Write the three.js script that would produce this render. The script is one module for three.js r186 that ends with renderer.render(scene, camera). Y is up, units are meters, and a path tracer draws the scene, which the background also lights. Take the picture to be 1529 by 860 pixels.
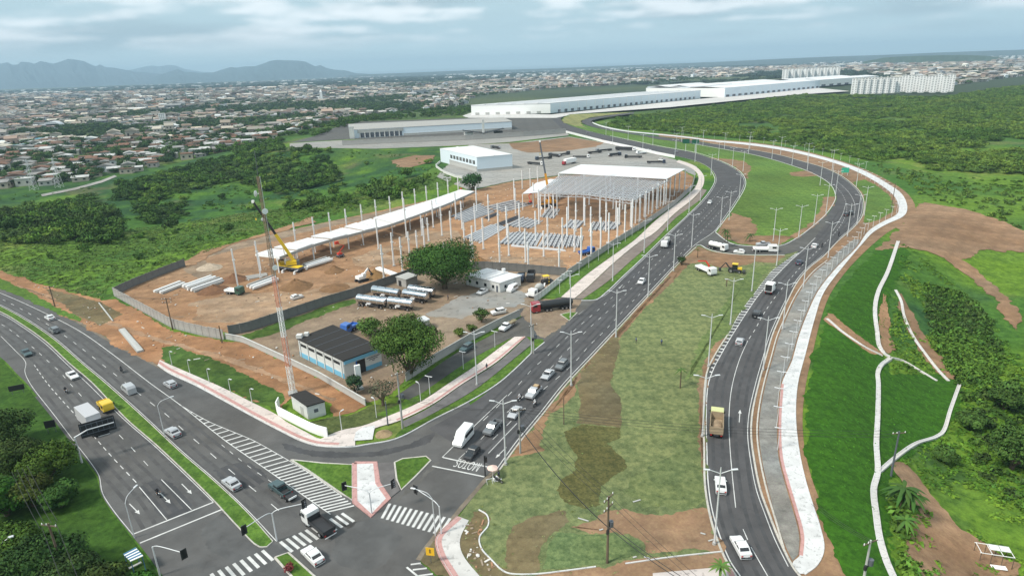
import * as THREE from 'three';
import { mergeGeometries, mergeVertices } from 'three/addons/utils/BufferGeometryUtils.js';
import { TessellateModifier } from 'three/addons/modifiers/TessellateModifier.js';
import { MarchingCubes } from 'three/addons/objects/MarchingCubes.js';
import { RoundedBoxGeometry } from 'three/addons/geometries/RoundedBoxGeometry.js';
import { FontLoader } from 'three/addons/loaders/FontLoader.js';

// ---------------------------------------------------------------- camera, sky, sun, exposure
const scene = new THREE.Scene();
const CAM_H = 68, FOCAL = 955, PITCH = Math.atan(329 / 955), ROLL = -0.0335;
const camera = new THREE.PerspectiveCamera(2 * Math.atan(430 / FOCAL) * 180 / Math.PI, 1529 / 860, 1, 80000);
camera.position.set(0, CAM_H, 0);
camera.rotation.set(-PITCH, 0, ROLL, 'YXZ');
const renderer = new THREE.WebGLRenderer({ antialias: true });
renderer.toneMapping = THREE.LinearToneMapping;
renderer.toneMappingExposure = 2.9;
renderer.shadowMap.enabled = true;

// seeded random and noise
let seed = 12345;
const rnd = () => { seed = (seed * 1664525 + 1013904223) >>> 0; return seed / 4294967296; };
const rr = (a, b) => a + (b - a) * rnd();
const hash = (x, y) => { let h = (x * 374761393 + y * 668265263) | 0; h = Math.imul(h ^ (h >>> 13), 1274126177); return ((h ^ (h >>> 16)) >>> 0) / 4294967296; };
const sm = (a, b, x) => { const t = Math.min(1, Math.max(0, (x - a) / (b - a))); return t * t * (3 - 2 * t); };
function vn(x, y, p = 0) {
  const xi = Math.floor(x), yi = Math.floor(y), fx = x - xi, fy = y - yi;
  const u = fx * fx * (3 - 2 * fx), v = fy * fy * (3 - 2 * fy);
  const w = p ? (a) => ((a % p) + p) % p : (a) => a;
  const a = hash(w(xi), w(yi)), b = hash(w(xi + 1), w(yi)), c = hash(w(xi), w(yi + 1)), d = hash(w(xi + 1), w(yi + 1));
  return a + (b - a) * u + (c - a) * v + (a - b - c + d) * u * v;
}
function fbm(x, y, o = 4, p = 0) { let s = 0, a = 0.5, n = 0; for (let i = 0; i < o; i++) { s += a * vn(x, y, p); n += a; x *= 2; y *= 2; p *= 2; a *= 0.5; } return s / n; }

// sky: thin bright overcast with long cloud banks
const SUN_DIR = new THREE.Vector3(-0.60, 0.74, 0.30).normalize();
{
  const W = 2048, Hh = 1024, d = new Float32Array(W * Hh * 4);
  const mix = (a, b, t) => [a[0] + (b[0] - a[0]) * t, a[1] + (b[1] - a[1]) * t, a[2] + (b[2] - a[2]) * t];
  const hor = [0.28, 0.36, 0.375], mid = [0.195, 0.262, 0.288], clo = [0.285, 0.322, 0.338], dk = [0.155, 0.205, 0.23];
  for (let j = 0; j < Hh; j++) {
    const el = (j + 0.5) / Hh * Math.PI - Math.PI / 2;
    for (let i = 0; i < W; i++) {
      const az = (i + 0.5) / W * Math.PI * 2;
      let c;
      if (el < -0.02) c = [0.10, 0.13, 0.11];
      else {
        const e = Math.max(el, 0.0), q = 1 / (Math.sin(e) + 0.055);
        const X = Math.cos(az) * Math.cos(e) * q * 1.25 + 40, Z = Math.sin(az) * Math.cos(e) * q * 1.25 + 40;
        const n1 = fbm(X * 0.55, Z * 0.55, 6), n2 = fbm(X * 1.3 + 9, Z * 1.3 + 3, 5), n3 = fbm(X * 0.28 + 30, Z * 0.28 + 7, 4);
        const h = sm(0.0, 0.06, e);
        c = mix(hor, mid, h);
        c = mix(c, dk, sm(0.40, 0.62, n3) * sm(0.012, 0.05, e) * 0.85);
        c = mix(c, clo, sm(0.44, 0.62, n1) * sm(0.014, 0.06, e) * 0.85);
        c = mix(c, [0.42, 0.44, 0.45], sm(0.47, 0.66, n2 * 0.6 + n1 * 0.45) * sm(0.02, 0.07, e) * 0.75);
      }
      const k = (j * W + i) * 4; d[k] = c[0]; d[k + 1] = c[1]; d[k + 2] = c[2]; d[k + 3] = 1;
    }
  }
  const t = new THREE.DataTexture(d, W, Hh, THREE.RGBAFormat, THREE.FloatType);
  t.mapping = THREE.EquirectangularReflectionMapping; t.magFilter = THREE.LinearFilter; t.minFilter = THREE.LinearFilter; t.wrapS = THREE.RepeatWrapping; t.needsUpdate = true;
  scene.background = t; scene.environment = t;
}
const sun = new THREE.DirectionalLight(new THREE.Color().setRGB(1, 0.94, 0.84), 1.5);
sun.position.copy(SUN_DIR).multiplyScalar(600).add(new THREE.Vector3(0, 0, -250));
sun.target.position.set(0, 0, -250); scene.add(sun.target);
sun.castShadow = true; sun.shadow.radius = 20; sun.shadow.mapSize.set(4096, 4096);
Object.assign(sun.shadow.camera, { left: -400, right: 400, top: 400, bottom: -400, near: 1, far: 1500 });
scene.add(sun);
scene.fog = new THREE.FogExp2(new THREE.Color().setRGB(0.56, 0.80, 1.0), 0.00009);

// ---------------------------------------------------------------- site survey: where things stand on the ground, from the survey picture
const EUL = new THREE.Quaternion().setFromEuler(new THREE.Euler(-PITCH, 0, ROLL, 'YXZ'));
const ray = (px, py) => new THREE.Vector3((px - 764.5) / FOCAL, -(py - 430) / FOCAL, -1).applyQuaternion(EUL);
function G(px, py, y = 0) { const d = ray(px, py); const t = (CAM_H - y) / Math.max(1e-4, -d.y); return new THREE.Vector3(d.x * t, y, d.z * t); }
const hgt = (bx, by, tx, ty) => {             // height of an upright thing from its foot and head
  const b = G(bx, by), d = ray(tx, ty); const t = Math.hypot(b.x, b.z) / Math.hypot(d.x, d.z); return CAM_H + d.y * t;
};

// ---------------------------------------------------------------- terrain
function lineDist(L, x, z) {
  let best = 1e12, sg = 1;
  for (let i = 0; i + 1 < L.length; i++) {
    const a = L[i], b = L[i + 1], dx = b.x - a.x, dz = b.z - a.z, l2 = dx * dx + dz * dz;
    let t = ((x - a.x) * dx + (z - a.z) * dz) / l2; t = t < 0 ? 0 : t > 1 ? 1 : t;
    const ex = x - a.x - dx * t, ez = z - a.z - dz * t, q = ex * ex + ez * ez;
    if (q < best) { best = q; sg = dx * ez - dz * ex; }
  }
  return Math.sqrt(best) * (sg > 0 ? 1 : -1);
}
const edgeR0 = [[1330, 960], [1262, 872], [1247, 830], [1232, 780], [1216, 725], [1206, 680], [1203, 625], [1208, 574], [1222, 510], [1243, 445], [1275, 403], [1312, 368], [1350, 338], [1368, 312], [1352, 284], [1310, 262], [1240, 236], [1150, 217], [1060, 206], [960, 195]];
const edgeL0 = [[-500, 250], [-150, 345], [0, 385], [90, 412], [165, 426], [200, 411], [273, 388], [420, 340], [560, 308], [650, 288], [690, 266], [662, 252], [630, 232], [560, 223], [435, 222], [422, 206], [520, 180], [700, 160], [900, 140]];
const rounded = (a) => new THREE.CatmullRomCurve3(a.map(p => G(...p)), false, 'centripetal').getPoints(a.length * 4);
const edgeR = rounded(edgeR0), edgeL = rounded(edgeL0);
function terrain(x, z) {
  let y = -0.06;
  const r = Math.hypot(x, z);
  if (z < 60 && r < 2500) {
    const dR = lineDist(edgeR, x, z);
    if (dR > 0.5) { const far = sm(150, 330, -z); y -= (10 - 7 * far) * sm(1, 30 + 20 * far, dR) + 2.2 * (fbm(x / 30, z / 30, 3) - 0.5) * sm(25, 60, dR); }
  }
  if (r < 6000 && z < 0) {
    const dL = lineDist(edgeL, x, z);
    if (dL < -1) { const k = sm(1, 110, -dL), f = 1 - sm(1500, 4500, r); y -= f * (12 * k) - f * 5 * (fbm(x / 70 + 5, z / 70, 3) - 0.45) * sm(20, 90, -dL); }
  }
  if (r > 2500) y += sm(2500, 9000, r) * 26 * (fbm(x / 1800, z / 1800, 4) - 0.5) + sm(9000, 22000, r) * 70 * Math.max(0, fbm(x / 5200 + 3, z / 5200 + 8, 4) - 0.42);
  return y;
}
function T(px, py) {                           // point on the terrain seen at a spot of the survey picture
  const d = ray(px, py); let t0 = 20, t = 20, y;
  for (let i = 0; i < 900; i++) {
    t = t0 * 1.012 + 0.2; y = CAM_H + d.y * t;
    if (y < terrain(d.x * t, d.z * t)) { let a = t0, b = t; for (let k = 0; k < 24; k++) { const m = (a + b) / 2; if (CAM_H + d.y * m < terrain(d.x * m, d.z * m)) b = m; else a = m; } t = b; break; }
    t0 = t; if (t > 60000) break;
  }
  return new THREE.Vector3(d.x * t, terrain(d.x * t, d.z * t), d.z * t);
}

// ---------------------------------------------------------------- textures and materials
const C = (r, g, b) => new THREE.Color().setRGB(r, g, b);
const S8 = (v) => Math.max(0, Math.min(255, Math.round(v)));
function tex(N, fn, rep = 1, srgb = false) {
  const d = new Uint8Array(N * N * 4);
  for (let j = 0; j < N; j++) for (let i = 0; i < N; i++) { const c = fn(i / N, j / N, i, j), k = (j * N + i) * 4; if (typeof c === 'number') d[k] = d[k + 1] = d[k + 2] = S8(c * 255); else { d[k] = S8(c[0] * 255); d[k + 1] = S8(c[1] * 255); d[k + 2] = S8(c[2] * 255); } d[k + 3] = 255; }
  const t = new THREE.DataTexture(d, N, N); t.wrapS = t.wrapT = THREE.RepeatWrapping; t.magFilter = THREE.LinearFilter; t.minFilter = THREE.LinearMipmapLinearFilter; t.generateMipmaps = true; t.repeat.set(rep, rep); if (srgb) t.colorSpace = THREE.SRGBColorSpace; t.needsUpdate = true; return t;
}
// tint maps multiply a colour: values near 0.8, tileable
const TX = {
  asphalt: tex(512, (u, v, i, j) => { const n = fbm(u * 8, v * 8, 4, 8), s = hash(i, j), c = sm(0.015, 0.0, Math.abs(fbm(u * 4 + 0.3, v * 4, 4, 4) - 0.5)); return 0.70 + 0.32 * (n - 0.5) + 0.16 * (s - 0.5) - 0.05 * c; }),
  grass: tex(512, (u, v, i, j) => { const n = fbm(u * 10, v * 10, 5, 10), s = hash(i, j), m = fbm(u * 50, v * 50, 2, 50); const k = 0.70 + 0.7 * (n - 0.5) + 0.30 * (s - 0.5) + 0.35 * (m - 0.5); return [k * (1 + 0.25 * (n - 0.5)), k, k * 0.9]; }),
  dirt: tex(512, (u, v, i, j) => { const n = fbm(u * 6, v * 6, 6, 6), s = hash(i, j), m = fbm(u * 40 + 3, v * 40, 2, 40); const k = 0.72 + 0.5 * (n - 0.5) + 0.18 * (s - 0.5) + 0.2 * (m - 0.5); return [k, k * (0.97 + 0.1 * (m - 0.5)), k * 0.95]; }),
  concrete: tex(512, (u, v, i, j) => { const n = fbm(u * 5, v * 5, 5, 5), m = fbm(u * 16 + 5, v * 16, 4, 16), s = hash(i, j); return 0.86 + 0.3 * (n - 0.5) - 0.25 * sm(0.6, 0.75, m) + 0.08 * (s - 0.5); }),
  stain: tex(256, (u, v, i, j) => { const n = fbm(u * 4, v * 4, 5, 4), st = fbm(u * 24, v * 2, 3, 2); return 0.82 + 0.3 * (n - 0.5) + 0.22 * (st - 0.5); }),
  bark: tex(128, (u, v) => 0.7 + 0.5 * (fbm(u * 12, v * 3, 4, 3) - 0.5)),
};
const mat = (col, o = {}) => new THREE.MeshPhysicalMaterial(Object.assign({ color: C(...col), roughness: 0.9, specularIntensity: (o.roughness ?? 0.9) >= 0.8 ? 0.3 : 1 }, o));
function surf(col, t, tile, o = {}) { const m = mat(col, o); m.map = TX[t]; m.userData.tile = tile; if (o.bump) { m.bumpMap = TX[t]; m.bumpScale = o.bump; } m.vertexColors = true; return m; }
const matOpts = (o) => { const q = { ...o }; delete q.bump; return q; };
const SURF = {
  asphalt: surf([0.146, 0.143, 0.141], 'asphalt', 22), asphaltNew: surf([0.117, 0.115, 0.119], 'asphalt', 19), asphaltOld: surf([0.14, 0.137, 0.13], 'asphalt', 17),
  lawn: surf([0.20, 0.235, 0.11], 'grass', 9), verge: surf([0.105, 0.20, 0.035], 'grass', 6), lush: surf([0.044, 0.138, 0.010], 'grass', 7), wild: surf([0.085, 0.155, 0.035], 'grass', 14),
  bedOlive: surf([0.13, 0.128, 0.052], 'grass', 4), bedBrown: surf([0.19, 0.158, 0.088], 'dirt', 5),
  soil: surf([0.32, 0.205, 0.125], 'dirt', 13), soilRed: surf([0.41, 0.25, 0.145], 'dirt', 15), yard: surf([0.33, 0.255, 0.185], 'dirt', 18), gravel: surf([0.30, 0.30, 0.285], 'dirt', 7), slabs: surf([0.33, 0.32, 0.30], 'concrete', 20),
  walk: surf([0.62, 0.60, 0.58], 'concrete', 8), walkWhite: surf([0.66, 0.66, 0.66], 'concrete', 6), walkPink: surf([0.66, 0.58, 0.54], 'concrete', 8), red: surf([0.52, 0.30, 0.28], 'concrete', 4), kerb: surf([0.55, 0.52, 0.47], 'concrete', 5), pathGrey: surf([0.19, 0.18, 0.18], 'asphalt', 9), pathBrown: surf([0.30, 0.25, 0.22], 'asphalt', 9),
};
const PAINT = mat([0.80, 0.80, 0.785], { map: TX.asphalt, roughness: 0.8 });

// ---------------------------------------------------------------- naming helpers
const used = new Map();
function numbered(n) { const k = used.get(n) || 0; used.set(n, k + 1); return k ? `${n}_${String(k).padStart(3, '0')}` : n; }
function shade(o) { o.traverse(m => { if (m.isMesh) { m.castShadow = true; m.receiveShadow = true; } }); return o; }
function struct(o, name, label) { o.name = numbered(name); o.userData.kind = 'structure'; if (label) { o.userData.label = label; } scene.add(shade(o)); return o; }
function thing(name, label, category, pos, turn = 0, group) { const o = new THREE.Group(); o.name = numbered(name); if (pos) o.position.copy(pos); o.rotation.y = turn; o.userData = { label, category, kind: 'thing' }; if (group) o.userData.group = group; scene.add(o); return o; }
function part(parent, name, geo, m) { const o = new THREE.Mesh(geo, m); o.name = name; o.castShadow = o.receiveShadow = true; parent.add(o); return o; }
function place(proto, pos, turn, label, group, scl) { const o = proto.clone(); o.name = numbered(proto.userData.kindName || proto.name.replace(/_\d{3}$/, '')); o.userData = { label, category: proto.userData.category, kind: 'thing' }; if (group) o.userData.group = group; o.position.copy(pos); o.rotation.y = turn; if (scl) { if (scl.isVector3) o.scale.copy(scl); else o.scale.setScalar(scl); } scene.add(o); return o; }
const heading = (px, py, dx, dy) => { const a = G(px, py), b = G(px + dx, py + dy); return Math.atan2(-(b.z - a.z), b.x - a.x); };   // turn that points +x along a direction

// geometry shorthands
const box = (w, h, d, x = 0, y = 0, z = 0) => new THREE.BoxGeometry(w, h, d).translate(x, y, z);
const cyl = (r1, r2, h, n = 8, x = 0, y = 0, z = 0) => new THREE.CylinderGeometry(r1, r2, h, n).translate(x, y, z);
function bar(a, b, r, n = 5, r2) { const A = new THREE.Vector3(...a), B = new THREE.Vector3(...b), d = B.clone().sub(A); const g = new THREE.CylinderGeometry(r2 ?? r, r, d.length(), n); g.applyQuaternion(new THREE.Quaternion().setFromUnitVectors(new THREE.Vector3(0, 1, 0), d.clone().normalize())); const m = A.add(B).multiplyScalar(0.5); return g.translate(m.x, m.y, m.z); }
function beam(a, b, w, h) { const A = new THREE.Vector3(...a), B = new THREE.Vector3(...b), d = B.clone().sub(A), L = d.length(); const g = new THREE.BoxGeometry(L, h, w); const M = new THREE.Matrix4(); const X = d.normalize(), Y0 = Math.abs(X.y) > 0.99 ? new THREE.Vector3(1, 0, 0) : new THREE.Vector3(0, 1, 0), Z = X.clone().cross(Y0).normalize(), Y = Z.clone().cross(X); M.makeBasis(X, Y, Z); g.applyMatrix4(M); A.add(B).multiplyScalar(0.5); return g.translate(A.x, A.y, A.z); }
const mg = (a) => mergeGeometries(a.map(g => { const q = g.index ? g.toNonIndexed() : g; for (const k of Object.keys(q.attributes)) if (!['position', 'normal', 'uv'].includes(k)) q.deleteAttribute(k); return q; }));

// curves and sheets
const V2 = (v) => new THREE.Vector2(v.x, v.z);
function smooth(pts, n = 6) {                   // survey spots -> world polyline, rounded
  const c = new THREE.CatmullRomCurve3(pts.map(p => p.isVector3 ? p : G(...p)), false, 'centripetal');
  return c.getPoints((pts.length - 1) * n);
}
function tint(geo, amp = 0.22, scale = 18) {
  const p = geo.attributes.position, c = new Float32Array(p.count * 3);
  for (let i = 0; i < p.count; i++) { const x = p.getX(i), z = p.getZ(i); const n = 1 + amp * 2 * (fbm(x / scale, z / scale, 3) - 0.5) + amp * (fbm(x / scale / 4 + 9, z / scale / 4, 2) - 0.5), w = 0.5 * amp * (fbm(x / scale * 1.3 + 40, z / scale * 1.3, 2) - 0.5); c[i * 3] = n * (1 + w); c[i * 3 + 1] = n; c[i * 3 + 2] = n * (1 - w); }
  geo.setAttribute('color', new THREE.BufferAttribute(c, 3)); return geo;
}
function sheetGeo(poly, tile, { maxE = 6, rag = 0, drape = false, y = 0, amp = 0.2, scale = 18, iter = 9 } = {}) {
  let P = poly.map(p => V2(p));
  if (rag) { const Q = []; for (let i = 0; i < P.length; i++) { const a = P[i], b = P[(i + 1) % P.length], L = a.distanceTo(b), n = Math.max(1, Math.min(140, Math.round(L / (rag * 0.5)))), nx = -(b.y - a.y) / (L || 1), ny = (b.x - a.x) / (L || 1); for (let k = 0; k < n; k++) { const t = k / n, x = a.x + (b.x - a.x) * t, z = a.y + (b.y - a.y) * t, q = rag * 3.4 * (fbm(x / rag / 6, z / rag / 6, 5) - 0.5) + rag * 1.2 * (fbm(x / rag * 0.9 + 7, z / rag * 0.9, 2) - 0.5); Q.push(new THREE.Vector2(x + nx * q, z + ny * q)); } } P = Q; }
  const cl = []; for (const p of P) if (!cl.length || cl[cl.length - 1].distanceTo(p) > 0.02) cl.push(p);
  let g = new THREE.ShapeGeometry(new THREE.Shape(cl.map(p => new THREE.Vector2(p.x, -p.y))));
  g = g.toNonIndexed(); g.deleteAttribute('uv'); g.deleteAttribute('normal');
  g = new TessellateModifier(maxE, iter).modify(g);
  const p = g.attributes.position, uv = new Float32Array(p.count * 2);
  for (let i = 0; i < p.count; i++) { const x = p.getX(i), z = -p.getY(i); p.setXYZ(i, x, drape ? terrain(x, z) + y + 0.1 : y, z); uv[i * 2] = x / tile; uv[i * 2 + 1] = z / tile; }
  g.setAttribute('uv', new THREE.BufferAttribute(uv, 2)); if (drape) g = mergeVertices(g); g.computeVertexNormals(); return tint(g, amp, scale);
}
const sheetM = (m, poly, o) => new THREE.Mesh(sheetGeo(poly, m.userData.tile, o), m);
const px = (a, n = 5) => smooth(a, n);
const flat = (a) => a.map(p => G(...p));
function sheet(name, label, poly, m, o = {}) { return struct(sheetM(m, poly, o), name, label); }
// band of given profile along a polyline: kerbs, walls
function extrudeAlong(pts, prof, tile = 4, closed = false) {
  const n = pts.length, pos = [], uv = [], idx = []; let L = 0;
  for (let i = 0; i < n; i++) {
    const a = pts[Math.max(0, i - 1)], b = pts[Math.min(n - 1, i + 1)], dx = b.x - a.x, dz = b.z - a.z, l = Math.hypot(dx, dz) || 1, nx = dz / l, nz = -dx / l;
    if (i) L += Math.hypot(pts[i].x - pts[i - 1].x, pts[i].z - pts[i - 1].z);
    let s = 0; for (let k = 0; k < prof.length; k++) { if (k) s += Math.hypot(prof[k][0] - prof[k - 1][0], prof[k][1] - prof[k - 1][1]); pos.push(pts[i].x + nx * prof[k][0], (pts[i].y || 0) + prof[k][1], pts[i].z + nz * prof[k][0]); uv.push(L / tile, s / tile); }
  }
  const m = prof.length; for (let i = 0; i + 1 < n; i++) for (let k = 0; k + 1 < m; k++) { const a = i * m + k, b = a + m; idx.push(a, a + 1, b, a + 1, b + 1, b); }
  for (const e of [0, n - 1]) for (let k = 1; k + 1 < m; k++) e ? idx.push(e * m, e * m + k + 1, e * m + k) : idx.push(e * m, e * m + k, e * m + k + 1);
  const g = new THREE.BufferGeometry(); g.setAttribute('position', new THREE.Float32BufferAttribute(pos, 3)); g.setAttribute('uv', new THREE.Float32BufferAttribute(uv, 2)); g.setIndex(idx); const q = g.toNonIndexed(); q.computeVertexNormals(); return tint(q, 0.12, 6);
}
const kerbProf = (w, h) => [[-w / 2, -0.02], [-w / 2, h - 0.03], [-w / 2 + 0.03, h], [w / 2 - 0.03, h], [w / 2, h - 0.03], [w / 2, -0.02]];
function kerb(parent, pts, w = 0.3, h = 0.16, m = SURF.kerb, name = 'kerb') { return part(parent, name, extrudeAlong(pts, kerbProf(w, h)), m); }
const upright = (v) => { const a = new THREE.Vector3(v.x, v.y, v.z); return a; };
// painted lines
function lineGeo(pts, w, y, on = 0, off = 0, start = 0) {
  const pos = [], idx = []; let acc = -start;
  const seg = (a, b) => { const dx = b.x - a.x, dz = b.z - a.z, l = Math.hypot(dx, dz) || 1, nx = dz / l * w / 2, nz = -dx / l * w / 2, k = pos.length / 3; pos.push(a.x - nx, y, a.z - nz, a.x + nx, y, a.z + nz, b.x - nx, y, b.z - nz, b.x + nx, y, b.z + nz); idx.push(k, k + 1, k + 2, k + 1, k + 3, k + 2); };
  for (let i = 0; i + 1 < pts.length; i++) {
    const a = pts[i], b = pts[i + 1], l = Math.hypot(b.x - a.x, b.z - a.z);
    if (!on) { seg(a, b); continue; }
    let s = 0; while (s < l) { const ph = ((acc + s) % (on + off) + on + off) % (on + off); let e; if (ph < on) { e = Math.min(l, s + on - ph); const L = (t) => ({ x: a.x + (b.x - a.x) * t / l, z: a.z + (b.z - a.z) * t / l }); seg(L(s), L(e)); } else e = Math.min(l, s + on + off - ph); s = e + 1e-4; } acc += l;
  }
  const g = new THREE.BufferGeometry(), uv = []; for (let i = 0; i < pos.length; i += 3) uv.push(pos[i] / 9, pos[i + 2] / 9); g.setAttribute('uv', new THREE.Float32BufferAttribute(uv, 2)); g.setAttribute('position', new THREE.Float32BufferAttribute(pos, 3)); g.setIndex(idx); g.computeVertexNormals(); return g;
}
function quadGeo(c, y) { const g = new THREE.BufferGeometry(); g.setAttribute('position', new THREE.Float32BufferAttribute([c[0].x, y, c[0].z, c[1].x, y, c[1].z, c[2].x, y, c[2].z, c[3].x, y, c[3].z], 3)); g.setIndex([0, 1, 2, 0, 2, 3]); g.computeVertexNormals(); if (g.attributes.normal.getY(0) < 0) { g.setIndex([0, 2, 1, 0, 3, 2]); g.computeVertexNormals(); } return g; }
const lerpV = (a, b, t) => a.clone().lerp(b, t);
// ================================================================ the setting: terrain, far hills, roads, pavements, lawns
{
  const ang = [], rad = []; const D = Math.PI / 180;
  for (let a = -48; a <= 48; a += 0.22) ang.push(a * D);
  for (let a = 52; a < 308; a += 4) ang.push(a * D); ang.push(ang[0] + 2 * Math.PI);
  rad.push(2, 20, 40); for (let r = 50; r < 22500; r *= r < 1500 ? 1.0085 : 1.03) rad.push(r); rad.push(23500);
  const A = ang.length, R = rad.length, pos = new Float32Array(A * R * 3), col = new Float32Array(A * R * 3), uv = new Float32Array(A * R * 2), idx = [];
  for (let i = 0; i < R; i++) for (let j = 0; j < A; j++) {
    const k = i * A + j, x = Math.sin(ang[j]) * rad[i], z = -Math.cos(ang[j]) * rad[i], r = rad[i];
    pos[k * 3] = x; pos[k * 3 + 1] = terrain(x, z); pos[k * 3 + 2] = z; uv[k * 2] = x / 14; uv[k * 2 + 1] = z / 14;
    const n1 = fbm(x / 60, z / 60, 4), n2 = fbm(x / 14 + 7, z / 14, 4), n3 = fbm(x / 260 + 3, z / 260, 3), nf = fbm(x / 900 + 13, z / 900, 4);
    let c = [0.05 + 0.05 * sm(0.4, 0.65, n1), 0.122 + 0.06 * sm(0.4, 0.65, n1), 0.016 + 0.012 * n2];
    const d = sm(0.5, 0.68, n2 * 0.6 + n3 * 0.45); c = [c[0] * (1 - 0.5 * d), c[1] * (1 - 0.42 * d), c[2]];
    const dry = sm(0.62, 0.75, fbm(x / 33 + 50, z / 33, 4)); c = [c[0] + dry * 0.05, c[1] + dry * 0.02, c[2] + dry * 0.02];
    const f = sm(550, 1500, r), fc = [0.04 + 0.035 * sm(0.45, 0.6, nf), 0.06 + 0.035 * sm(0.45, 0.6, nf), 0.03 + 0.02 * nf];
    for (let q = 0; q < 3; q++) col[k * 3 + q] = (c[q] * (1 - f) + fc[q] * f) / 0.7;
  }
  for (let i = 0; i + 1 < R; i++) for (let j = 0; j + 1 < A; j++) { const a = i * A + j, b = a + A; idx.push(a, b, a + 1, a + 1, b, b + 1); }
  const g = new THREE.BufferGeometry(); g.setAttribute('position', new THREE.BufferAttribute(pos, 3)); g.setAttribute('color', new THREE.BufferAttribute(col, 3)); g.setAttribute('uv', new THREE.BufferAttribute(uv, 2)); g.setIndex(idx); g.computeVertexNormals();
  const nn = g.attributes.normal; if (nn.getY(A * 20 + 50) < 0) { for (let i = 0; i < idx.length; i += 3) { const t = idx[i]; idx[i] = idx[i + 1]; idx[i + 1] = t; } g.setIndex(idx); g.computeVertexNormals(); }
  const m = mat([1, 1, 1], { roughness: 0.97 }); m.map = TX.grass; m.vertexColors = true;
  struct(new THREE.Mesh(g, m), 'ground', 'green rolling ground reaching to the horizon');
}
// far mountains and ridges
function ridge(name, label, prof, dist, depth, col, rough) {
  const N = 260, M = 26, pos = [], idx = [], cl = [];
  const x0 = prof[0][0], x1 = prof[prof.length - 1][0];
  const py = (x) => { for (let i = 0; i + 1 < prof.length; i++) if (x <= prof[i + 1][0]) { const t = (x - prof[i][0]) / (prof[i + 1][0] - prof[i][0]); return prof[i][1] + (prof[i + 1][1] - prof[i][1]) * t; } return prof[prof.length - 1][1]; };
  for (let i = 0; i <= N; i++) {
    const X = x0 + (x1 - x0) * i / N, d = ray(X, py(X)), h = Math.hypot(d.x, d.z), dd = dist * (1 + 0.08 * (fbm(i / 40, 3, 3) - 0.5)), top = CAM_H + d.y / h * dd;
    for (let j = 0; j <= M; j++) {
      const s = j / M * 2 - 1, rr_ = dd + s * depth, w = 1 - Math.abs(s);
      const fold = Math.abs(fbm(i / 9 + s * 1.4, s * 3 + 5, 4) - 0.5) * 2;
      const y = -20 + (top + 20) * Math.pow(w, 0.85) * (1 - rough * fold * (1 - w * w));
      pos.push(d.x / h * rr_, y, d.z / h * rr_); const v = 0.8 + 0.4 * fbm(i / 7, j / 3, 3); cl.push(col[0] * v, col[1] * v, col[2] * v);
    }
  }
  for (let i = 0; i < N; i++) for (let j = 0; j < M; j++) { const a = i * (M + 1) + j, b = a + M + 1; idx.push(a, a + 1, b, a + 1, b + 1, b); }
  const g = new THREE.BufferGeometry(); g.setAttribute('position', new THREE.Float32BufferAttribute(pos, 3)); g.setAttribute('color', new THREE.Float32BufferAttribute(cl, 3)); g.setIndex(idx); g.computeVertexNormals();
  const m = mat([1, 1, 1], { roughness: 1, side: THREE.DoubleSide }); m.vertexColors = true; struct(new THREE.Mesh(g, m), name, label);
}
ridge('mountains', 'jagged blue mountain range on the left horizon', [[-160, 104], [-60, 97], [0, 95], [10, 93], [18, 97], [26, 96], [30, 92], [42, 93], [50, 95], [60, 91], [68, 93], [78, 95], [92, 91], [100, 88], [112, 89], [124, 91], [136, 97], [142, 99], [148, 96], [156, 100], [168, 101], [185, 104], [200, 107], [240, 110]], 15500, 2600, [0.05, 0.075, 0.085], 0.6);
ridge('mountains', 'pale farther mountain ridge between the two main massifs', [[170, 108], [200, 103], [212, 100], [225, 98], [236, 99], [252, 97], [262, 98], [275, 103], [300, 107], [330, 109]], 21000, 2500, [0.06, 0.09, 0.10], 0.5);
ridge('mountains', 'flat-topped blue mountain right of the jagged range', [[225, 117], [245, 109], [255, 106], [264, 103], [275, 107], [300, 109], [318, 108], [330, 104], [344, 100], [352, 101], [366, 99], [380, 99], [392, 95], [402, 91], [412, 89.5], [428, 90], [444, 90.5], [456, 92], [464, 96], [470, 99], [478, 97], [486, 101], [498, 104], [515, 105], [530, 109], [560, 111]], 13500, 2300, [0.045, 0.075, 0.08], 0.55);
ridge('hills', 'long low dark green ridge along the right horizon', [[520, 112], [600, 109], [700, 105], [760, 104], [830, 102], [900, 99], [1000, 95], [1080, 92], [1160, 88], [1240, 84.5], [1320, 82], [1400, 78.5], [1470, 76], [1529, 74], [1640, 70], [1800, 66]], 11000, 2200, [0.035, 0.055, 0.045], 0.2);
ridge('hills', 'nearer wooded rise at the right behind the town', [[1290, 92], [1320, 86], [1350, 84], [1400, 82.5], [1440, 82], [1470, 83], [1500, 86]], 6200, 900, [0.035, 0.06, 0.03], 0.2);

const patch0 = (name, label, p, m, y, o = {}) => sheet(name, label, px([...p, p[0]], 4).slice(0, -1), m, { y, maxE: 3, ...o });
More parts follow.
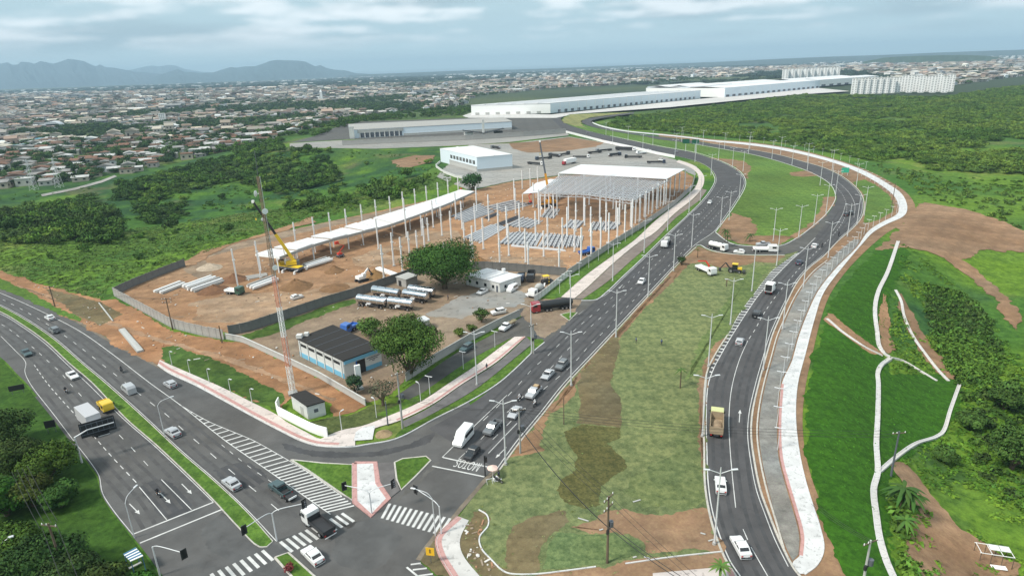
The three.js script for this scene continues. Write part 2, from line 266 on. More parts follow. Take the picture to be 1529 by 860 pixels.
// ---------------------------------------------------------------- highway, junction
const U_out = [[-300, 322], [-150, 370], [0, 428], [50, 450], [117, 484], [173, 517], [213, 537], [253, 558], [290, 575], [333, 598], [377, 622], [423, 646], [450, 659], [475, 666], [506, 668], [548, 664], [590, 656], [650, 625], [700, 600]];
const L_out = [[-300, 395], [-100, 475], [0, 534], [23, 557], [40, 574], [77, 621], [110, 664], [133, 694], [145, 711], [150, 737], [167, 764], [197, 801], [213, 821], [240, 857], [300, 945]];
const cornerR = [[745, 702], [724, 722], [697, 754], [680, 774], [657, 797], [637, 821], [627, 837], [640, 851], [660, 872], [720, 950]];
const highway = sheet('highway', 'grey dual carriageway highway with signalled junction in the left foreground', [...px(U_out), ...px(cornerR), ...px(L_out).reverse()], SURF.asphalt, { y: 0, maxE: 5, amp: 0.14 });
const lines = (road, arr) => { for (const [p, w, on, off, st] of arr) part(road, 'lane_line', lineGeo(Array.isArray(p) ? px(p, 8) : p, w * 0.74, 0.013, on, off, st), PAINT); };
lines(highway, [
  [[[-300, 335], [-150, 381], [0, 438], [50, 460], [117, 494], [167, 529], [223, 572], [270, 606], [333, 656], [400, 703], [447, 736], [493, 768]], 0.22],
  [[[-100, 414], [0, 455.5], [40, 477], [81, 505], [124, 542], [159, 571], [219, 625], [269, 672], [319, 715], [369, 762], [412, 808]], 0.16],
  [[[-100, 432], [0, 469], [29, 486], [65, 512], [101, 546], [131, 574], [185, 627], [231, 667], [281, 714], [318, 750]], 0.16],
  [[[-100, 402], [0, 446], [42, 468], [95, 501], [150, 543], [168, 557], [217, 596], [246, 618], [276, 645], [309, 673], [346, 705], [400, 749], [438, 782]], 0.18, 2.6, 5.2],
  [[[270, 606], [310, 629], [377, 657.5], [413, 677.5], [460, 705.5], [509, 740]], 0.18],
  [[[0, 502], [20, 522], [37, 541], [36, 555], [44, 573], [80, 620], [112, 662], [136, 693], [147, 711], [152, 736], [169, 763], [198, 799]], 0.14],
  [[[-100, 448], [0, 484], [22, 499], [37, 510], [55, 525], [70, 539], [87, 554], [101, 570], [122, 593], [192, 665], [227, 703]], 0.16, 2.4, 4.6],
  [[[240, 716], [285, 761]], 0.18], [[[207, 727], [248, 776]], 0.18],
  [[[50, 545], [70, 573], [117, 626], [143, 656], [167, 683], [204, 722]], 0.2, 1.7, 1.5],
  [[[330, 664], [370, 696], [405, 720], [440, 745], [480, 775]], 0.14, 1.4, 2.2],
  [[[197, 798], [318, 750]], 0.4], [[[208, 811], [330, 761]], 0.4],
]);
// gore hatching
{ const Lp = [[270, 606], [333, 656], [400, 703], [447, 736], [493, 768]], Rp = [[270, 606], [310, 629], [377, 657.5], [413, 677.5], [460, 705.5], [509, 740], [540, 764]], at = (P, t) => { const q = t * (P.length - 1), i = Math.min(P.length - 2, Math.floor(q)), f = q - i; return [P[i][0] + (P[i + 1][0] - P[i][0]) * f, P[i][1] + (P[i + 1][1] - P[i][1]) * f]; };
  for (let i = 1; i < 38; i++) { const a = at(Lp, i / 38), sl = -0.24 - 0.1 * (1 - i / 38); let b = null; for (let k = 0; k < 400; k++) { const q = at(Rp, k / 400); if (q[0] > a[0] && q[1] - a[1] >= sl * (q[0] - a[0])) { b = q; break; } } if (b) part(highway, 'gore_stripe', lineGeo([G(...a), G(...b)], 0.34, 0.0125), PAINT); } }
function crosswalk(road, a0, a1, b0, b1, n, w, y = 0.0135) {   // stripes between the near row a0-a1 and the far row b0-b1
  const A0 = G(...a0), A1 = G(...a1), B0 = G(...b0), B1 = G(...b1);
  for (let i = 0; i < n; i++) { const t = i / (n - 1); part(road, 'crosswalk_stripe', lineGeo([lerpV(A0, A1, t), lerpV(B0, B1, t)], w, y), PAINT); }
}
crosswalk(highway, [391, 822], [303, 862], [407, 837], [318, 882], 9, 0.48);
crosswalk(highway, [418, 809], [510, 766.5], [436, 824], [528, 779], 11, 0.48);
crosswalk(highway, [582, 752], [672, 774], [570, 774], [656, 799], 12, 0.48);
crosswalk(highway, [617, 843.5], [628, 843], [617, 843], [628, 843.4], 2, 0.3);
function arrowGeo(x, y, dx, dy, L = 4.4, yy = 0.013) {
  const a = G(x, y), t = heading(x, y, dx, dy), s = new THREE.Shape([[-L / 2, -0.08], [L * 0.2, -0.08], [L * 0.2, -0.34], [L / 2, 0], [L * 0.2, 0.34], [L * 0.2, 0.08], [-L / 2, 0.08]].map(p => new THREE.Vector2(...p)));
  return new THREE.ShapeGeometry(s).rotateX(-Math.PI / 2).rotateY(t).translate(a.x, yy, a.z);
}
for (const a of [[200, 760, 12, 12], [246, 744, 12, 12], [278, 730, 12, 12]]) part(highway, 'lane_arrow', arrowGeo(...a), PAINT);
// striped corner at the lower edge
for (const [a, b] of [[[613, 843], [628, 841]], [[616, 851], [637, 848.5]], [[624, 860], [646, 857]], [[607, 847], [624, 861]]]) part(highway, 'gore_stripe', lineGeo([G(...a), G(...b)], 0.3, 0.0125), PAINT);

// repairs and tyre-worn tracks in the asphalt
const wornM = [surf([0.098, 0.098, 0.102], 'asphalt', 13), surf([0.14, 0.14, 0.14], 'asphalt', 15), surf([0.155, 0.15, 0.142], 'asphalt', 11)];
[[[[318, 702], [360, 690], [398, 716], [352, 732]], 0], [[[206, 726], [240, 716], [286, 760], [250, 775]], 0], [[[330, 764], [412, 812], [470, 862], [400, 862], [300, 800]], 1], [[[500, 785], [560, 776], [600, 800], [560, 850], [500, 840]], 1], [[[420, 662], [470, 673], [540, 676], [600, 666], [650, 645], [640, 660], [580, 678], [500, 684], [440, 676]], 0], [[[528, 756], [545, 768], [520, 790], [505, 772]], 2], [[[598, 738], [640, 700], [655, 690], [612, 736], [590, 750]], 2]].forEach(([p, k], i) => patch0('asphalt_patch', ['darker asphalt repair by the silver sedan', 'dark worn asphalt at the lane arrows', 'paler worn asphalt at the lower crossing', 'paler worn asphalt in the middle of the junction', 'dark tyre-worn curve of the slip road', 'dusty asphalt at the ramp tip', 'dusty asphalt along the grass island kerb'][i], p, wornM[k], 0.0045, { rag: 0.35, amp: 0.12 }));
// raised islands
function island(name, label, outline, m, o = {}) {
  const pts = outline[0].isVector3 ? outline : flat(outline); const y = o.h ?? 0.14;
  const I = sheet(name, label, pts, m, { y, maxE: o.maxE ?? 3, amp: o.amp ?? 0.3, scale: 7 });
  kerb(I, [...pts, pts[0]], o.kw ?? 0.32, y + 0.02, o.km ?? SURF.kerb); return I;
}
island('median_strip', 'long green grass median between the two highway carriageways', [...px([[-250, 352], [-100, 416], [0, 458], [40, 480], [80, 507.5], [123, 544.5], [157, 573], [217, 627], [267, 674], [317, 717], [367, 764], [407, 809]], 4), ...px([[398, 817], [387, 817], [353, 785], [320, 749], [283, 712], [233, 665], [187, 625], [137, 572], [103, 543], [67, 509.5], [30, 483.5], [0, 466], [-100, 427], [-250, 362]], 4)], SURF.verge, { km: SURF.kerb, kw: 0.18 });
island('median_strip', 'short grass median nose below the highway crosswalk', [[410, 833], [430, 826], [470, 862], [510, 905], [462, 915], [436, 862]], SURF.verge);
island('grass_island', 'green grass wedge between the hatched gore and the white ramp', [[434, 687], [480, 692], [526, 694.5], [526.5, 748], [509, 737], [460, 703]], SURF.verge);
island('grass_island', 'green grass island between the curved ramp and the avenue', [[589, 691], [601, 685.5], [636, 682], [643, 688], [621, 711], [599, 732], [592, 716]], SURF.verge);
const ramp = island('pedestrian_ramp', 'white concrete pedestrian ramp crossing the traffic island', [[529, 692], [529.5, 750], [554, 771], [580, 745], [564, 722], [560, 691.5]], SURF.walkWhite, { h: 0.15, kw: 0.9, km: SURF.red, amp: 0.06 });
sheet('cycle_path', 'short dark asphalt cycle path beside the white ramp on the island', flat([[564, 692], [587.5, 691], [590.5, 716], [597, 733], [583, 744], [567, 722]]), SURF.pathGrey, { y: 0.13, amp: 0.1 });

// ---------------------------------------------------------------- avenue
const avL = [[640, 640], [700, 606], [743, 573], [770, 550], [797, 524], [813, 511], [840, 488], [862, 469], [890, 447], [905, 438], [933, 411], [960, 386], [994, 353], [1018, 330], [1047, 303], [1062, 284], [1069, 268], [1063, 254], [1044, 242], [1020, 235], [983, 228.5], [945, 220], [903, 211.5], [870, 203], [843, 194], [828, 186], [822, 179], [826, 173], [840, 167]];
const avR = [[745, 702], [774, 661], [810, 617], [844, 574], [887, 528], [927, 485], [977, 431], [1020, 385], [1042, 364], [1068, 346], [1082, 327], [1099, 302], [1111, 281], [1113, 270], [1107, 259], [1095, 250], [1076, 241], [1060, 235.5], [1039, 228.5], [1011, 223], [984, 218.5], [956, 212.5], [910, 203], [866, 192], [845, 184.5], [838, 179], [840, 174.5], [850, 170]];
const avenue = sheet('avenue', 'wide dark asphalt avenue curving away through the centre', [...px(avL), ...px(avR).reverse()], SURF.asphaltNew, { y: 0.004, maxE: 6, amp: 0.1 });
const between = (A, B, t, n = 8) => { const a = px(A, n), b = px(B, n), N = 240; const ca = new THREE.CatmullRomCurve3(a), cb = new THREE.CatmullRomCurve3(b); const out = []; const pa = ca.getSpacedPoints(N), pb = cb.getSpacedPoints(N); for (let i = 0; i <= N; i++) out.push(lerpV(pa[i], pb[i], t)); return out; };
lines(avenue, [
  [avR.map(p => [p[0] - 3 * (p[1] - 100) / 400, p[1]]).slice(0, 24), 0.22],
  [[[660, 683], [700, 644], [757, 590]], 0.2],
  [avL.slice(7, 22).map(p => [p[0] + 2.5 * (p[1] - 100) / 400, p[1] + 0.3]), 0.2],
  [[[700, 648], [736, 614], [781, 567], [793, 553], [804, 543], [816, 533], [827, 522], [845, 505], [865, 487], [900, 457], [935, 425], [970, 391], [1005, 357], [1040, 325], [1065, 297], [1082, 276]], 0.17, 2.0, 3.6],
  [[[714, 660], [745, 628], [790, 583], [804, 567], [826, 546], [846, 524], [862, 508], [880, 490], [915, 458], [950, 424], [985, 390], [1015, 362], [1050, 328], [1076, 300], [1092, 277]], 0.17, 2.0, 3.6, 1],
  [[[728, 664], [760, 632], [810, 583], [840, 558], [862, 537], [880, 516], [900, 497], [935, 460], [968, 427], [1000, 396], [1034, 361], [1062, 331], [1088, 301], [1102, 277]], 0.17, 2.0, 3.6, 2],
  [[[661, 683], [693, 690], [742, 700]], 0.4], [[[645, 696], [685, 704], [723, 712]], 0.4],
  [[[729, 677], [772, 632]], 0.18], [[[685, 685], [700, 671]], 0.16],
]);
for (const a of [[748, 676, -10, 10], [927, 428, -10, 9.4], [1013, 345, -8, 7.5]]) part(avenue, 'lane_arrow', arrowGeo(...a, 4, 0.014), PAINT);

// loop road on the right
const rdL = [[1130, 905], [1103, 862], [1088, 840], [1071, 800], [1061, 763], [1055, 723], [1054, 673], [1053, 623], [1055, 574], [1060, 550], [1072, 527], [1089, 500], [1105, 470], [1129, 437], [1155, 404], [1195, 374], [1215, 353], [1235, 322], [1247, 304], [1250, 294], [1243, 276], [1229, 266], [1205, 254], [1182, 246], [1152, 237], [1119, 229], [1080, 222], [1037, 214.5], [984, 208], [962, 203], [938, 199.5], [914, 195.5], [888, 190], [873, 185], [869, 181.5], [874, 178], [888, 175], [914, 171.5], [947, 167]];
const rdR = [[1235, 940], [1195, 862], [1183, 846], [1163, 806], [1147, 766], [1135, 733], [1126, 690], [1121, 650], [1123, 616], [1132, 574], [1143, 534], [1153, 500], [1164, 474], [1178, 444], [1191, 420], [1208, 400], [1228, 384], [1251, 360], [1272, 342], [1286, 325], [1290, 308], [1286, 290], [1272, 274.5], [1253, 261], [1229, 250], [1198, 241], [1168, 232.5], [1139, 226.5], [1099, 220], [1060, 214], [1030, 209.5], [984, 204], [938, 197.5], [903, 191], [888, 186.5], [883, 182], [888, 178.5], [914, 174], [947, 169.5]];
const loop = sheet('loop_road', 'dark two-lane one-way road sweeping round the right side', [...px(rdL), ...px(rdR).reverse()], SURF.asphaltNew, { y: 0.008, maxE: 6, amp: 0.1 });
const conn = sheet('connecting_road', 'short grey link road joining avenue and loop road', flat([[1030, 372], [1042, 361], [1068, 345], [1079, 355], [1088, 362.5], [1102, 366], [1130, 368], [1165, 367], [1188, 357], [1215, 337], [1236, 320], [1238, 330], [1202, 373], [1172, 380], [1132, 380], [1095, 378.5], [1070, 375], [1055, 370], [1046, 365]]), SURF.asphaltOld, { y: 0.011, maxE: 5, amp: 0.1 });
lines(loop, [
  [[[1135, 908], [1107, 862], [1091, 838], [1075, 799], [1064, 762], [1058, 722], [1056, 673], [1055, 623], [1058, 574], [1066, 551], [1078, 528], [1090, 507], [1103, 486], [1118.5, 462], [1134, 440], [1157, 414.5], [1183, 388], [1200, 373], [1218, 355]], 0.24],
  [[[1053, 585], [1058, 552], [1070, 528], [1087, 501], [1104, 470], [1128, 437], [1154, 404], [1192, 375.5]], 0.18],
  [[[1117, 509], [1104, 539], [1093, 580], [1089, 623], [1090, 660], [1094, 710], [1099, 758]], 0.18],
  [[[1110, 790], [1117, 806]], 0.18], [[[1122, 817], [1148, 862]], 0.18],
  [[[1119, 506], [1128, 492], [1140, 470], [1157, 445], [1180, 417], [1200, 395], [1228, 368], [1255, 338], [1265, 315], [1262, 297], [1245, 275], [1220, 261], [1190, 250]], 0.2, 2.2, 2.6],
  [[[1244, 345], [1258, 322], [1264, 303]], 0.15], [[[1276, 325], [1277, 305], [1268, 287], [1250, 270]], 0.15],
  [rdR.slice(2, 24).map(p => [p[0] - 3.5 * (p[1] - 80) / 500, p[1]]), 0.18],
]);
part(loop, 'lane_arrow', arrowGeo(1105, 621, 0.6, -8, 5.2, 0.017), PAINT);
for (let i = 0; i < 48; i++) { const L = between([[1058, 560], [1070, 531], [1087, 502], [1104, 470], [1128, 437], [1154, 404], [1190, 377]], [[1064, 560], [1077, 531], [1092, 505], [1104, 486], [1134, 440], [1158, 414], [1196, 376]], 0, 6), R = between([[1058, 560], [1070, 531], [1087, 502], [1104, 470], [1128, 437], [1154, 404], [1190, 377]], [[1062, 560], [1076, 531], [1090, 507], [1103, 486], [1134, 440], [1157, 414.5], [1197, 375]], 1, 6); const k = 4 + i * 4.9; part(loop, 'gore_stripe', lineGeo([L[Math.round(k)], R[Math.round(Math.max(0, k - 1))]], 0.55, 0.0185), PAINT); }

// ---------------------------------------------------------------- central lawn between avenue and loop road
const soil = sheet('lawn', 'pale olive lawn between the avenue and the loop road', [...px([[683, 775], [697, 755], [724, 723], [746, 702], [775, 662], [811, 618], [845, 575], [888, 529], [928, 486], [978, 432], [1021, 386], [1040, 369]], 3), ...flat([[1046, 366], [1055, 371], [1070, 376], [1095, 379.5], [1132, 381], [1172, 381], [1193, 375]]), ...px([[1153, 404], [1127, 437], [1103, 470], [1087, 500], [1070, 527], [1058, 550], [1053, 574], [1051, 623], [1052, 673], [1053, 723], [1059, 763], [1069, 800], [1086, 840], [1103, 866], [1125, 905]], 3), ...flat([[900, 905], [760, 905], [716, 862], [689, 826], [686, 806], [700, 778]])], SURF.lawn, { y: 0.05, maxE: 4, amp: 0.16, scale: 22 });
kerb(soil, px([[746, 702], [775, 662], [811, 618], [845, 575], [888, 529], [928, 486], [978, 432], [1021, 386], [1040, 369]], 4), 0.3, 0.13);
kerb(soil, px([[1040, 367], [1046, 366], [1055, 371], [1070, 376], [1095, 379.5], [1132, 381], [1172, 381]], 3), 0.35, 0.14, SURF.walkWhite);
kerb(soil, px([[1087, 500], [1070, 527], [1058, 550], [1053, 574], [1051, 623], [1052, 673], [1053, 723], [1059, 763], [1069, 800], [1086, 840], [1103, 866]], 4), 0.35, 0.14);
const softEdges = [];
const patch = (name, label, p, m, y, o = {}) => { if (/soil|bed|rut|track/.test(name)) softEdges.push(o.px ? px(p, 5) : flat(p)); return sheet(name, label, o.px ? px(p, 5) : flat(p), m, { y, maxE: 3, rag: o.rag ?? 0.5, amp: o.amp ?? 0.28, scale: o.scale ?? 9, ...o }); };
patch('soil_strip', 'brown soil strip along the avenue side of the lawn', [[1040, 371], [1021, 388], [978, 434], [928, 488], [888, 531], [845, 577], [811, 620], [775, 664], [760, 684], [787, 680], [812, 672], [806, 650], [818, 622], [858, 592], [862, 562], [896, 530], [936, 494], [960, 462], [990, 436], [1006, 420], [1030, 392]], SURF.soil, 0.058);
patch('planting_bed', 'ploughed brown bed on the lawn beside the avenue', [[922, 497], [896, 522], [868, 556], [862, 575], [868, 598], [862, 632], [927, 640], [929, 606], [914, 576], [918, 548], [926, 520]], SURF.bedBrown, 0.064, { rag: 0.4 });
patch('planting_bed', 'wavy dark olive turf bed in the lawn centre', [[868, 634], [843, 646], [850, 664], [861, 682], [857, 703], [838, 716], [830, 732], [842, 750], [877, 761], [897, 754], [897, 728], [918, 712], [938, 700], [927, 680], [907, 663], [925, 653], [927, 639]], SURF.bedOlive, 0.068, { rag: 0.35 });
patch('planting_bed', 'curved brown bed at the front of the lawn', [[756, 858], [757, 808], [766, 786], [792, 773], [842, 764], [852, 780], [822, 800], [808, 820], [805, 852], [793, 858]], SURF.bedBrown, 0.064, { rag: 0.35 });
patch('soil_patch', 'bare reddish soil across the lawn beside the loop road', [[850, 786], [880, 775], [911, 762], [948, 764], [1000, 766], [1054, 760], [1064, 790], [1080, 820], [1050, 824], [1000, 826], [964, 830], [960, 806], [921, 796], [880, 797]], SURF.soil, 0.06, { rag: 0.7 });
patch('soil_patch', 'brown rubble soil beside the corner pavement', [[701, 778], [688, 806], [690, 826], [718, 863], [800, 900], [870, 880], [780, 858], [744, 845], [722, 822], [714, 806], [720, 790], [732, 776], [722, 764], [708, 764]], SURF.bedBrown, 0.06, { rag: 0.4 });
patch('soil_patch', 'bare soil strip at the bottom behind the low pipe', [[795, 858], [880, 850], [960, 836], [1074, 826], [1092, 850], [1110, 890], [880, 900], [800, 896]], SURF.soil, 0.062, { rag: 0.5 });
patch('soil_patch', 'reddish soil around the works beside the link road', [[1043, 368], [1056, 374], [1092, 380], [1131, 382], [1172, 382], [1158, 394], [1128, 391], [1104, 398], [1078, 400], [1052, 391], [1030, 394], [1014, 404], [1006, 418], [1000, 410], [1022, 388]], SURF.soil, 0.064, { rag: 0.7 });
patch('soil_patch', 'reddish soil edge beside the loop road kerb', [[1087, 502], [1070, 529], [1058, 553], [1054, 580], [1053, 720], [1046, 700], [1042, 640], [1044, 585], [1050, 545], [1066, 515]], SURF.soil, 0.058, { rag: 0.5 });
patch('turf_patch', 'fresh green turf square at the front of the lawn', [[812, 850], [818, 815], [832, 796], [880, 799], [921, 798], [956, 808], [960, 828], [900, 842], [850, 848]], surf([0.135, 0.19, 0.085], 'grass', 5), 0.066, { rag: 0.15 });
patch('turf_patch', 'greener turf on the lawn beside the loop road gore', [[1130, 400], [1150, 396], [1127, 432], [1098, 474], [1078, 505], [1058, 540], [1046, 560], [1020, 570], [1035, 530], [1060, 490], [1085, 450], [1100, 420]], surf([0.165, 0.225, 0.085], 'grass', 8), 0.055, { rag: 1.2, amp: 0.16 });
patch('turf_patch', 'dark green turf on the lawn beside the loop road bend', [[1050, 600], [1050, 720], [1052, 756], [960, 760], [940, 740], [960, 700], [1000, 680], [1020, 640]], surf([0.175, 0.215, 0.095], 'grass', 8), 0.054, { rag: 1.4, amp: 0.14 });
// upper lawn
const lawn2 = sheet('lawn', 'bright green lawn inside the bend beyond the link road', [...px([[1069, 347], [1083, 328], [1100, 303], [1112.5, 281], [1114, 270], [1108, 258.5], [1096, 249.5], [1077, 240.5], [1061, 235], [1040, 228], [1012, 222.5], [985, 218], [957, 212], [911, 202.5], [867, 191.5], [846, 184], [839.5, 179], [842, 175], [851, 170.5]], 3), ...px([[945, 167.2], [914, 171], [888, 174.4], [872, 177.5], [867, 181.5], [871, 185.6], [887, 190.5], [913, 196], [937, 200], [961, 203.7], [983, 208.7], [1036, 215.2], [1079, 222.8], [1118, 229.8], [1151, 237.8], [1181, 247], [1204, 255], [1228, 267], [1241.5, 277], [1248, 294], [1245, 304], [1233, 321], [1213, 339], [1188, 357]], 3), ...flat([[1165, 366.5], [1130, 367.5], [1102, 365.5], [1090, 362], [1080, 355]])], surf([0.135, 0.235, 0.05], 'grass', 10), { y: 0.05, maxE: 6, amp: 0.3, scale: 26 });
kerb(lawn2, px([[1069, 346], [1083, 328], [1100, 303], [1112.5, 281], [1114, 270], [1108, 258.5], [1096, 249.5], [1077, 240.5], [1040, 228], [985, 218], [911, 202.5]], 5), 0.3, 0.15, SURF.walkWhite);
kerb(lawn2, px([[1037, 215], [1079, 222.5], [1119, 229.6], [1152, 237.6], [1182, 246.8], [1205, 254.8], [1229, 266.8], [1242, 277], [1248.5, 294], [1245, 304], [1233, 321], [1213, 339], [1188, 357], [1165, 367], [1130, 368], [1102, 366], [1090, 362.5], [1080, 356], [1069, 347]], 4), 0.3, 0.15, SURF.walkWhite);
patch('soil_patch', 'reddish soil at the near end of the upper lawn', [[1071, 347], [1082, 330], [1094, 318], [1120, 326], [1130, 338], [1124, 352], [1160, 352], [1190, 354], [1165, 365], [1130, 366], [1102, 364], [1082, 355]], SURF.soil, 0.06, { rag: 1 });
patch('soil_patch', 'brown soil along the bend of the upper lawn', [[1060, 236], [1085, 237], [1110, 240], [1122, 250], [1116, 268], [1112, 262], [1098, 250], [1078, 241]], SURF.soil, 0.06, { rag: 1.2 });
patch('soil_patch', 'reddish soil edge inside the right bend', [[1249, 294], [1246, 305], [1234, 322], [1214, 340], [1189, 357], [1180, 354], [1212, 332], [1228, 308], [1230, 294]], SURF.soil, 0.06, { rag: 0.8 });
patch('soil_patch', 'tan soil patch high on the upper lawn', [[1180, 258], [1205, 255], [1222, 262], [1200, 264], [1182, 262]], SURF.soil, 0.06, { rag: 1 });
patch('soil_patch', 'dry yellow verge on the far bend', [[842, 176], [851, 171], [945, 167.6], [914, 171.3], [884, 175], [868, 179], [866, 184], [876, 191], [852, 187], [841, 181]], surf([0.30, 0.30, 0.13], 'grass', 20), 0.07, { rag: 2.5 });

// ---------------------------------------------------------------- right verge: soil, gravel, white footway
const swL = [[1193, 858], [1184, 842], [1195, 830], [1197, 800], [1187, 760], [1176, 723], [1166, 683], [1164, 630], [1168, 574], [1183, 540], [1193, 504], [1207, 467], [1223, 434], [1250, 400], [1280, 370], [1298, 345], [1316, 333], [1339, 321], [1343, 311], [1335, 292], [1315, 276], [1286, 259.5], [1256, 247], [1227, 238], [1188, 228.5], [1148, 221], [1109, 215.8], [1060, 210.8], [1030, 206.5], [984, 201.6], [938, 197], [903, 190.6], [887, 185], [884, 182]];
const swR = [[1202, 858], [1220, 844], [1230, 820], [1224, 787], [1213, 753], [1202, 716], [1193, 673], [1188, 623], [1191, 574], [1203, 527], [1217, 474], [1230, 437], [1260, 397], [1288, 364], [1304, 347], [1324, 335], [1348, 324], [1355, 313], [1347, 290], [1325, 274], [1296, 257.6], [1266, 245.5], [1237, 236.5], [1198, 226.6], [1158, 218.8], [1119, 213.8], [1060, 209], [1030, 204.8], [984, 200], [938, 195.4], [903, 188.6], [884, 183]];
const verge = sheet('verge_soil', 'brown soil verge between the loop road and the white footway', [...px([[1236, 940], [1196, 863], [1184, 846], [1164, 806], [1148, 766], [1136, 733], [1127, 690], [1122, 650], [1124, 616], [1133, 574], [1144, 534], [1154, 500], [1165, 474], [1179, 444], [1192, 420], [1209, 400], [1229, 384], [1252, 360], [1273, 342], [1287, 325], [1291, 308], [1287, 290], [1273, 274], [1254, 260.5], [1230, 249.5], [1199, 240.5], [1169, 232], [1140, 226], [1100, 219.6], [1060, 213.6], [1030, 209], [984, 203.6]], 3), ...px([[984, 199], [1030, 203.6], [1060, 207.5], [1119, 212], [1158, 217], [1198, 224.6], [1237, 234.5], [1270, 244.5], [1302, 257], [1335, 274], [1357, 290], [1368, 313], [1352, 332], [1325, 348], [1290, 378], [1262, 408], [1240, 440], [1226, 478], [1214, 528], [1204, 574], [1199, 625], [1203, 675], [1214, 718], [1228, 756], [1240, 795], [1252, 830], [1290, 900], [1310, 940]], 3)], SURF.soil, { y: 0.03, maxE: 4, amp: 0.25 });
kerb(verge, px(rdR.slice(1, 30).map(p => [p[0] + 1.2, p[1]]), 4), 0.34, 0.15, SURF.kerb);
kerb(verge, px([[1171, 820], [1158, 775], [1146, 735], [1136, 690], [1131, 650], [1133, 616], [1141, 574], [1152, 534], [1161, 502], [1172, 476], [1186, 446], [1200, 424], [1216, 405], [1236, 389]], 4), 0.3, 0.2, SURF.kerb);
sheet('gravel_strip', 'grey gravel strip between the loop road and the footway', [...px([[1184, 838], [1172, 812], [1160, 775], [1149, 735], [1139, 690], [1134, 650], [1136, 616], [1144, 574], [1155, 534], [1164, 502], [1175, 476], [1189, 446], [1203, 424], [1219, 405], [1239, 389], [1258, 371], [1276, 357]], 4), ...px([[1286, 358], [1278, 370], [1248, 400], [1221, 434], [1205, 467], [1191, 504], [1181, 540], [1166, 574], [1161, 630], [1163, 683], [1173, 723], [1184, 760], [1194, 800], [1193, 828]], 4)], SURF.gravel, { y: 0.06, maxE: 3, amp: 0.22, scale: 6 });
patch('verge_grass', 'green grass wedge between the bend and the white footway', [[1275, 272], [1290, 290], [1294, 308], [1291, 324], [1290, 334], [1312, 329], [1334, 317], [1336, 306], [1328, 291], [1308, 276], [1292, 268]], surf([0.13, 0.23, 0.05], 'grass', 8), 0.06, { rag: 0.5 });
const foot = sheet('footway', 'bright white concrete footway following the loop road', [...px(swL, 5), ...px(swR, 5).reverse()], SURF.walkWhite, { y: 0.15, maxE: 3, amp: 0.05 });
part(foot, 'footway_edge', extrudeAlong(px(swR, 5), [[-0.15, -0.2], [-0.15, 0.16], [0.15, 0.16], [0.15, -0.2]]), SURF.walkWhite);
part(foot, 'tactile_strip', extrudeAlong(px(swL.slice(2, 9), 5), [[0.1, -0.1], [0.1, 0.165], [-0.4, 0.165], [-0.4, -0.1]]), SURF.red);

// ---------------------------------------------------------------- left verge: works track, pavements, corner
patch('dirt_track', 'orange dirt track between the highway and the long wall', [[-80, 380], [0, 404], [60, 424], [150, 449], [174, 447], [257, 493], [330, 510], [362, 512], [416, 536], [477, 566], [546, 606], [530, 616], [500, 622], [488, 606], [440, 594], [420, 612], [380, 600], [332, 578], [282, 560], [247, 543], [234, 546], [213, 537], [173, 516], [117, 483], [88, 470], [40, 440], [0, 422], [-80, 395]], surf([0.41, 0.225, 0.12], 'dirt', 12), 0.02, { rag: 0.9 });
patch('verge_grass', 'green weedy verge between the dirt track and the highway pavement', [[240, 519], [258, 516], [300, 530], [345, 548], [380, 565], [424, 592], [412, 614], [385, 602], [332, 580], [280, 560], [246, 541]], SURF.wild, 0.04, { rag: 0.6, amp: 0.4 });
patch('verge_grass', 'narrow grass strip along the highway shoulder at far left', [[-60, 395], [0, 416], [40, 434], [90, 462], [122, 476], [118, 481], [80, 466], [40, 448], [0, 431], [-60, 407]], SURF.verge, 0.035, { rag: 0.5 });
const s1 = sheet('pavement', 'pale pavement with red edge along the highway slip road', [...px([[235, 545], [253, 557.5], [290, 574.5], [333, 597.5], [377, 621.5], [423, 645.5], [450, 658.5], [475, 665.5], [506, 667.5], [530, 666]], 4), ...px([[530, 657], [506, 656], [478, 656], [455, 645], [430, 632], [411, 619], [377, 602], [333, 580], [290, 561], [253, 545], [238, 538]], 4)], SURF.walkPink, { y: 0.13, maxE: 2.5, amp: 0.12 });
part(s1, 'tactile_strip', extrudeAlong(px([[237, 541.5], [253, 552], [290, 569.5], [333, 592.5], [377, 617], [423, 641], [450, 654], [475, 661.5], [506, 663.5]], 5), [[-0.35, -0.1], [-0.35, 0.145], [0.35, 0.145], [0.35, -0.1]]), SURF.red);
kerb(s1, px([[235, 545.5], [253, 558], [290, 575], [333, 598], [377, 622], [423, 646], [450, 659], [475, 666], [506, 668], [530, 667], [548, 664], [590, 656], [650, 625], [700, 600], [743, 573.5], [770, 550.5], [797, 524.5], [813, 511.5]], 5), 0.28, 0.16, SURF.walkWhite);
const s2 = sheet('pavement', 'pale pavement with red edge beside the avenue and service road', [...px([[478, 656], [510, 643], [540, 637], [577, 623], [627, 601], [670, 573], [711, 546], [743, 522], [768, 503.5]], 4), ...px([[785, 503], [774, 513], [743, 540], [711, 561], [690, 574], [643, 606], [593, 630], [560, 640], [530, 657]], 4)], SURF.walkPink, { y: 0.134, maxE: 2.5, amp: 0.1 });
part(s2, 'tactile_strip', extrudeAlong(px([[783, 503.5], [771, 513], [741, 538], [709, 559], [688, 572], [641, 604], [592, 628]], 5), [[-0.3, -0.1], [-0.3, 0.146], [0.3, 0.146], [0.3, -0.1]]), SURF.red);
sheet('pedestrian_ramp', 'white ramp from the left pavement down to the curved slip road', flat([[528, 659], [531, 646], [541, 639], [560, 636], [558, 645], [556, 657]]), SURF.walkWhite, { y: 0.15, amp: 0.05 });
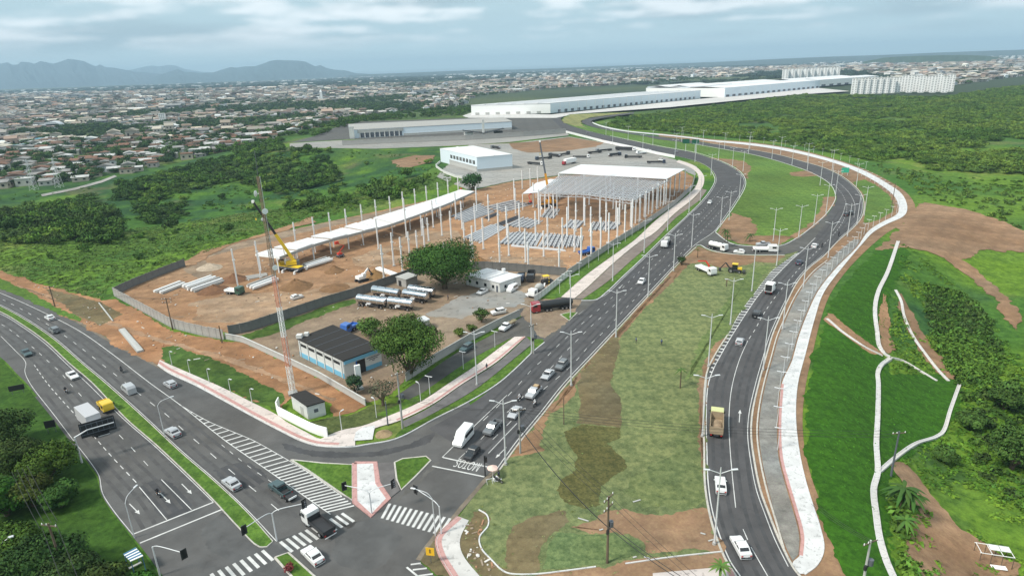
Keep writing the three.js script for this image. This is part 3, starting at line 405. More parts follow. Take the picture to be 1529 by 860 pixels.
sheet('cycle_path', 'grey cycle path between the red-edged pavement and grass strip', [...px([[786, 503.5], [775, 514], [744, 541], [712, 562], [690, 575], [643, 608], [600, 630]], 4), ...px([[605, 640], [650, 616], [690, 594], [719, 575], [765, 538], [796, 513]], 4)], SURF.pathGrey, { y: 0.1, maxE: 3, amp: 0.08 });
sheet('grass_strip', 'grass strip with kerb between cycle path and avenue near the junction', [...px([[590, 652], [600, 642], [650, 617], [690, 595], [719, 576], [765, 539], [797, 513], [800, 507]], 4), ...px([[810, 507], [812, 511], [797, 523], [770, 549], [743, 572], [700, 599], [650, 624], [592, 655]], 4)], SURF.verge, { y: 0.14, maxE: 2.5, amp: 0.35, scale: 6 });
sheet('service_road', 'worn asphalt service road beside the yard wall', flat([[590, 592], [620, 572], [650, 548], [680, 528], [727, 504], [758, 487], [778, 473], [772, 462], [800, 455], [838, 443], [868, 446], [892, 448], [862, 471], [838, 492], [813, 512], [800, 506], [790, 503], [768, 503], [758, 507], [711, 532], [680, 552], [640, 580], [615, 598]]), SURF.asphaltOld, { y: 0.016, maxE: 3, amp: 0.25, scale: 9 });
patch('dirt_apron', 'tan dusty apron at the yard gateway onto the avenue', [[776, 470], [790, 450], [812, 446], [838, 446], [870, 448], [858, 466], [836, 490], [814, 505], [800, 500], [796, 485], [788, 480]], SURF.yard, 0.022, { rag: 0.5 });
sheet('grass_strip', 'grass strip between service road and pale pavement', [...px([[600, 602], [640, 582], [680, 553], [711, 533], [758, 508]], 3), ...px([[766, 504], [743, 521], [711, 545], [670, 572], [627, 600], [577, 622], [560, 620]], 3)], SURF.verge, { y: 0.1, maxE: 2.5, amp: 0.3, scale: 6 });
sheet('grass_strip', 'weedy grass strip below the yard wall along the service road', [...px([[600, 580], [650, 546], [680, 527], [727, 503], [758, 486], [775, 474]], 3), ...px([[776, 468], [752, 481], [710, 503], [680, 518], [650, 536], [604, 566]], 3)], SURF.verge, { y: 0.06, maxE: 2.5, amp: 0.35, scale: 6 });
patch('verge_grass', 'olive grass patch in the corner in front of the white shed', [[460, 631], [489, 652], [534, 640], [590, 620], [628, 599], [600, 600], [556, 606], [518, 622], [500, 621]], surf([0.12, 0.15, 0.055], 'grass', 6), 0.07, { rag: 0.4 });
island('grass_island', 'small grass triangle at the yard gateway on the avenue', [[837, 470], [850, 467], [862, 467], [850, 479]], SURF.verge);
// upper part of the avenue's left side
sheet('pavement', 'long pink-edged pavement along the works wall', [...px([[838, 444], [873, 413], [907, 388], [941, 364], [950, 357], [981, 328], [1009, 306], [1031, 288], [1042, 273], [1042, 260], [1030, 250], [1010, 242]], 5), ...px([[1014, 239], [1036, 247], [1050, 260], [1052, 270], [1048, 282], [1034, 298], [1009, 318], [975, 350], [956, 361], [913, 396], [880, 427], [858, 446]], 5)], SURF.walkPink, { y: 0.13, maxE: 3, amp: 0.08 });
sheet('cycle_path', 'brownish cycle path beside the long avenue pavement', [...px([[859, 446], [881, 427], [914, 396], [957, 361], [976, 350], [1010, 318], [1035, 298], [1049, 282]], 5), ...px([[1056, 284], [1042, 302], [1010, 325], [980, 357], [941, 391], [907, 421], [870, 447]], 5)], SURF.pathBrown, { y: 0.1, maxE: 3, amp: 0.1 });
const gs = sheet('grass_strip', 'long green grass strip with kerb beside the upper avenue', [...px([[869, 448], [908, 421.5], [942, 391], [981, 357], [1011, 325], [1041, 302.5]], 5), ...px([[1046, 302.5], [1018, 329], [993, 352], [959, 385.5], [932, 410.5], [904, 437], [889, 448]], 5)], SURF.verge, { y: 0.14, maxE: 2.5, amp: 0.35, scale: 6 });
kerb(gs, px([[868, 449], [889, 448], [904, 438], [932, 411.5], [959, 386.3], [993, 353], [1018, 330], [1046, 303], [1061, 284], [1068, 268], [1062, 254.5]], 5), 0.3, 0.16, SURF.walkWhite);
sheet('grass_strip', 'green slope with small lamps between works wall and pavement', [...px([[806, 446], [848, 414], [873, 394], [924, 361], [956, 341], [1010, 304], [1036, 280]], 4), ...px([[1040, 276], [1030, 288], [1008, 306], [980, 328], [949, 357], [940, 364], [906, 388], [872, 413], [838, 444]], 4)], SURF.verge, { y: 0.08, maxE: 2.5, amp: 0.35, scale: 7 });
// corner pavement at the bottom
const s3 = sheet('pavement', 'white corner pavement with red edge at the bottom crossing', [...px([[684, 772], [653, 803], [655, 826], [675, 861], [700, 905]], 5), ...px([[760, 905], [716, 861], [690, 827], [687, 806], [700, 778]], 5)], SURF.walk, { y: 0.13, maxE: 2.5, amp: 0.08 });
part(s3, 'tactile_strip', extrudeAlong(px([[685, 773], [655, 803], [657, 826], [678, 862], [704, 905]], 5), [[-0.1, -0.1], [-0.1, 0.145], [0.6, 0.145], [0.6, -0.1]]), SURF.red);
kerb(s3, px([[683, 772], [652, 803], [654, 826], [674, 862], [700, 905]], 5), 0.26, 0.15, SURF.red);
patch('soil_patch', 'dry grass corner around the yellow sign', [[628, 837], [640, 818], [651, 806], [653, 827], [673, 861], [652, 859]], SURF.bedBrown, 0.06, { rag: 0.1 });
const s4 = sheet('pavement', 'pale pavement at the bottom edge beside the small palm', flat([[975, 857], [1075, 848], [1090, 852], [1102, 880], [975, 885]]), SURF.walkPink, { y: 0.14, maxE: 3, amp: 0.1 });
part(s4, 'tactile_strip', extrudeAlong(flat([[1088, 850], [1100, 874]]), [[-0.4, -0.1], [-0.4, 0.15], [0.4, 0.15], [0.4, -0.1]]), SURF.red);

// ---------------------------------------------------------------- yards and building site
patch('building_site_ground', 'orange bare earth of the walled building site', [[174, 440], [200, 418], [273, 394], [300, 374], [420, 346], [560, 316], [690, 288], [760, 272], [840, 262], [930, 254], [1015, 253], [1036, 264], [1032, 283], [1005, 306], [955, 342], [900, 377], [848, 408], [720, 399], [622, 406], [527, 440], [425, 470], [340, 498], [255, 480]], SURF.soilRed, 0.0, { rag: 0.4, amp: 0.3, scale: 30, maxE: 4 });
patch('site_road', 'grey-brown compacted strip along the left side of the site', [[180, 440], [205, 420], [275, 398], [330, 378], [400, 362], [480, 340], [560, 326], [640, 306], [640, 300], [560, 318], [470, 335], [380, 356], [300, 378], [270, 398], [330, 440], [300, 470], [250, 476]], SURF.yard, 0.012, { rag: 1, amp: 0.25 });
patch('tanker_yard', 'tan dirt yard where the tank trailers stand', [[342, 500], [425, 474], [527, 443], [622, 409], [720, 401], [846, 411], [800, 448], [778, 470], [752, 480], [704, 505], [660, 532], [640, 546], [606, 568], [580, 590], [548, 602], [477, 556], [416, 528], [362, 504]], SURF.yard, 0.006, { rag: 0.3, amp: 0.28, scale: 24 });
patch('yard_paving', 'grey worn paving in front of the white office', [[640, 470], [690, 440], [760, 430], [790, 440], [770, 460], [730, 462], [690, 478]], SURF.slabs, 0.014, { rag: 1.2 });
patch('yard_weeds', 'weedy green strip along the yard side of the dividing wall', [[350, 503], [369, 498], [425, 479], [486, 457], [530, 446], [532, 452], [492, 466], [440, 486], [400, 502], [372, 508]], SURF.wild, 0.03, { rag: 0.8, amp: 0.4 });
patch('upper_yard', 'grey concrete yard behind the steel shed', [[652, 264], [668, 246], [700, 216], [762, 214], [850, 204], [905, 213], [985, 231.5], [1040, 248], [1038, 262], [1015, 252], [930, 253], [840, 261], [765, 270], [700, 284]], SURF.slabs, 0.018, { rag: 0.6, amp: 0.15, scale: 40, maxE: 8 });
patch('earth_bank', 'tan earth strip behind the white hall', [[760, 214], [800, 211], [850, 205], [903, 213], [890, 219], [840, 226], [790, 228], [765, 222]], SURF.soil, 0.03, { rag: 1.2, maxE: 8 });
sheet('access_road', 'pale concrete road below the long grey retaining wall', flat([[432, 214], [515, 209], [700, 208], [845, 196], [850, 202], [760, 212], [690, 217], [560, 222], [432, 220]]), SURF.slabs, { y: 0.04, maxE: 8, amp: 0.1 });
sheet('access_road', 'grey car park around the long white supermarket', flat([[432, 213], [470, 203], [520, 182], [700, 176], [790, 172], [822, 176], [842, 194], [700, 206], [515, 208]]), SURF.asphaltOld, { y: 0.036, maxE: 10, amp: 0.1 });
sheet('access_road', 'pale forecourt of the big white factory', flat([[690, 173], [704, 168], [822, 171], [1000, 152], [1220, 131], [1270, 136], [1180, 142], [1000, 160], [860, 170], [830, 176], [700, 176]]), SURF.walk, { y: 0.05, maxE: 20, amp: 0.1 });

[[[[280, 455], [340, 440], [420, 436], [470, 440], [440, 462], [360, 482], [300, 478]], 'tan rutted soil near the dividing wall'], [[[440, 440], [520, 420], [560, 425], [520, 436], [470, 450]], 'pale tan haul track beside the soil heaps'], [[[600, 345], [680, 345], [700, 360], [650, 368], [600, 362]], 'pale tan soil in the middle of the site'], [[[520, 385], [580, 368], [640, 376], [600, 392], [540, 402]], 'pale tan soil behind the soil heaps'], [[[730, 384], [830, 384], [850, 398], [780, 398], [735, 394]], 'pale tan strip along the yard wall'], [[[850, 300], [930, 306], [990, 290], [1000, 282], [940, 312], [900, 330], [850, 325]], 'brown trampled soil under the steel roof']].forEach(([p, l], i) => patch('trampled_soil', l, p, i === 5 ? SURF.soil : surf([0.40, 0.28, 0.185], 'dirt', 11), 0.02 + i * 0.001, { rag: 1.3, scale: 6, amp: 0.3 }));
[[[[20, 425], [90, 446], [170, 482], [240, 506], [330, 530], [430, 566], [500, 596], [498, 600], [425, 571], [325, 535], [235, 511], [165, 487], [85, 451]], 'paler wheel rut along the dirt track'], [[[60, 428], [150, 452], [180, 470], [150, 486], [110, 470]], 'brown churned soil at the far end of the dirt track']].forEach(([p, l], i) => patch('wheel_rut', l, p, i ? SURF.bedBrown : surf([0.42, 0.27, 0.17], 'dirt', 9), 0.03 + i * 0.002, { rag: 0.5, amp: 0.35, scale: 5 }));

// tyre-darkened tracks
const trackM = mat([0.122, 0.12, 0.121], { map: TX.asphalt }), trackD = mat([0.096, 0.096, 0.1], { map: TX.asphalt });
const tracks = (road, m, y, arr) => { for (const a of arr) { const P = px(a, 8); for (const o of [-0.85, 0.85]) { const Q = P.map((p, i) => { const q = P[Math.min(P.length - 1, i + 1)], r = P[Math.max(0, i - 1)], dx = q.x - r.x, dz = q.z - r.z, l = Math.hypot(dx, dz) || 1; return new THREE.Vector3(p.x + dz / l * o, 0, p.z - dx / l * o); }); part(road, 'tyre_track', lineGeo(Q, 0.62, y), m); } } };
tracks(highway, trackM, 0.0085, [[[-100, 408], [0, 451], [42, 473], [90, 506], [140, 546], [192, 592], [240, 632], [290, 680], [345, 726], [390, 766]], [[-100, 396], [0, 442], [46, 463], [105, 496], [160, 537], [214, 580], [262, 620], [320, 668], [380, 713], [450, 768]], [[-100, 440], [0, 477], [26, 492], [50, 511], [85, 540], [115, 566], [150, 602], [210, 660], [255, 704], [300, 752]], [[0, 491], [26, 510], [58, 542], [95, 580], [150, 644], [190, 688], [226, 722], [262, 764]], [[60, 590], [100, 640], [135, 680], [165, 712], [200, 752], [222, 786]]]);
tracks(avenue, trackD, 0.0095, [[[715, 625], [760, 580], [800, 540], [850, 492], [900, 446], [950, 398], [1000, 350], [1040, 312], [1062, 288]], [[695, 668], [730, 632], [785, 576], [830, 530], [880, 482], [930, 434], [980, 386], [1030, 338], [1066, 300], [1082, 282]], [[714, 674], [750, 640], [800, 587], [850, 538], [900, 486], [950, 434], [1000, 386], [1045, 340], [1076, 306], [1092, 284]], [[735, 684], [775, 642], [826, 586], [876, 530], [920, 482], [970, 428], [1012, 384]]]);
tracks(loop, trackD, 0.0135, [[[1128, 870], [1108, 828], [1090, 790], [1080, 750], [1075, 710], [1072, 660], [1072, 610], [1076, 570], [1090, 535], [1106, 505], [1124, 475], [1146, 442], [1172, 410], [1206, 378], [1236, 346], [1256, 316]], [[1170, 870], [1146, 826], [1128, 784], [1117, 745], [1110, 700], [1106, 655], [1106, 615], [1113, 570], [1126, 530], [1140, 496], [1160, 458], [1184, 424], [1218, 390], [1250, 354], [1276, 322]]]);

// dust along the kerbs
const dustM = mat([0.25, 0.215, 0.17], { map: TX.dirt }), dust = (road, y, w, P0, o) => { const P = px(P0, 6); part(road, 'kerb_dust', lineGeo(P.map((p, i) => { const q = P[Math.min(P.length - 1, i + 1)], r = P[Math.max(0, i - 1)], dx = q.x - r.x, dz = q.z - r.z, l = Math.hypot(dx, dz) || 1, k = o + 0.5 * (fbm(p.x / 6, p.z / 6, 3) - 0.5); return new THREE.Vector3(p.x + dz / l * k, 0, p.z - dx / l * k); }), w, y), dustM); };
dust(avenue, 0.0105, 0.7, avR.slice(0, 9), -0.35); dust(avenue, 0.0105, 0.5, avL.slice(2, 15), 0.25); dust(highway, 0.0105, 0.6, U_out.slice(8, 18), 0.3); dust(highway, 0.0105, 0.9, U_out.slice(2, 8), 0.4); dust(highway, 0.0105, 0.8, cornerR.slice(0, 7), -0.4); dust(loop, 0.0145, 0.4, rdR.slice(2, 18), -0.2);
// ================================================================ vegetation
const LEAF = mat([1, 1, 1], { roughness: 0.85, side: THREE.DoubleSide }); LEAF.vertexColors = true;
const BARK = mat([0.16, 0.12, 0.085], { map: TX.bark });
function leafGeo(list, leaf, col) {             // list of [x,y,z,nx,ny,nz]: one bent leaf spray each
  const pos = [], nor = [], cl = [], idx = [];
  const N = new THREE.Vector3(), U = new THREE.Vector3(), V = new THREE.Vector3(), R = new THREE.Vector3();
  for (const [x, y, z, nx, ny, nz, tl = 1] of list) {
    N.set(nx, ny, nz).normalize(); R.set(rnd() - 0.5, rnd() - 0.5, rnd() - 0.5); const F = N.clone().addScaledVector(R, 1.3).normalize();
    U.set(rnd() - 0.5, rnd() - 0.5, rnd() - 0.5).cross(F).normalize(); V.copy(F).cross(U); const s = leaf * rr(0.6, 1.35), b = rr(0.66, 1.3) * tl, k = pos.length / 3, hue = rr(-0.12, 0.12);
    const P = (u, v, w) => { pos.push(x + U.x * u + V.x * v + F.x * w, y + U.y * u + V.y * v + F.y * w, z + U.z * u + V.z * v + F.z * w); const q = F.clone().multiplyScalar(Math.sign(F.dot(N)) || 1).lerp(N, 0.55).normalize(); nor.push(q.x, q.y, q.z); cl.push(col[0] * b * (1 + hue), col[1] * b, col[2] * b * (1 - hue)); };
    P(-s, 0, 0); P(0, -s * 0.55, s * 0.12); P(s, 0, 0); P(0, s * 0.55, s * 0.12); idx.push(k, k + 1, k + 2, k, k + 2, k + 3);
  }
  const g = new THREE.BufferGeometry(); g.setAttribute('position', new THREE.Float32BufferAttribute(pos, 3)); g.setAttribute('normal', new THREE.Float32BufferAttribute(nor, 3)); g.setAttribute('color', new THREE.Float32BufferAttribute(cl, 3)); g.setIndex(idx); return g;
}
function crownPts(n, lobes) {                   // lobes [x,y,z,rx,ry,rz]
  const out = [], tint0 = rnd, tot = lobes.reduce((s, l) => s + l[3] * l[5], 0);
  for (const l of lobes) { const m = Math.max(3, Math.round(n * l[3] * l[5] / tot)), tl = rr(0.68, 1.32); for (let i = 0; i < m; i++) { let a = rr(-1, 1); if (a < -0.35 && rnd() < 0.5) a = -a * 0.6; const t = rr(0, 6.283), c = Math.sqrt(1 - a * a), r = Math.pow(rnd(), 0.28) * rr(0.88, 1.08); const nx = c * Math.cos(t), ny = a, nz = c * Math.sin(t); out.push([l[0] + nx * r * l[3], l[1] + ny * r * l[4], l[2] + nz * r * l[5], nx, ny + 0.35, nz, tl]); } }
  return out;
}
function lobeSet(n, R, Hh, y0) { const L = [[0, y0 + Hh * 0.42, 0, R * 0.66, Hh * 0.4, R * 0.66]]; for (let i = 0; i < n; i++) { const t = i * 2.4 + rr(0, 0.8), q = Math.sqrt((i + 0.3) / n) * R * 0.72, s = rr(0.22, 0.48) * R; L.push([Math.cos(t) * q * rr(0.85, 1.1), y0 + Hh * (0.72 - 0.42 * (q / R) * (q / R)) + rr(-0.16, 0.14) * Hh, Math.sin(t) * q, s, s * rr(0.6, 0.85), s]); } return L; }
const canopyGeos = []; for (let i = 0; i < 5; i++) canopyGeos.push(leafGeo(crownPts(420, lobeSet(9, 1, 0.9, 0.25)), 0.125, [1, 1, 1]));
const bushGeos = []; for (let i = 0; i < 3; i++) bushGeos.push(leafGeo(crownPts(70, lobeSet(4, 1, 0.6, 0.05)), 0.24, [1, 1, 1]));
const tuftGeos = []; for (let i = 0; i < 3; i++) { const l = []; for (let k = 0; k < 16; k++) { const t = rr(0, 6.28), q = rr(0, 0.9); l.push([Math.cos(t) * q, rr(0.05, 0.3), Math.sin(t) * q, Math.cos(t) * 0.7, 1.2, Math.sin(t) * 0.7]); } tuftGeos.push(leafGeo(l, 0.34, [1, 1, 1])); }
function inside(P, x, z) { let c = false; for (let i = 0, j = P.length - 1; i < P.length; j = i++) { const a = P[i], b = P[j]; if ((a.z > z) !== (b.z > z) && x < (b.x - a.x) * (z - a.z) / (b.z - a.z) + a.x) c = !c; } return c; }
const dens = (a) => { const o = []; for (let i = 0; i < a.length; i++) { const p = a[i], q = a[(i + 1) % a.length]; for (let k = 0; k < 4; k++) o.push(T(p[0] + (q[0] - p[0]) * k / 4, p[1] + (q[1] - p[1]) * k / 4)); } return o; };
function scatter(P, step, keep = () => 1, jit = 0.9) {
  let x0 = 1e9, x1 = -1e9, z0 = 1e9, z1 = -1e9; for (const p of P) { x0 = Math.min(x0, p.x); x1 = Math.max(x1, p.x); z0 = Math.min(z0, p.z); z1 = Math.max(z1, p.z); }
  const out = []; for (let x = x0; x < x1; x += step) for (let z = z0; z < z1; z += step) { const X = x + rr(-jit, jit) * step * 0.5, Z = z + rr(-jit, jit) * step * 0.5; if (inside(P, X, Z) && rnd() < keep(X, Z)) out.push([X, Z]); } return out;
}
function plantMass(name, label, category, part0, geos, pts, size, cols, sink = 0.1, hs = [0.8, 1.15]) {
  const o = new THREE.Group(); o.name = numbered(name); o.userData = { label, kind: 'stuff', category }; scene.add(o);
  const by = geos.map(() => []); for (const p of pts) by[Math.floor(rnd() * geos.length)].push(p);
  const M = new THREE.Matrix4(), Q = new THREE.Quaternion(), E = new THREE.Euler(), c = new THREE.Color();
  geos.forEach((g, k) => {
    if (!by[k].length) return; const im = new THREE.InstancedMesh(g, LEAF, by[k].length); im.name = part0; im.castShadow = im.receiveShadow = true;
    by[k].forEach(([x, z], i) => { const s = rr(size[0], size[1]), n = fbm(x / 40, z / 40, 3); E.set(rr(-0.12, 0.12), rr(0, 6.28), rr(-0.12, 0.12)); Q.setFromEuler(E); M.compose(new THREE.Vector3(x, terrain(x, z) - sink * s, z), Q, new THREE.Vector3(s * rr(0.85, 1.15), s * rr(hs[0], hs[1]), s * rr(0.85, 1.15))); im.setMatrixAt(i, M); const a = cols[Math.floor(Math.min(0.999, Math.max(0, n * 1.9 - 0.45 + rr(-0.22, 0.22))) * cols.length)], v = rr(0.8, 1.2); im.setColorAt(i, c.setRGB(a[0] * v, a[1] * v, a[2] * v)); });
    o.add(im);
  });
  return o;
}
const G_DARK = [[0.036, 0.082, 0.016], [0.046, 0.098, 0.018], [0.058, 0.118, 0.02], [0.05, 0.09, 0.022]];
const G_MID = [[0.062, 0.128, 0.02], [0.085, 0.16, 0.024], [0.11, 0.185, 0.03], [0.075, 0.135, 0.028]];
const G_LIGHT = [[0.07, 0.15, 0.022], [0.10, 0.19, 0.030], [0.085, 0.165, 0.03], [0.12, 0.19, 0.045]];
// right-hand woodland
const forestP = dens([[905, 190], [925, 177], [1000, 168], [1080, 158], [1150, 148], [1200, 142], [1290, 143], [1400, 146], [1529, 128], [1680, 120], [1680, 270], [1529, 262], [1400, 255], [1300, 240], [1240, 228], [1160, 212], [1060, 203], [960, 195]]);
const bank = lineDist;
const clearR = (d) => (x, z) => lineDist(edgeR, x, z) > d ? 1 : 0;
plantMass('woodland', 'dense mid-green woodland behind the white footway on the right', 'woodland', 'canopy', canopyGeos, scatter(forestP, 5.2, (x, z) => lineDist(edgeR, x, z) > 9 ? (z > -520 ? 0.95 : 0.8) * sm(0.28, 0.36, fbm(x / 45 + 8, z / 45, 3)) : 0), [2.2, 5.2], [...G_MID, [0.10, 0.17, 0.026], [0.12, 0.195, 0.03], [0.14, 0.21, 0.034]], 0.12, [0.45, 1.0]);
const scrubP = dens([[1300, 245], [1400, 262], [1529, 270], [1640, 270], [1640, 360], [1529, 345], [1440, 310], [1375, 298], [1345, 280]]);
plantMass('scrub', 'low green scrub between the woodland and the bare soil pad', 'scrub', 'bush', bushGeos, scatter(scrubP, 3, (x, z) => lineDist(edgeR, x, z) > 5 ? 0.35 : 0), [0.9, 2.3], G_MID);
// slope and valley on the right
const slopeP = dens([[1262, 878], [1240, 800], [1216, 725], [1207, 680], [1205, 600], [1216, 530], [1243, 452], [1280, 402], [1320, 366], [1345, 362], [1360, 380], [1330, 440], [1320, 520], [1330, 560], [1420, 560], [1440, 600], [1410, 650], [1340, 690], [1325, 760], [1340, 880]]);
sheet('grass_slope', 'lush deep green grass slope falling from the footway', slopeP, SURF.lush, { drape: true, y: 0.05, rag: 0.8, maxE: 3.5, iter: 10, amp: 0.16, scale: 10 });
plantMass('slope_grass', 'thick tufts of lush grass on the slope below the footway', 'grass', 'tuft', tuftGeos, scatter(slopeP, 0.8, (x, z) => (lineDist(edgeR, x, z) > 0.6 ? 0.6 : 0)), [0.3, 0.6], [[0.05, 0.155, 0.010], [0.055, 0.165, 0.011], [0.066, 0.18, 0.012], [0.048, 0.14, 0.011]], 0.02, [0.4, 0.7]);
const valleyP = dens([[1345, 362], [1380, 385], [1420, 420], [1470, 470], [1529, 540], [1700, 640], [1700, 900], [1360, 900], [1330, 760], [1345, 690], [1410, 650], [1440, 600], [1425, 560], [1335, 556], [1325, 500], [1340, 430]]);
const soilValley = [dens([[1325, 690], [1350, 692], [1380, 720], [1400, 745], [1440, 790], [1500, 830], [1529, 845], [1529, 870], [1400, 880], [1345, 840], [1360, 800], [1380, 770], [1350, 730]]), dens([[1345, 436], [1362, 470], [1385, 510], [1412, 545], [1435, 568], [1410, 566], [1385, 540], [1365, 510], [1352, 480], [1338, 450]])];
const openV = (x, z) => soilValley.some(P => inside(P, x, z)) ? 0.55 * sm(0.46, 0.56, fbm(x / 7, z / 7, 3)) : 1;
plantMass('valley_grass', 'mixed green weeds covering the valley floor at right', 'weeds', 'tuft', tuftGeos, scatter(valleyP, 1.15, (x, z) => 0.75 * openV(x, z) * sm(0.36, 0.46, fbm(x / 12 + 4, z / 12, 3))), [0.55, 1.3], [[0.075, 0.165, 0.016], [0.095, 0.19, 0.02], [0.06, 0.14, 0.016], [0.12, 0.215, 0.022]], 0.02, [0.6, 1.1]);
plantMass('valley_shrubs', 'dark tangled shrubs in the valley hollow at right', 'shrubs', 'bush', bushGeos, [...scatter(dens([[1385, 425], [1440, 440], [1480, 480], [1500, 540], [1480, 580], [1430, 575], [1400, 520], [1380, 460]]), 1.5), ...scatter(dens([[1440, 580], [1529, 560], [1700, 640], [1700, 860], [1529, 800], [1460, 700], [1440, 640]]), 2.1, (x, z) => 0.5 * openV(x, z)), ...scatter(dens([[1326, 700], [1350, 690], [1352, 760], [1345, 820], [1440, 860], [1529, 860], [1529, 890], [1340, 890]]), 1.8, (x, z) => 0.6 * openV(x, z))], [0.8, 2.1], [...G_DARK, [0.055, 0.12, 0.02], [0.075, 0.15, 0.022]], 0.1, [0.7, 1.3]);
for (const P of soilValley) sheet('bare_earth', P === soilValley[0] ? 'orange bare earth in the valley at the bottom right' : 'eroded orange earth gully beside the stepped drain', P, SURF.soil, { drape: true, y: 0.06, rag: 1.0, maxE: 3, iter: 10, amp: 0.3 });
sheet('bare_earth', 'wide tan graded soil pad beyond the bend at right', dens([[1352, 330], [1368, 306], [1380, 302], [1440, 312], [1500, 332], [1529, 345], [1560, 360], [1560, 376], [1529, 376], [1470, 372], [1450, 386], [1410, 385], [1380, 374], [1340, 368], [1312, 374]]), SURF.soil, { drape: true, y: 0.07, rag: 1.6, maxE: 4, iter: 10, amp: 0.3 });
sheet('bare_earth', 'winding dirt track from the graded pad down the valley', dens([[1402, 380], [1430, 386], [1452, 398], [1480, 425], [1510, 450], [1524, 478], [1520, 496], [1506, 480], [1490, 452], [1460, 420], [1430, 402]]), SURF.soil, { drape: true, y: 0.08, rag: 1.2, maxE: 3, iter: 10, amp: 0.3 });
sheet('bare_earth', 'bare reddish band across the grass slope', dens([[1236, 468], [1244, 470], [1275, 496], [1305, 518], [1322, 528], [1320, 534], [1300, 528], [1270, 508], [1244, 488], [1232, 478]]), SURF.soilRed, { drape: true, y: 0.09, rag: 0.5, maxE: 3, iter: 10 });
sheet('bare_earth', 'bare earth beside the long concrete drain', dens([[1322, 440], [1328, 470], [1330, 500], [1338, 524], [1326, 528], [1316, 522], [1312, 490], [1316, 455]]), SURF.soilRed, { drape: true, y: 0.09, rag: 0.5, maxE: 3, iter: 10 });
sheet('bare_earth', 'orange bare slope strip beside the left carriageway wall', dens([[272, 394], [300, 378], [330, 368], [420, 340], [465, 324], [470, 332], [420, 346], [345, 366], [280, 400]]), SURF.soilRed, { drape: true, y: 0.1, rag: 1.2, maxE: 4, iter: 10 });
// left valley
const valleyL = dens([[-60, 300], [0, 292], [80, 285], [160, 278], [240, 258], [330, 236], [430, 220], [560, 226], [640, 236], [655, 254], [690, 270], [640, 290], [560, 306], [420, 338], [273, 386], [200, 409], [165, 424], [90, 410], [0, 384], [-60, 365]]);
const woodsL = [dens([[5, 322], [60, 302], [120, 300], [175, 318], [182, 352], [165, 366], [60, 366], [0, 362]]), dens([[175, 276], [240, 262], [300, 245], [360, 232], [400, 218], [470, 226], [500, 250], [510, 272], [470, 280], [430, 292], [350, 280], [280, 292], [200, 306], [170, 300]]), dens([[430, 285], [520, 276], [600, 262], [640, 270], [600, 296], [540, 306], [470, 318], [430, 316]]), dens([[200, 312], [280, 300], [285, 322], [240, 336], [205, 335]])];
const woodDens = (x, z) => woodsL.reduce((s, P, i) => Math.max(s, inside(P, x, z) ? [0.95, 0.85, 0.22, 0.5][i] : 0), 0) * sm(0.34, 0.44, fbm(x / 20 + 6, z / 20, 3));
plantMass('valley_trees', 'dark green trees filling the valley left of the building site', 'woodland', 'canopy', canopyGeos, scatter(valleyL, 5.2, (x, z) => lineDist(edgeL, x, z) < -5 ? Math.max(woodDens(x, z), 0.05 * sm(0.45, 0.6, fbm(x / 30 + 2, z / 30, 3))) : 0), [2.2, 5.6], [...G_DARK, ...G_MID], 0.12, [0.65, 1.3]);
plantMass('valley_scrub', 'scattered bushes on the green valley slopes at left', 'scrub', 'bush', bushGeos, scatter(valleyL, 3.6, (x, z) => lineDist(edgeL, x, z) < -3 ? 0.22 * sm(0.47, 0.6, fbm(x / 28 + 3, z / 28, 4)) : 0), [0.7, 1.8], [...G_MID, ...G_LIGHT]);
plantMass('valley_grass', 'rough grass on the green slopes left of the building site', 'grass', 'tuft', tuftGeos, scatter(dens([[-40, 330], [180, 345], [420, 310], [640, 262], [690, 270], [560, 308], [420, 340], [273, 388], [165, 426], [150, 448], [60, 424], [0, 404], [-40, 395]]), 1.7, () => 0.7), [0.7, 1.5], [[0.075, 0.135, 0.026], [0.095, 0.16, 0.03], [0.062, 0.112, 0.024], [0.13, 0.175, 0.045]], 0.02, [0.5, 0.9]);
sheet('grass_slope', 'smooth bright green embankment below the white hall', dens([[612, 270], [648, 250], [682, 264], [690, 268], [660, 284], [630, 282], [610, 276]]), SURF.verge, { drape: true, y: 0.08, rag: 0.6, maxE: 4 });
sheet('bare_earth', 'bare brown patches on the green slope below the access road', dens([[585, 240], [620, 232], [650, 232], [645, 242], [612, 250], [594, 250]]), SURF.soil, { drape: true, y: 0.09, rag: 1.5, maxE: 4 });
plantMass('valley_trees', 'dark trees between the town and the long white store', 'woodland', 'canopy', canopyGeos, scatter(dens([[300, 232], [380, 216], [430, 200], [520, 176], [600, 168], [700, 158], [704, 166], [690, 172], [540, 182], [480, 202], [430, 214], [360, 232]]), 8.5, (x, z) => 0.75 * sm(0.3, 0.5, fbm(x / 60, z / 60, 3))), [3.2, 6], [...G_DARK, G_MID[0]], 0.1);
// verge at the lower left
const lowL = flat([[-80, 560], [0, 536], [38, 577], [75, 622], [108, 665], [143, 712], [148, 738], [165, 766], [195, 803], [238, 860], [250, 880], [-80, 900]]);
sheet('verge_grass', 'mown green verge beside the highway at the bottom left', lowL, surf([0.052, 0.118, 0.018], 'grass', 8), { y: 0.02, maxE: 4, amp: 0.3, scale: 12 });

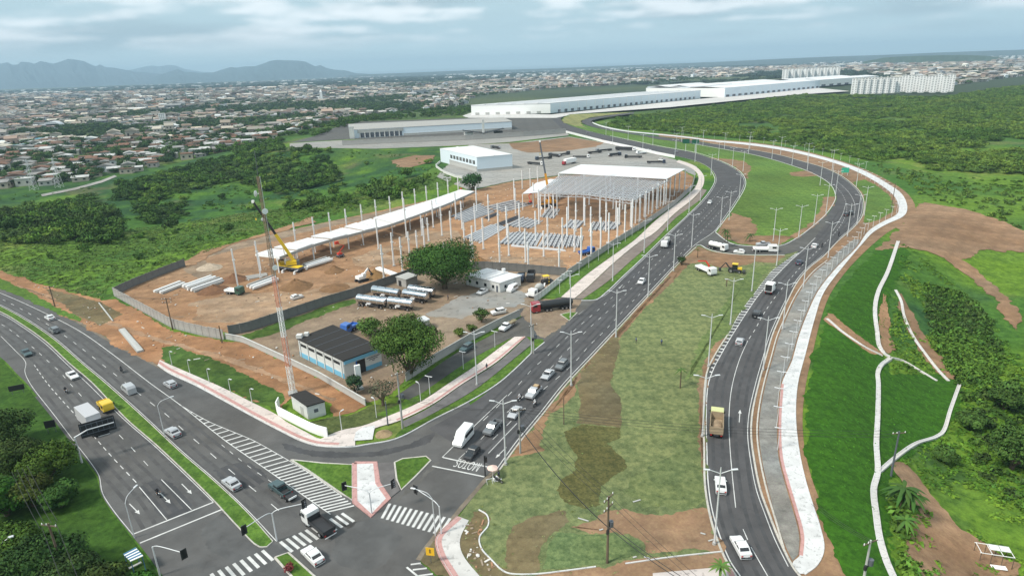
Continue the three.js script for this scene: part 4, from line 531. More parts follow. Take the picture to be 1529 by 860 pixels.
// single trees
function tree(name, label, spot, W, Hh, col, o = {}) {
  const p = spot.isVector3 ? spot : T(...spot), t = thing(name, label, o.cat || 'tree', p, rr(0, 6), o.group), tr = o.trunk ?? W * 0.028 + 0.08, y0 = Hh * (o.base ?? 0.25);
  part(t, 'trunk', new THREE.CylinderGeometry(tr * 0.7, tr * 1.25, y0 + Hh * 0.25, 8).translate(0, (y0 + Hh * 0.25) / 2, 0), BARK);
  for (let i = 0; i < (o.limbs ?? 5); i++) { const a = i * 1.3 + rnd(), r = W * rr(0.2, 0.34); part(t, 'limb', bar([0, y0 * 0.9, 0], [Math.cos(a) * r, y0 + Hh * rr(0.25, 0.5), Math.sin(a) * r], tr * 0.55, 5, tr * 0.2), BARK); }
  part(t, 'crown', leafGeo(crownPts(o.n ?? 2600, lobeSet(o.lobes ?? 16, W / 2, Hh - y0, y0 * 0.85)), o.leaf ?? 0.3, col), LEAF); return t;
}
tree('rain_tree', 'broad dark green tree beside the tank trailers', [664, 431], 26, 15.5, [0.045, 0.105, 0.02], { n: 24000, lobes: 40, leaf: 0.33, base: 0.12 });
tree('mango_tree', 'tall dense round tree beside the blue and white warehouse', [612, 564], 17, 16, [0.062, 0.115, 0.022], { n: 26000, lobes: 44, leaf: 0.26, base: 0.04 });
tree('leafy_bush', 'large light green bush behind the warehouse', [552, 500], 8, 4.6, [0.075, 0.14, 0.03], { n: 1800, leaf: 0.3, base: 0.05, cat: 'bush' });
tree('leafy_bush', 'round dark bush behind the yard wall by the white car', [719, 482], 5.4, 5, [0.05, 0.09, 0.022], { n: 1300, leaf: 0.24, base: 0.08, cat: 'bush' });
tree('leafy_bush', 'small yellow-green bush inside the yard wall corner', [686, 503], 3.6, 2.6, [0.10, 0.15, 0.03], { n: 700, leaf: 0.22, base: 0.05, cat: 'bush' });
tree('leafy_bush', 'low bush against the yard wall beside the round dark bush', [704, 494], 3.4, 2.0, [0.085, 0.14, 0.03], { n: 500, leaf: 0.22, base: 0.05, cat: 'bush' });
tree('conifer', 'dark feathery tree beside the white sign pillar', [530, 588], 5, 5.2, [0.03, 0.062, 0.028], { n: 1400, leaf: 0.24, base: 0.06 });
tree('thin_tree', 'sparse grey-green tree at the warehouse corner', [572, 606], 8, 6.4, [0.075, 0.085, 0.05], { n: 620, leaf: 0.22, base: 0.2 });
tree('leafy_bush', 'round green bush at the end of the canopy row', [706, 284], 15, 10, [0.035, 0.09, 0.03], { n: 1500, leaf: 0.6, base: 0.05, cat: 'bush' });
for (const [x, y, w, h, l] of [[12, 668, 11, 8, 'dark tree at the left edge above the wire lines'], [28, 712, 10, 8, 'dark green tree left of the power lines'], [72, 718, 11, 7, 'reddish-green tree nearest the mown verge at left'], [10, 770, 9, 7, 'dark tree beside the white pole lamp at bottom left'], [50, 756, 8, 6, 'small dark tree under the power lines'], [22, 842, 10, 6, 'light green tree in the bottom left corner'], [66, 868, 12, 7, 'broad bright tree at the bottom left edge'], [112, 890, 9, 6, 'bushy tree right of the leaning wooden pole'], [160, 893, 7, 5, 'olive tree below and left of the blue bus shelter'], [205, 903, 6, 4.4, 'small tree just below the blue bus shelter'], [92, 756, 7, 4.5, 'low round tree at the edge of the mown verge']]) tree('roadside_tree', l, [x, y], w, h, [rr(0.032, 0.06), rr(0.066, 0.1), rr(0.012, 0.02)], { n: 9000, leaf: 0.24, base: 0.06, lobes: 24 });
for (const [x, y, w, h, l] of [[1512, 700, 11, 10, 'spreading tree at the right edge of the valley'], [1500, 612, 9, 7, 'grey-green tree above the valley hollow'], [1450, 640, 7, 4, 'banana-like clump beside the drain junction'], [1410, 690, 5, 3.5, 'low leafy shrub right of the drain fork']]) tree('valley_tree', l, [x, y], w, h, [0.055, 0.11, 0.022], { n: 3600, leaf: 0.32, base: 0.08 });
// palms and young trees
function palm(name, label, spot, Hh, R, col, o = {}) {
  const t = thing(name, label, 'palm', spot.isVector3 ? spot : T(...spot), rr(0, 6), o.group);
  part(t, 'trunk', new THREE.CylinderGeometry(0.09, 0.16, Hh, 7).translate(0, Hh / 2, 0), BARK);
  const n = o.n ?? 14; for (let i = 0; i < n; i++) {
    const a = i / n * 6.283 + rr(-0.2, 0.2), el = rr(-0.2, 1.0), L = R * rr(0.8, 1.1), pos = [], idx = [], S = 7, w = R * 0.1;
    for (let k = 0; k <= S; k++) { const s = k / S, r = L * s * Math.cos(el * (1 - 0.4 * s)), y = Hh + L * (Math.sin(el) * s - 0.75 * s * s), ww = w * Math.sin(Math.PI * (0.12 + 0.86 * s)); const cx = Math.cos(a), sx = Math.sin(a); pos.push(cx * r - sx * ww, y - ww * 0.5, sx * r + cx * ww, cx * r, y, sx * r, cx * r + sx * ww, y - ww * 0.5, sx * r - cx * ww); }
    for (let k = 0; k < S; k++) { const b = k * 3; idx.push(b, b + 1, b + 3, b + 1, b + 4, b + 3, b + 1, b + 2, b + 4, b + 2, b + 5, b + 4); }
    const g = new THREE.BufferGeometry(); g.setAttribute('position', new THREE.Float32BufferAttribute(pos, 3)); g.setIndex(idx); g.computeVertexNormals(); part(t, 'frond', g, mat([col[0] * rr(0.8, 1.2), col[1] * rr(0.85, 1.15), col[2]], { side: THREE.DoubleSide }));
  }
  return t;
}
const PG = [0.045, 0.085, 0.025];
palm('palm', 'dark young palm at the link road corner nearest the avenue', [1083, 362], 5, 2.6, PG); palm('palm', 'dark young palm below the corner palm on the link road', [1086, 369], 4.4, 2.4, PG);
palm('palm', 'young palm on the soil at the foot of the upper lawn', [1120, 361], 2.8, 2.6, PG); palm('palm', 'small palm standing alone on the pale lawn', [1016, 580], 4.6, 1.7, [0.06, 0.12, 0.03]);
palm('palm', 'small palm on the bottom pavement by the loop road', [1075, 868], 2.6, 1.9, [0.09, 0.17, 0.04]); palm('palm', 'clump of palms beside the lower concrete drain', [1345, 760], 4.2, 3.4, [0.05, 0.11, 0.025], { n: 22 }); palm('palm', 'second palm in the clump right of the drain', [1358, 768], 3.6, 3.2, [0.05, 0.11, 0.025], { n: 20 });
palm('palm', 'banana plant beside the soil track at lower right', [1350, 795], 2.4, 2.4, [0.07, 0.15, 0.03]); palm('palm', 'withered palm stump left of the link road', [1042, 385], 3.2, 1.1, [0.10, 0.11, 0.03]); palm('palm', 'withered young palm below the crane truck', [1085, 428], 2.6, 1.0, [0.12, 0.09, 0.05]);
tree('leafy_bush', 'round dark bush beside the avenue kerb at the lawn', [1018, 396], 3.8, 3.6, [0.03, 0.06, 0.016], { n: 800, leaf: 0.2, base: 0.1, cat: 'bush' });
tree('leafy_bush', 'red-leaved bush on the short median nose', [432, 854], 1.9, 1.3, [0.22, 0.05, 0.05], { n: 300, leaf: 0.16, base: 0.1, cat: 'bush' });

const lawnRim = flat([[690, 775], [730, 722], [780, 662], [850, 575], [930, 488], [1022, 388], [1046, 369], [1095, 381], [1170, 383], [1127, 436], [1086, 500], [1056, 552], [1050, 623], [1052, 723], [1066, 800], [1100, 866], [760, 900], [716, 862], [690, 826]]);
// short tufts where soil and grass meet
{ const pts = []; for (const P of softEdges) for (let i = 0; i < P.length; i++) { const a = P[i], b = P[(i + 1) % P.length], L = a.distanceTo(b); for (let k = 0; k < L * 2.6; k++) { const t = rnd(), o = (rnd() + rnd() + rnd() - 1.5) * 1.5, dx = (b.x - a.x) / L, dz = (b.z - a.z) / L, x = a.x + (b.x - a.x) * t - dz * o, z = a.z + (b.z - a.z) * t + dx * o; if (fbm(x / 2.2, z / 2.2, 2) > 0.47 && -z < 260 && inside(lawnRim, x, z)) pts.push([x, z]); } }
  plantMass('edge_tufts', 'short dry grass tufts along the edges of the soil patches', 'grass', 'tuft', tuftGeos, pts, [0.22, 0.5], [[0.17, 0.19, 0.08], [0.20, 0.22, 0.09], [0.15, 0.18, 0.06], [0.22, 0.21, 0.11]], -0.15, [0.25, 0.5]); }
// ================================================================ walls, buildings, building site
const M = {
  white: mat([0.72, 0.72, 0.70], { map: TX.stain, roughness: 0.8 }), whiteClean: mat([0.84, 0.84, 0.83], { roughness: 0.7 }), conc: mat([0.42, 0.41, 0.39], { map: TX.stain }), concDark: mat([0.19, 0.19, 0.185], { map: TX.stain }), concPale: mat([0.50, 0.50, 0.48], { map: TX.stain }),
  black: mat([0.02, 0.02, 0.022], { roughness: 0.6 }), mastOld: mat([0.26, 0.2, 0.15]), roofDark: mat([0.045, 0.043, 0.042], { map: TX.stain, roughness: 0.95 }), glass: mat([0.02, 0.025, 0.03], { roughness: 0.15, metalness: 0.1 }), blue: mat([0.19, 0.45, 0.62]), blueDeep: mat([0.03, 0.12, 0.42]), steel: mat([0.50, 0.52, 0.55], { roughness: 0.55, metalness: 0.1 }), steelDark: mat([0.10, 0.11, 0.13], { roughness: 0.55 }), red: mat([0.50, 0.06, 0.04]), yellow: mat([0.72, 0.50, 0.03], { roughness: 0.5 }), orange: mat([0.62, 0.28, 0.03]), metalWhite: mat([0.80, 0.80, 0.80], { roughness: 0.45 }), panelBlue: mat([0.66, 0.74, 0.80], { roughness: 0.6 }), roofWhite: mat([0.80, 0.80, 0.81], { map: TX.stain, roughness: 0.6 }), galv: mat([0.62, 0.63, 0.65], { roughness: 0.5, metalness: 0.1 }), wood: mat([0.20, 0.15, 0.11], { map: TX.bark }), rubber: mat([0.02, 0.02, 0.02], { roughness: 0.9 }),
};
for (const k of ['white', 'conc', 'concDark', 'concPale', 'roofDark']) { M[k].map = TX.stain; }
function wallRun(name, label, pts, h, th, m, seg = 3, o = {}) {
  const P = pts.map(p => p.isVector3 ? p : G(...p)), t = thing(name, label, 'wall', P[0].clone());
  const c = new THREE.CurvePath(); for (let i = 0; i + 1 < P.length; i++) c.add(new THREE.LineCurve3(P[i], P[i + 1]));
  const L = c.getLength(), n = Math.max(1, Math.round(L / seg)); let a = P[0];
  for (let i = 1; i <= n; i++) { const b = c.getPointAt(i / n), A = a.clone().sub(P[0]), B = b.clone().sub(P[0]), hh = h * (1 + (o.vary ?? 0.02) * (rnd() - 0.5)); const g = beam([A.x, hh / 2 - 0.05, A.z], [B.x, hh / 2 - 0.05, B.z], th, hh); g.scale(1, 1, 1); part(t, 'panel', g, m); if (o.post) part(t, 'post', box(0.22, h + 0.12, th + 0.14, A.x, h / 2, A.z), o.post); a = b; }
  if (o.cap) { const B = c.getPoints(4).map(p => p.clone().sub(P[0]).setY(h)); part(t, 'coping', extrudeAlong(B, [[-th * 0.75, -0.02], [-th * 0.75, 0.1], [th * 0.75, 0.1], [th * 0.75, -0.02]]), o.cap); }
  return t;
}
wallRun('site_wall', 'stained grey panel wall between dirt track and building site', [[170, 442], [215, 467], [257, 490], [300, 501], [334, 507]], 3, 0.16, M.conc, 2.6, { vary: 0.08, post: M.conc });
wallRun('site_wall', 'dark panel wall along the far left side of the building site', [[170, 441], [200, 427], [247, 408], [276, 397]], 2.8, 0.16, M.concDark, 3, { post: M.concDark });
wallRun('yard_wall', 'dark wall dividing the tanker yard from the building site', [[342, 501], [369, 496], [425, 477], [486, 456], [527, 444], [600, 418], [622, 409]], 3, 0.18, M.concDark, 3, { post: M.concDark });
wallRun('yard_wall', 'dark wall behind the white office and parked lorries', [[622, 409], [680, 404], [722, 402], [779, 406], [846, 412]], 3, 0.18, M.concDark, 3, { post: M.concDark });
wallRun('yard_wall', 'low weathered white wall along the track below the warehouse', [[336, 506], [362, 511], [416, 536], [477, 565], [546, 606]], 1.6, 0.2, M.concPale, 2.8, { vary: 0.12, cap: M.white });
wallRun('yard_wall', 'grey wall of the tanker yard facing the service road', [[606, 570], [652, 540], [704, 509], [740, 490], [776, 473]], 2.2, 0.2, M.conc, 3, { cap: M.concPale });
wallRun('yard_wall', 'wall with white panels beside the yard gateway', [[798, 452], [812, 442], [830, 427], [848, 413]], 2.2, 0.2, M.white, 2.4, { post: M.conc });
wallRun('site_wall', 'long grey site wall running beside the avenue pavement', [[848, 413], [880, 391], [924, 362], [956, 342], [1008, 306], [1034, 282], [1038, 266]], 2.6, 0.2, M.conc, 4, { post: M.conc });
wallRun('ramp_wall', 'white corner wall beside the small white shed', [[417, 606], [411, 618], [440, 633], [470, 648], [489, 653]], 2.2, 0.22, M.whiteClean, 2.4, { vary: 0 });
wallRun('retaining_wall', 'long grey retaining wall below the white supermarket', [[511, 217], [600, 213], [700, 209], [780, 204], [845, 199]], 5, 0.6, M.conc, 12);
wallRun('fence', 'white picket fence beside the far avenue bend', [[845, 198], [880, 207], [903, 213], [945, 222], [983, 231], [1008, 236]], 2.2, 0.1, M.metalWhite, 4);

// buildings from roof corners
function hull(name, label, cat, corners, h, mWall, mRoof, o = {}) {
  const P = corners.map(c => c.isVector3 ? c.clone() : G(c[0], c[1], h)), b = P[0].clone().setY(0), t = thing(name, label, cat, b), q = P.map(p => p.clone().sub(b).setY(0)); t.userData.q = undefined;
  const n = q.length; for (let i = 0; i < n; i++) { const A = q[i], B = q[(i + 1) % n]; part(t, 'wall', beam([A.x, h / 2 - 0.03, A.z], [B.x, h / 2 - 0.03, B.z], 0.3, h), Array.isArray(mWall) ? mWall[i] : mWall); }
  const ov = o.over ?? 0.4, cx = q.reduce((s, p) => s + p.x, 0) / n, cz = q.reduce((s, p) => s + p.z, 0) / n, out = q.map(p => { const dx = p.x - cx, dz = p.z - cz, l = Math.hypot(dx, dz); return new THREE.Vector2(p.x + dx / l * ov, -(p.z + dz / l * ov)); });
  const g = new THREE.ExtrudeGeometry(new THREE.Shape(out), { depth: o.rt ?? 0.25, bevelEnabled: false }).rotateX(-Math.PI / 2).translate(0, h + 0.02, 0); part(t, 'roof', g, mRoof);
  return { t, q, h, cx, cz };
}
function onWall(B, i, u0, u1, y0, y1, m, name = 'window', th = 0.12, parent) {   // a panel standing proud of wall i
  const A = B.q[i], C2 = B.q[(i + 1) % B.q.length], d = C2.clone().sub(A), L = d.length(); d.normalize(); let nx = d.z, nz = -d.x; const mx = (A.x + C2.x) / 2 - B.cx, mz = (A.z + C2.z) / 2 - B.cz; if (nx * mx + nz * mz < 0) { nx = -nx; nz = -nz; }
  const p0 = A.clone().addScaledVector(d, u0 * L), p1 = A.clone().addScaledVector(d, u1 * L), e = 0.15 + th / 2 - 0.02; return part(parent || B.t, name, beam([p0.x + nx * e, (y0 + y1) / 2, p0.z + nz * e], [p1.x + nx * e, (y0 + y1) / 2, p1.z + nz * e], th, y1 - y0), m);
}
{ // blue and white warehouse
  const B = hull('warehouse', 'white warehouse with dark flat roof and blue painted base', 'warehouse', [[445, 507], [512, 539], [567, 519], [497, 487]], 4.6, M.white, M.roofDark, { over: 0.5 });
  for (let i = 0; i < 5; i++) onWall(B, 0, 0.06 + i * 0.185, 0.06 + i * 0.185 + 0.13, 3.2, 3.9, M.black, 'louvre', 0.1);
  for (let i = 0; i < 6; i++) onWall(B, 0, 0.03 + i * 0.185, 0.045 + i * 0.185, 0, 4.5, M.white, 'pilaster', 0.2);
  onWall(B, 0, 0, 1, 0, 1.3, M.blue, 'painted_base', 0.06); onWall(B, 1, 0, 1, 3.7, 4.7, M.blue, 'fascia', 0.3); onWall(B, 1, 0.52, 1, 0, 1.1, M.blue, 'painted_base', 0.06);
  const d = onWall(B, 1, 0.3, 0.55, 0, 3.4, M.black, 'doorway', 0.08); onWall(B, 1, 0.3, 0.325, 0, 3.4, M.blueDeep, 'door_leaf', 0.2); for (const [u0, u1, y] of [[0.6, 0.95, 2.9], [0.66, 0.9, 2.45], [0.74, 0.82, 2.05]]) onWall(B, 1, u0, u1, y, y + 0.2, M.steelDark, 'sign_line', 0.04);
  for (let i = 1; i < 5; i++) { const u = i / 5, a = lerpV(B.q[0], B.q[1], u), b = lerpV(B.q[3], B.q[2], u); part(B.t, 'roof_seam', beam([a.x, 4.9, a.z], [b.x, 4.9, b.z], 0.12, 0.06), M.steelDark); }
  part(B.t, 'vent', box(1.4, 0.9, 1.4, 0.2, 5.3, -0.6), M.white); part(B.t, 'vent', box(1.1, 0.8, 1.1, 1.6, 5.3, -1.8), M.white);
}
{ const B = hull('shed', 'small white shed with dark roof behind the corner wall', 'shed', [[435, 591], [458, 607], [483, 600], [456, 585]], 3, M.white, M.roofDark, { over: 0.35 }); onWall(B, 0, 0.55, 0.75, 0, 2.1, M.concPale, 'door', 0.06); onWall(B, 1, 0.35, 0.6, 1.2, 2, M.steelDark, 'window', 0.06); }
{ // white office in the yard
  const B = hull('office', 'low white office building with white roof in the yard', 'building', [[696, 411], [746, 422.5], [777, 412], [728, 402]], 3.3, M.white, M.roofWhite, { over: 0.6 });
  for (const u of [0.08, 0.3, 0.55, 0.78]) { const w = onWall(B, 0, u, u + 0.07, 1.1, 2.1, M.glass, 'window', 0.06); onWall(B, 0, u - 0.01, u + 0.08, 0.98, 1.08, M.white, 'sill', 0.16, B.t); } for (const u of [0.2, 0.6]) onWall(B, 1, u, u + 0.1, 1.1, 2.1, M.glass, 'window', 0.06); onWall(B, 0, 0.9, 0.96, 0, 2.2, M.steelDark, 'door', 0.06);
  for (const u of [0.3, 0.62]) { const a = lerpV(B.q[0], B.q[1], u), b = lerpV(B.q[3], B.q[2], u); part(B.t, 'roof_ridge', beam([a.x, 3.75, a.z], [b.x, 3.75, b.z], 0.5, 0.35), M.roofWhite); }
  const a = lerpV(B.q[2], B.q[3], 0.5); part(B.t, 'water_tank', cyl(0.7, 0.7, 1.1, 14, a.x, 4.1, a.z), M.roofWhite);
}
{ const B = hull('gatehouse', 'small grey hut behind the tank trailers', 'hut', [[592, 414], [606, 418], [622, 412], [609, 408]], 2.8, M.conc, M.concPale); onWall(B, 0, 0.2, 0.5, 0, 2, M.black, 'doorway', 0.06); }
{ const B = hull('carport', 'pale sheet roof beside the mango tree in the yard', 'shelter', [[577, 494], [588, 500], [640, 478], [632, 473]], 2.6, M.concPale, M.galv); }
{ // white hall
  const B = hull('hall', 'white metal hall with a row of square windows', 'hall', [[657, 222], [712, 235], [764.5, 230.6], [707, 218]], 10, [M.panelBlue, M.panelBlue, M.panelBlue, M.panelBlue], M.roofWhite, { over: 0.5 });
  for (let i = 0; i < 8; i++) { const u = 0.3 + i * 0.085; const w = onWall(B, 0, u, u + 0.055, 4.8, 7.4, M.glass, 'window', 0.1); onWall(B, 0, u + 0.025, u + 0.03, 4.8, 7.4, M.white, 'mullion', 0.16); }
  onWall(B, 0, 0.28, 1, 0, 3.6, M.concPale, 'plinth', 0.5); onWall(B, 1, 0, 1, 0, 1.8, M.concPale, 'plinth', 0.2);
  part(B.t, 'roof_ridge', beam([(B.q[0].x + B.q[3].x) / 2, 10.45, (B.q[0].z + B.q[3].z) / 2], [(B.q[1].x + B.q[2].x) / 2, 10.45, (B.q[1].z + B.q[2].z) / 2], 1, 0.4), M.roofWhite);
}
wallRun('terrace_wall', 'curved white terrace kerb in front of the hall', [[657, 243], [650, 249], [662, 258], [680, 265], [690, 266]], 1.6, 0.5, M.white, 6);
{ // supermarket
  const B = hull('supermarket', 'long low white store with grey roof behind the retaining wall', 'store', [[528, 194], [764, 181.5], [751, 175.5], [520, 185.5]], 9, M.panelBlue, M.conc, { over: 1 });
  onWall(B, 0, 0.02, 0.3, 5.4, 8.6, M.concPale, 'fascia', 0.6); onWall(B, 0, 0.03, 0.29, 0.5, 5.2, M.steelDark, 'shopfront', 0.3); for (let i = 0; i < 9; i++) onWall(B, 0, 0.03 + i * 0.03, 0.036 + i * 0.03, 0, 5.4, M.white, 'column', 1.4);
  onWall(B, 0, 0.3, 1, 0, 2.4, M.concPale, 'plinth', 0.4); onWall(B, 0, -0.03, 0.0, 0, 13, M.white, 'sign_tower', 3);
}
{ const a = G(722, 203), t = thing('canopy', 'black butterfly-roofed canopy with white pillar by the store', 'canopy', a, heading(722, 203, 20, -1)); const w = 22; for (const s of [-1, 1]) { part(t, 'roof_wing', beam([0, 3.2, 0], [s * w, 7, 0], 10, 0.5), M.black); part(t, 'wall', box(9, 4.5, 6, s * 16, 2.2, -1), s < 0 ? M.white : M.black); } part(t, 'pillar', box(2.2, 17, 2.2, 0, 8.5, 0), M.white); }
// factory sheds
function shedAt(name, label, p0, p1, depth, h, mFront, mSide, mRoof, o = {}) {
  const A = G(...p0), Bp = G(...p1), d = Bp.clone().sub(A), L = d.length(), nrm = new THREE.Vector3(d.z, 0, -d.x).normalize(); if (nrm.dot(A) < 0) nrm.negate(); const t = thing(name, label, 'factory', A, Math.atan2(-d.z, d.x)); // local x along front, local -z away
  part(t, 'front_wall', box(L, h, 0.4, L / 2, h / 2, 0), mFront); part(t, 'back_wall', box(L, h, 0.4, L / 2, h / 2, -depth), mFront); part(t, 'end_wall', box(0.4, h, depth - 0.4, 0.2, h / 2, -depth / 2), mSide); part(t, 'end_wall', box(0.4, h, depth - 0.4, L - 0.2, h / 2, -depth / 2), mSide);
  const bays = o.bays ?? 2; for (let i = 0; i < bays; i++) for (const s of [0, 1]) { const z0 = -depth * (i + s * 0.5) / bays, z1 = -depth * (i + 0.5 + s * 0.5) / bays, y0 = h + (s ? 3 : 0.2), y1 = h + (s ? 0.2 : 3); part(t, 'roof', new THREE.BufferGeometry().copy(beam([0, 0, 0], [L + 1, 0, 0], Math.hypot(z1 - z0, y1 - y0) + 0.3, 0.3).rotateX(Math.atan2(y1 - y0, -(z1 - z0))).translate(-0.5, (y0 + y1) / 2, (z0 + z1) / 2)), mRoof); }
  const n = o.docks ?? 0; for (let i = 0; i < n; i++) part(t, 'dock_door', box(L / n * 0.5, 4, 0.3, L * (i + 0.5) / n, 2.2, 0.3), M.steelDark);
  for (let i = 1; i < (o.ribs ?? 0); i++) part(t, 'rib', box(0.5, h, 0.3, L * i / o.ribs, h / 2, 0.33), mSide); return t;
}
{ const a = G(704, 172), b = G(822, 169), c = G(1046, 147), B = hull('factory', 'huge bright white factory with long pale side wall', 'factory', [a, b, c, a.clone().add(c).sub(b)], 14.5, [M.whiteClean, M.panelBlue, M.whiteClean, M.whiteClean], M.roofWhite, { over: 0.8, rt: 0.8 }); for (let i = 0; i < 26; i++) onWall(B, 1, 0.04 + i * 0.036, 0.055 + i * 0.036, 0.6, 4.4, M.steelDark, 'dock_door', 0.3); for (let i = 1; i < 20; i++) onWall(B, 1, i / 20, i / 20 + 0.002, 0, 14, M.whiteClean, 'rib', 0.4); for (let i = 0; i < 7; i++) onWall(B, 0, 0.05 + i * 0.13, 0.1 + i * 0.13, 0.5, 3.6, M.concPale, 'dock_door', 0.3);
  for (let i = 1; i < 6; i++) { const u = i / 6, p = lerpV(B.q[0], B.q[1], u), q = lerpV(B.q[3], B.q[2], u); part(B.t, 'roof_ridge', beam([p.x, 15.5, p.z], [q.x, 15.5, q.z], 4, 0.8), M.roofWhite); } }
shedAt('factory', 'long blue-white factory hall right of the huge one', [1082, 145], [1224, 131], 190, 17, M.panelBlue, M.whiteClean, M.roofWhite, { docks: 18, ribs: 14 });
shedAt('factory', 'white low hall at the right end of the factory row', [1224, 129], [1312, 122], 140, 15, M.whiteClean, M.whiteClean, M.roofWhite, { docks: 8 });
shedAt('factory', 'white taller link hall between the two factories', [1030, 144], [1092, 138.5], 110, 19, M.whiteClean, M.panelBlue, M.roofWhite, {});
// apartment towers
function tower(label, px0, py0, w, d, h, group) { const a = G(px0, py0), t = thing('apartment_block', label, 'apartment block', a, -0.35, group); part(t, 'wall', box(w, h, d, 0, h / 2, 0), M.whiteClean); const nf = Math.round(h / 3); part(t, 'roof_tank', box(w * 0.3, 2, d * 0.3, w * 0.1, h + 1.4, 0), M.concPale); for (let f = 0; f < nf; f++) for (const x of [-0.36, -0.2, 0.2, 0.36]) part(t, 'window', box(w * 0.1, 1.5, 0.2, x * w, 1.8 + f * h / nf, d / 2 + 0.02), M.steelDark); part(t, 'roof_slab', box(w + 0.6, 0.5, d + 0.6, 0, h + 0.25, 0), M.white); }
for (let i = 0; i < 7; i++) tower(`white apartment tower number ${['one', 'two', 'three', 'four', 'five', 'six', 'seven'][i]} from the left of the nearer cluster`, 1275 + i * 9.4, 140.5 - i * 0.3, 9.2, 9, 28, 'white apartment towers');
for (let i = 0; i < 10; i++) tower(`white apartment tower number ${['one', 'two', 'three', 'four', 'five', 'six', 'seven', 'eight', 'nine', 'ten'][i]} from the left of the right cluster`, 1340 + i * 8.8, 138 - (i % 2) * 1.4, 8.8, 9, 27 + (i * 7 % 5), 'white apartment towers');
for (let i = 0; i < 9; i++) tower(`pale apartment slab number ${['one', 'two', 'three', 'four', 'five', 'six', 'seven', 'eight', 'nine'][i]} from the left behind the factory`, 1172 + i * 9.6, 122 - i * 0.5, 17, 18, 36, 'far apartment slabs');

// ---------------------------------------------------------------- building site: columns, canopy, steel roof
const colP = (() => { const t = new THREE.Group(); t.name = 'concrete_column'; t.userData = { category: 'column' }; part(t, 'shaft', box(0.46, 1, 0.46, 0, 0.5, 0), M.metalWhite); part(t, 'bracket', box(0.9, 0.03, 0.6, 0.1, 0.72, 0), M.metalWhite); part(t, 'footing', box(1.1, 0.02, 1.1, 0, 0.01, 0), M.conc); return t; })();
const cols = [[652, 324, 9], [681, 326], [674, 359], [706.5, 385.5], [704, 391, 9.5], [712, 316], [710, 345.6], [745, 365, 17], [746.5, 396.6, 10], [770, 319], [776, 346], [785, 392], [789, 400, 9.5], [796.5, 309.6], [805, 335, 16], [818, 370], [832, 321], [835, 403, 9], [847, 353], [573, 415, 12], [588, 397], [601, 405], [565, 372], [607, 355, 17], [623, 375, 8.5], [634, 372], [647, 340], [868, 390], [883, 382], [897, 372], [909, 364], [922, 355], [933, 349], [944, 340], [873, 337], [896, 324], [916, 312], [955, 332], [964, 325], [974, 319], [982, 312], [991, 307], [1000, 300], [1007, 293], [1014, 287], [355, 429, 13.5], [389, 415, 13.5], [443, 375, 12], [471, 366, 12], [495, 358, 12], [519, 352, 12], [542, 344, 12], [563, 336, 12], [584, 330, 12], [603, 322, 12], [621, 317, 12], [638, 312, 12], [655, 306, 12], [670, 301, 12], [685, 297, 12], [792, 279, 11], [803, 276, 11], [780, 282, 11], [630, 352, 9], [660, 380, 4], [663, 376, 4], [768, 300, 12], [860, 302, 11.5], [880, 306, 11.5], [905, 310, 11.5], [930, 313, 11.5], [660, 352], [690, 342], [730, 330], [757, 352], [800, 360], [860, 346], [882, 353], [905, 346], [925, 336], [722, 372], [760, 382], [858, 376], [640, 360, 10], [612, 388, 11], [694, 372, 11], [840, 372], [812, 383, 10]];
cols.sort((a, b) => a[1] - b[1]).forEach(([x, y, h = 12.6], i) => { const p = G(x, y); place(colP, p, 0.5 + rr(-0.05, 0.05), 'slender white concrete column standing free on the building site', 'white columns of the building site', new THREE.Vector3(1, h, 1)); });
{ // platform canopy
  const h = 6, L = smooth([[381, 380], [441, 361.5], [500, 344.5], [545, 330], [600, 313], [650, 297], [688, 283.5]].map(p => G(p[0], p[1], h)), 40), R = smooth([[417, 384.5], [474, 364], [530, 349], [575, 338], [630, 319], [672, 303], [709, 286]].map(p => G(p[0], p[1], h)), 40), n = 13, b = L[0].clone().setY(0), t = thing('platform_canopy', 'long white roof canopy on columns along the left of the site', 'canopy', b);
  for (let i = 0; i < n; i++) { const a = Math.round(i / n * 240), e = Math.round((i + (i < 7 ? 0.84 : 0.97)) / n * 240), dy = i < 7 ? (i % 2) * 0.3 : 0.05 * (i % 2), q = [L[a], R[a], R[e], L[e]].map(p => p.clone().sub(b)); const g = new THREE.ExtrudeGeometry(new THREE.Shape(q.map(p => new THREE.Vector2(p.x, -p.z))), { depth: 0.35, bevelEnabled: false }).rotateX(-Math.PI / 2).translate(0, h + dy, 0); part(t, 'roof_panel', g, M.roofWhite);
    for (const P of [L, R]) { const c = P[a].clone().lerp(P === L ? R[a] : L[a], 0.12).sub(b); part(t, 'column', box(0.4, h, 0.4, c.x, h / 2, c.z), M.metalWhite); } const c1 = L[a].clone().sub(b), c2 = R[a].clone().sub(b); part(t, 'beam', beam([c1.x, h - 0.25, c1.z], [c2.x, h - 0.25, c2.z], 0.4, 0.5), M.metalWhite); }
  part(t, 'edge_beam', extrudeAlong(R.filter((_, i) => i % 8 === 0).map(p => p.clone().sub(b).setY(h)), [[-0.1, -0.7], [-0.1, 0.3], [0.1, 0.3], [0.1, -0.7]]), M.conc);
}
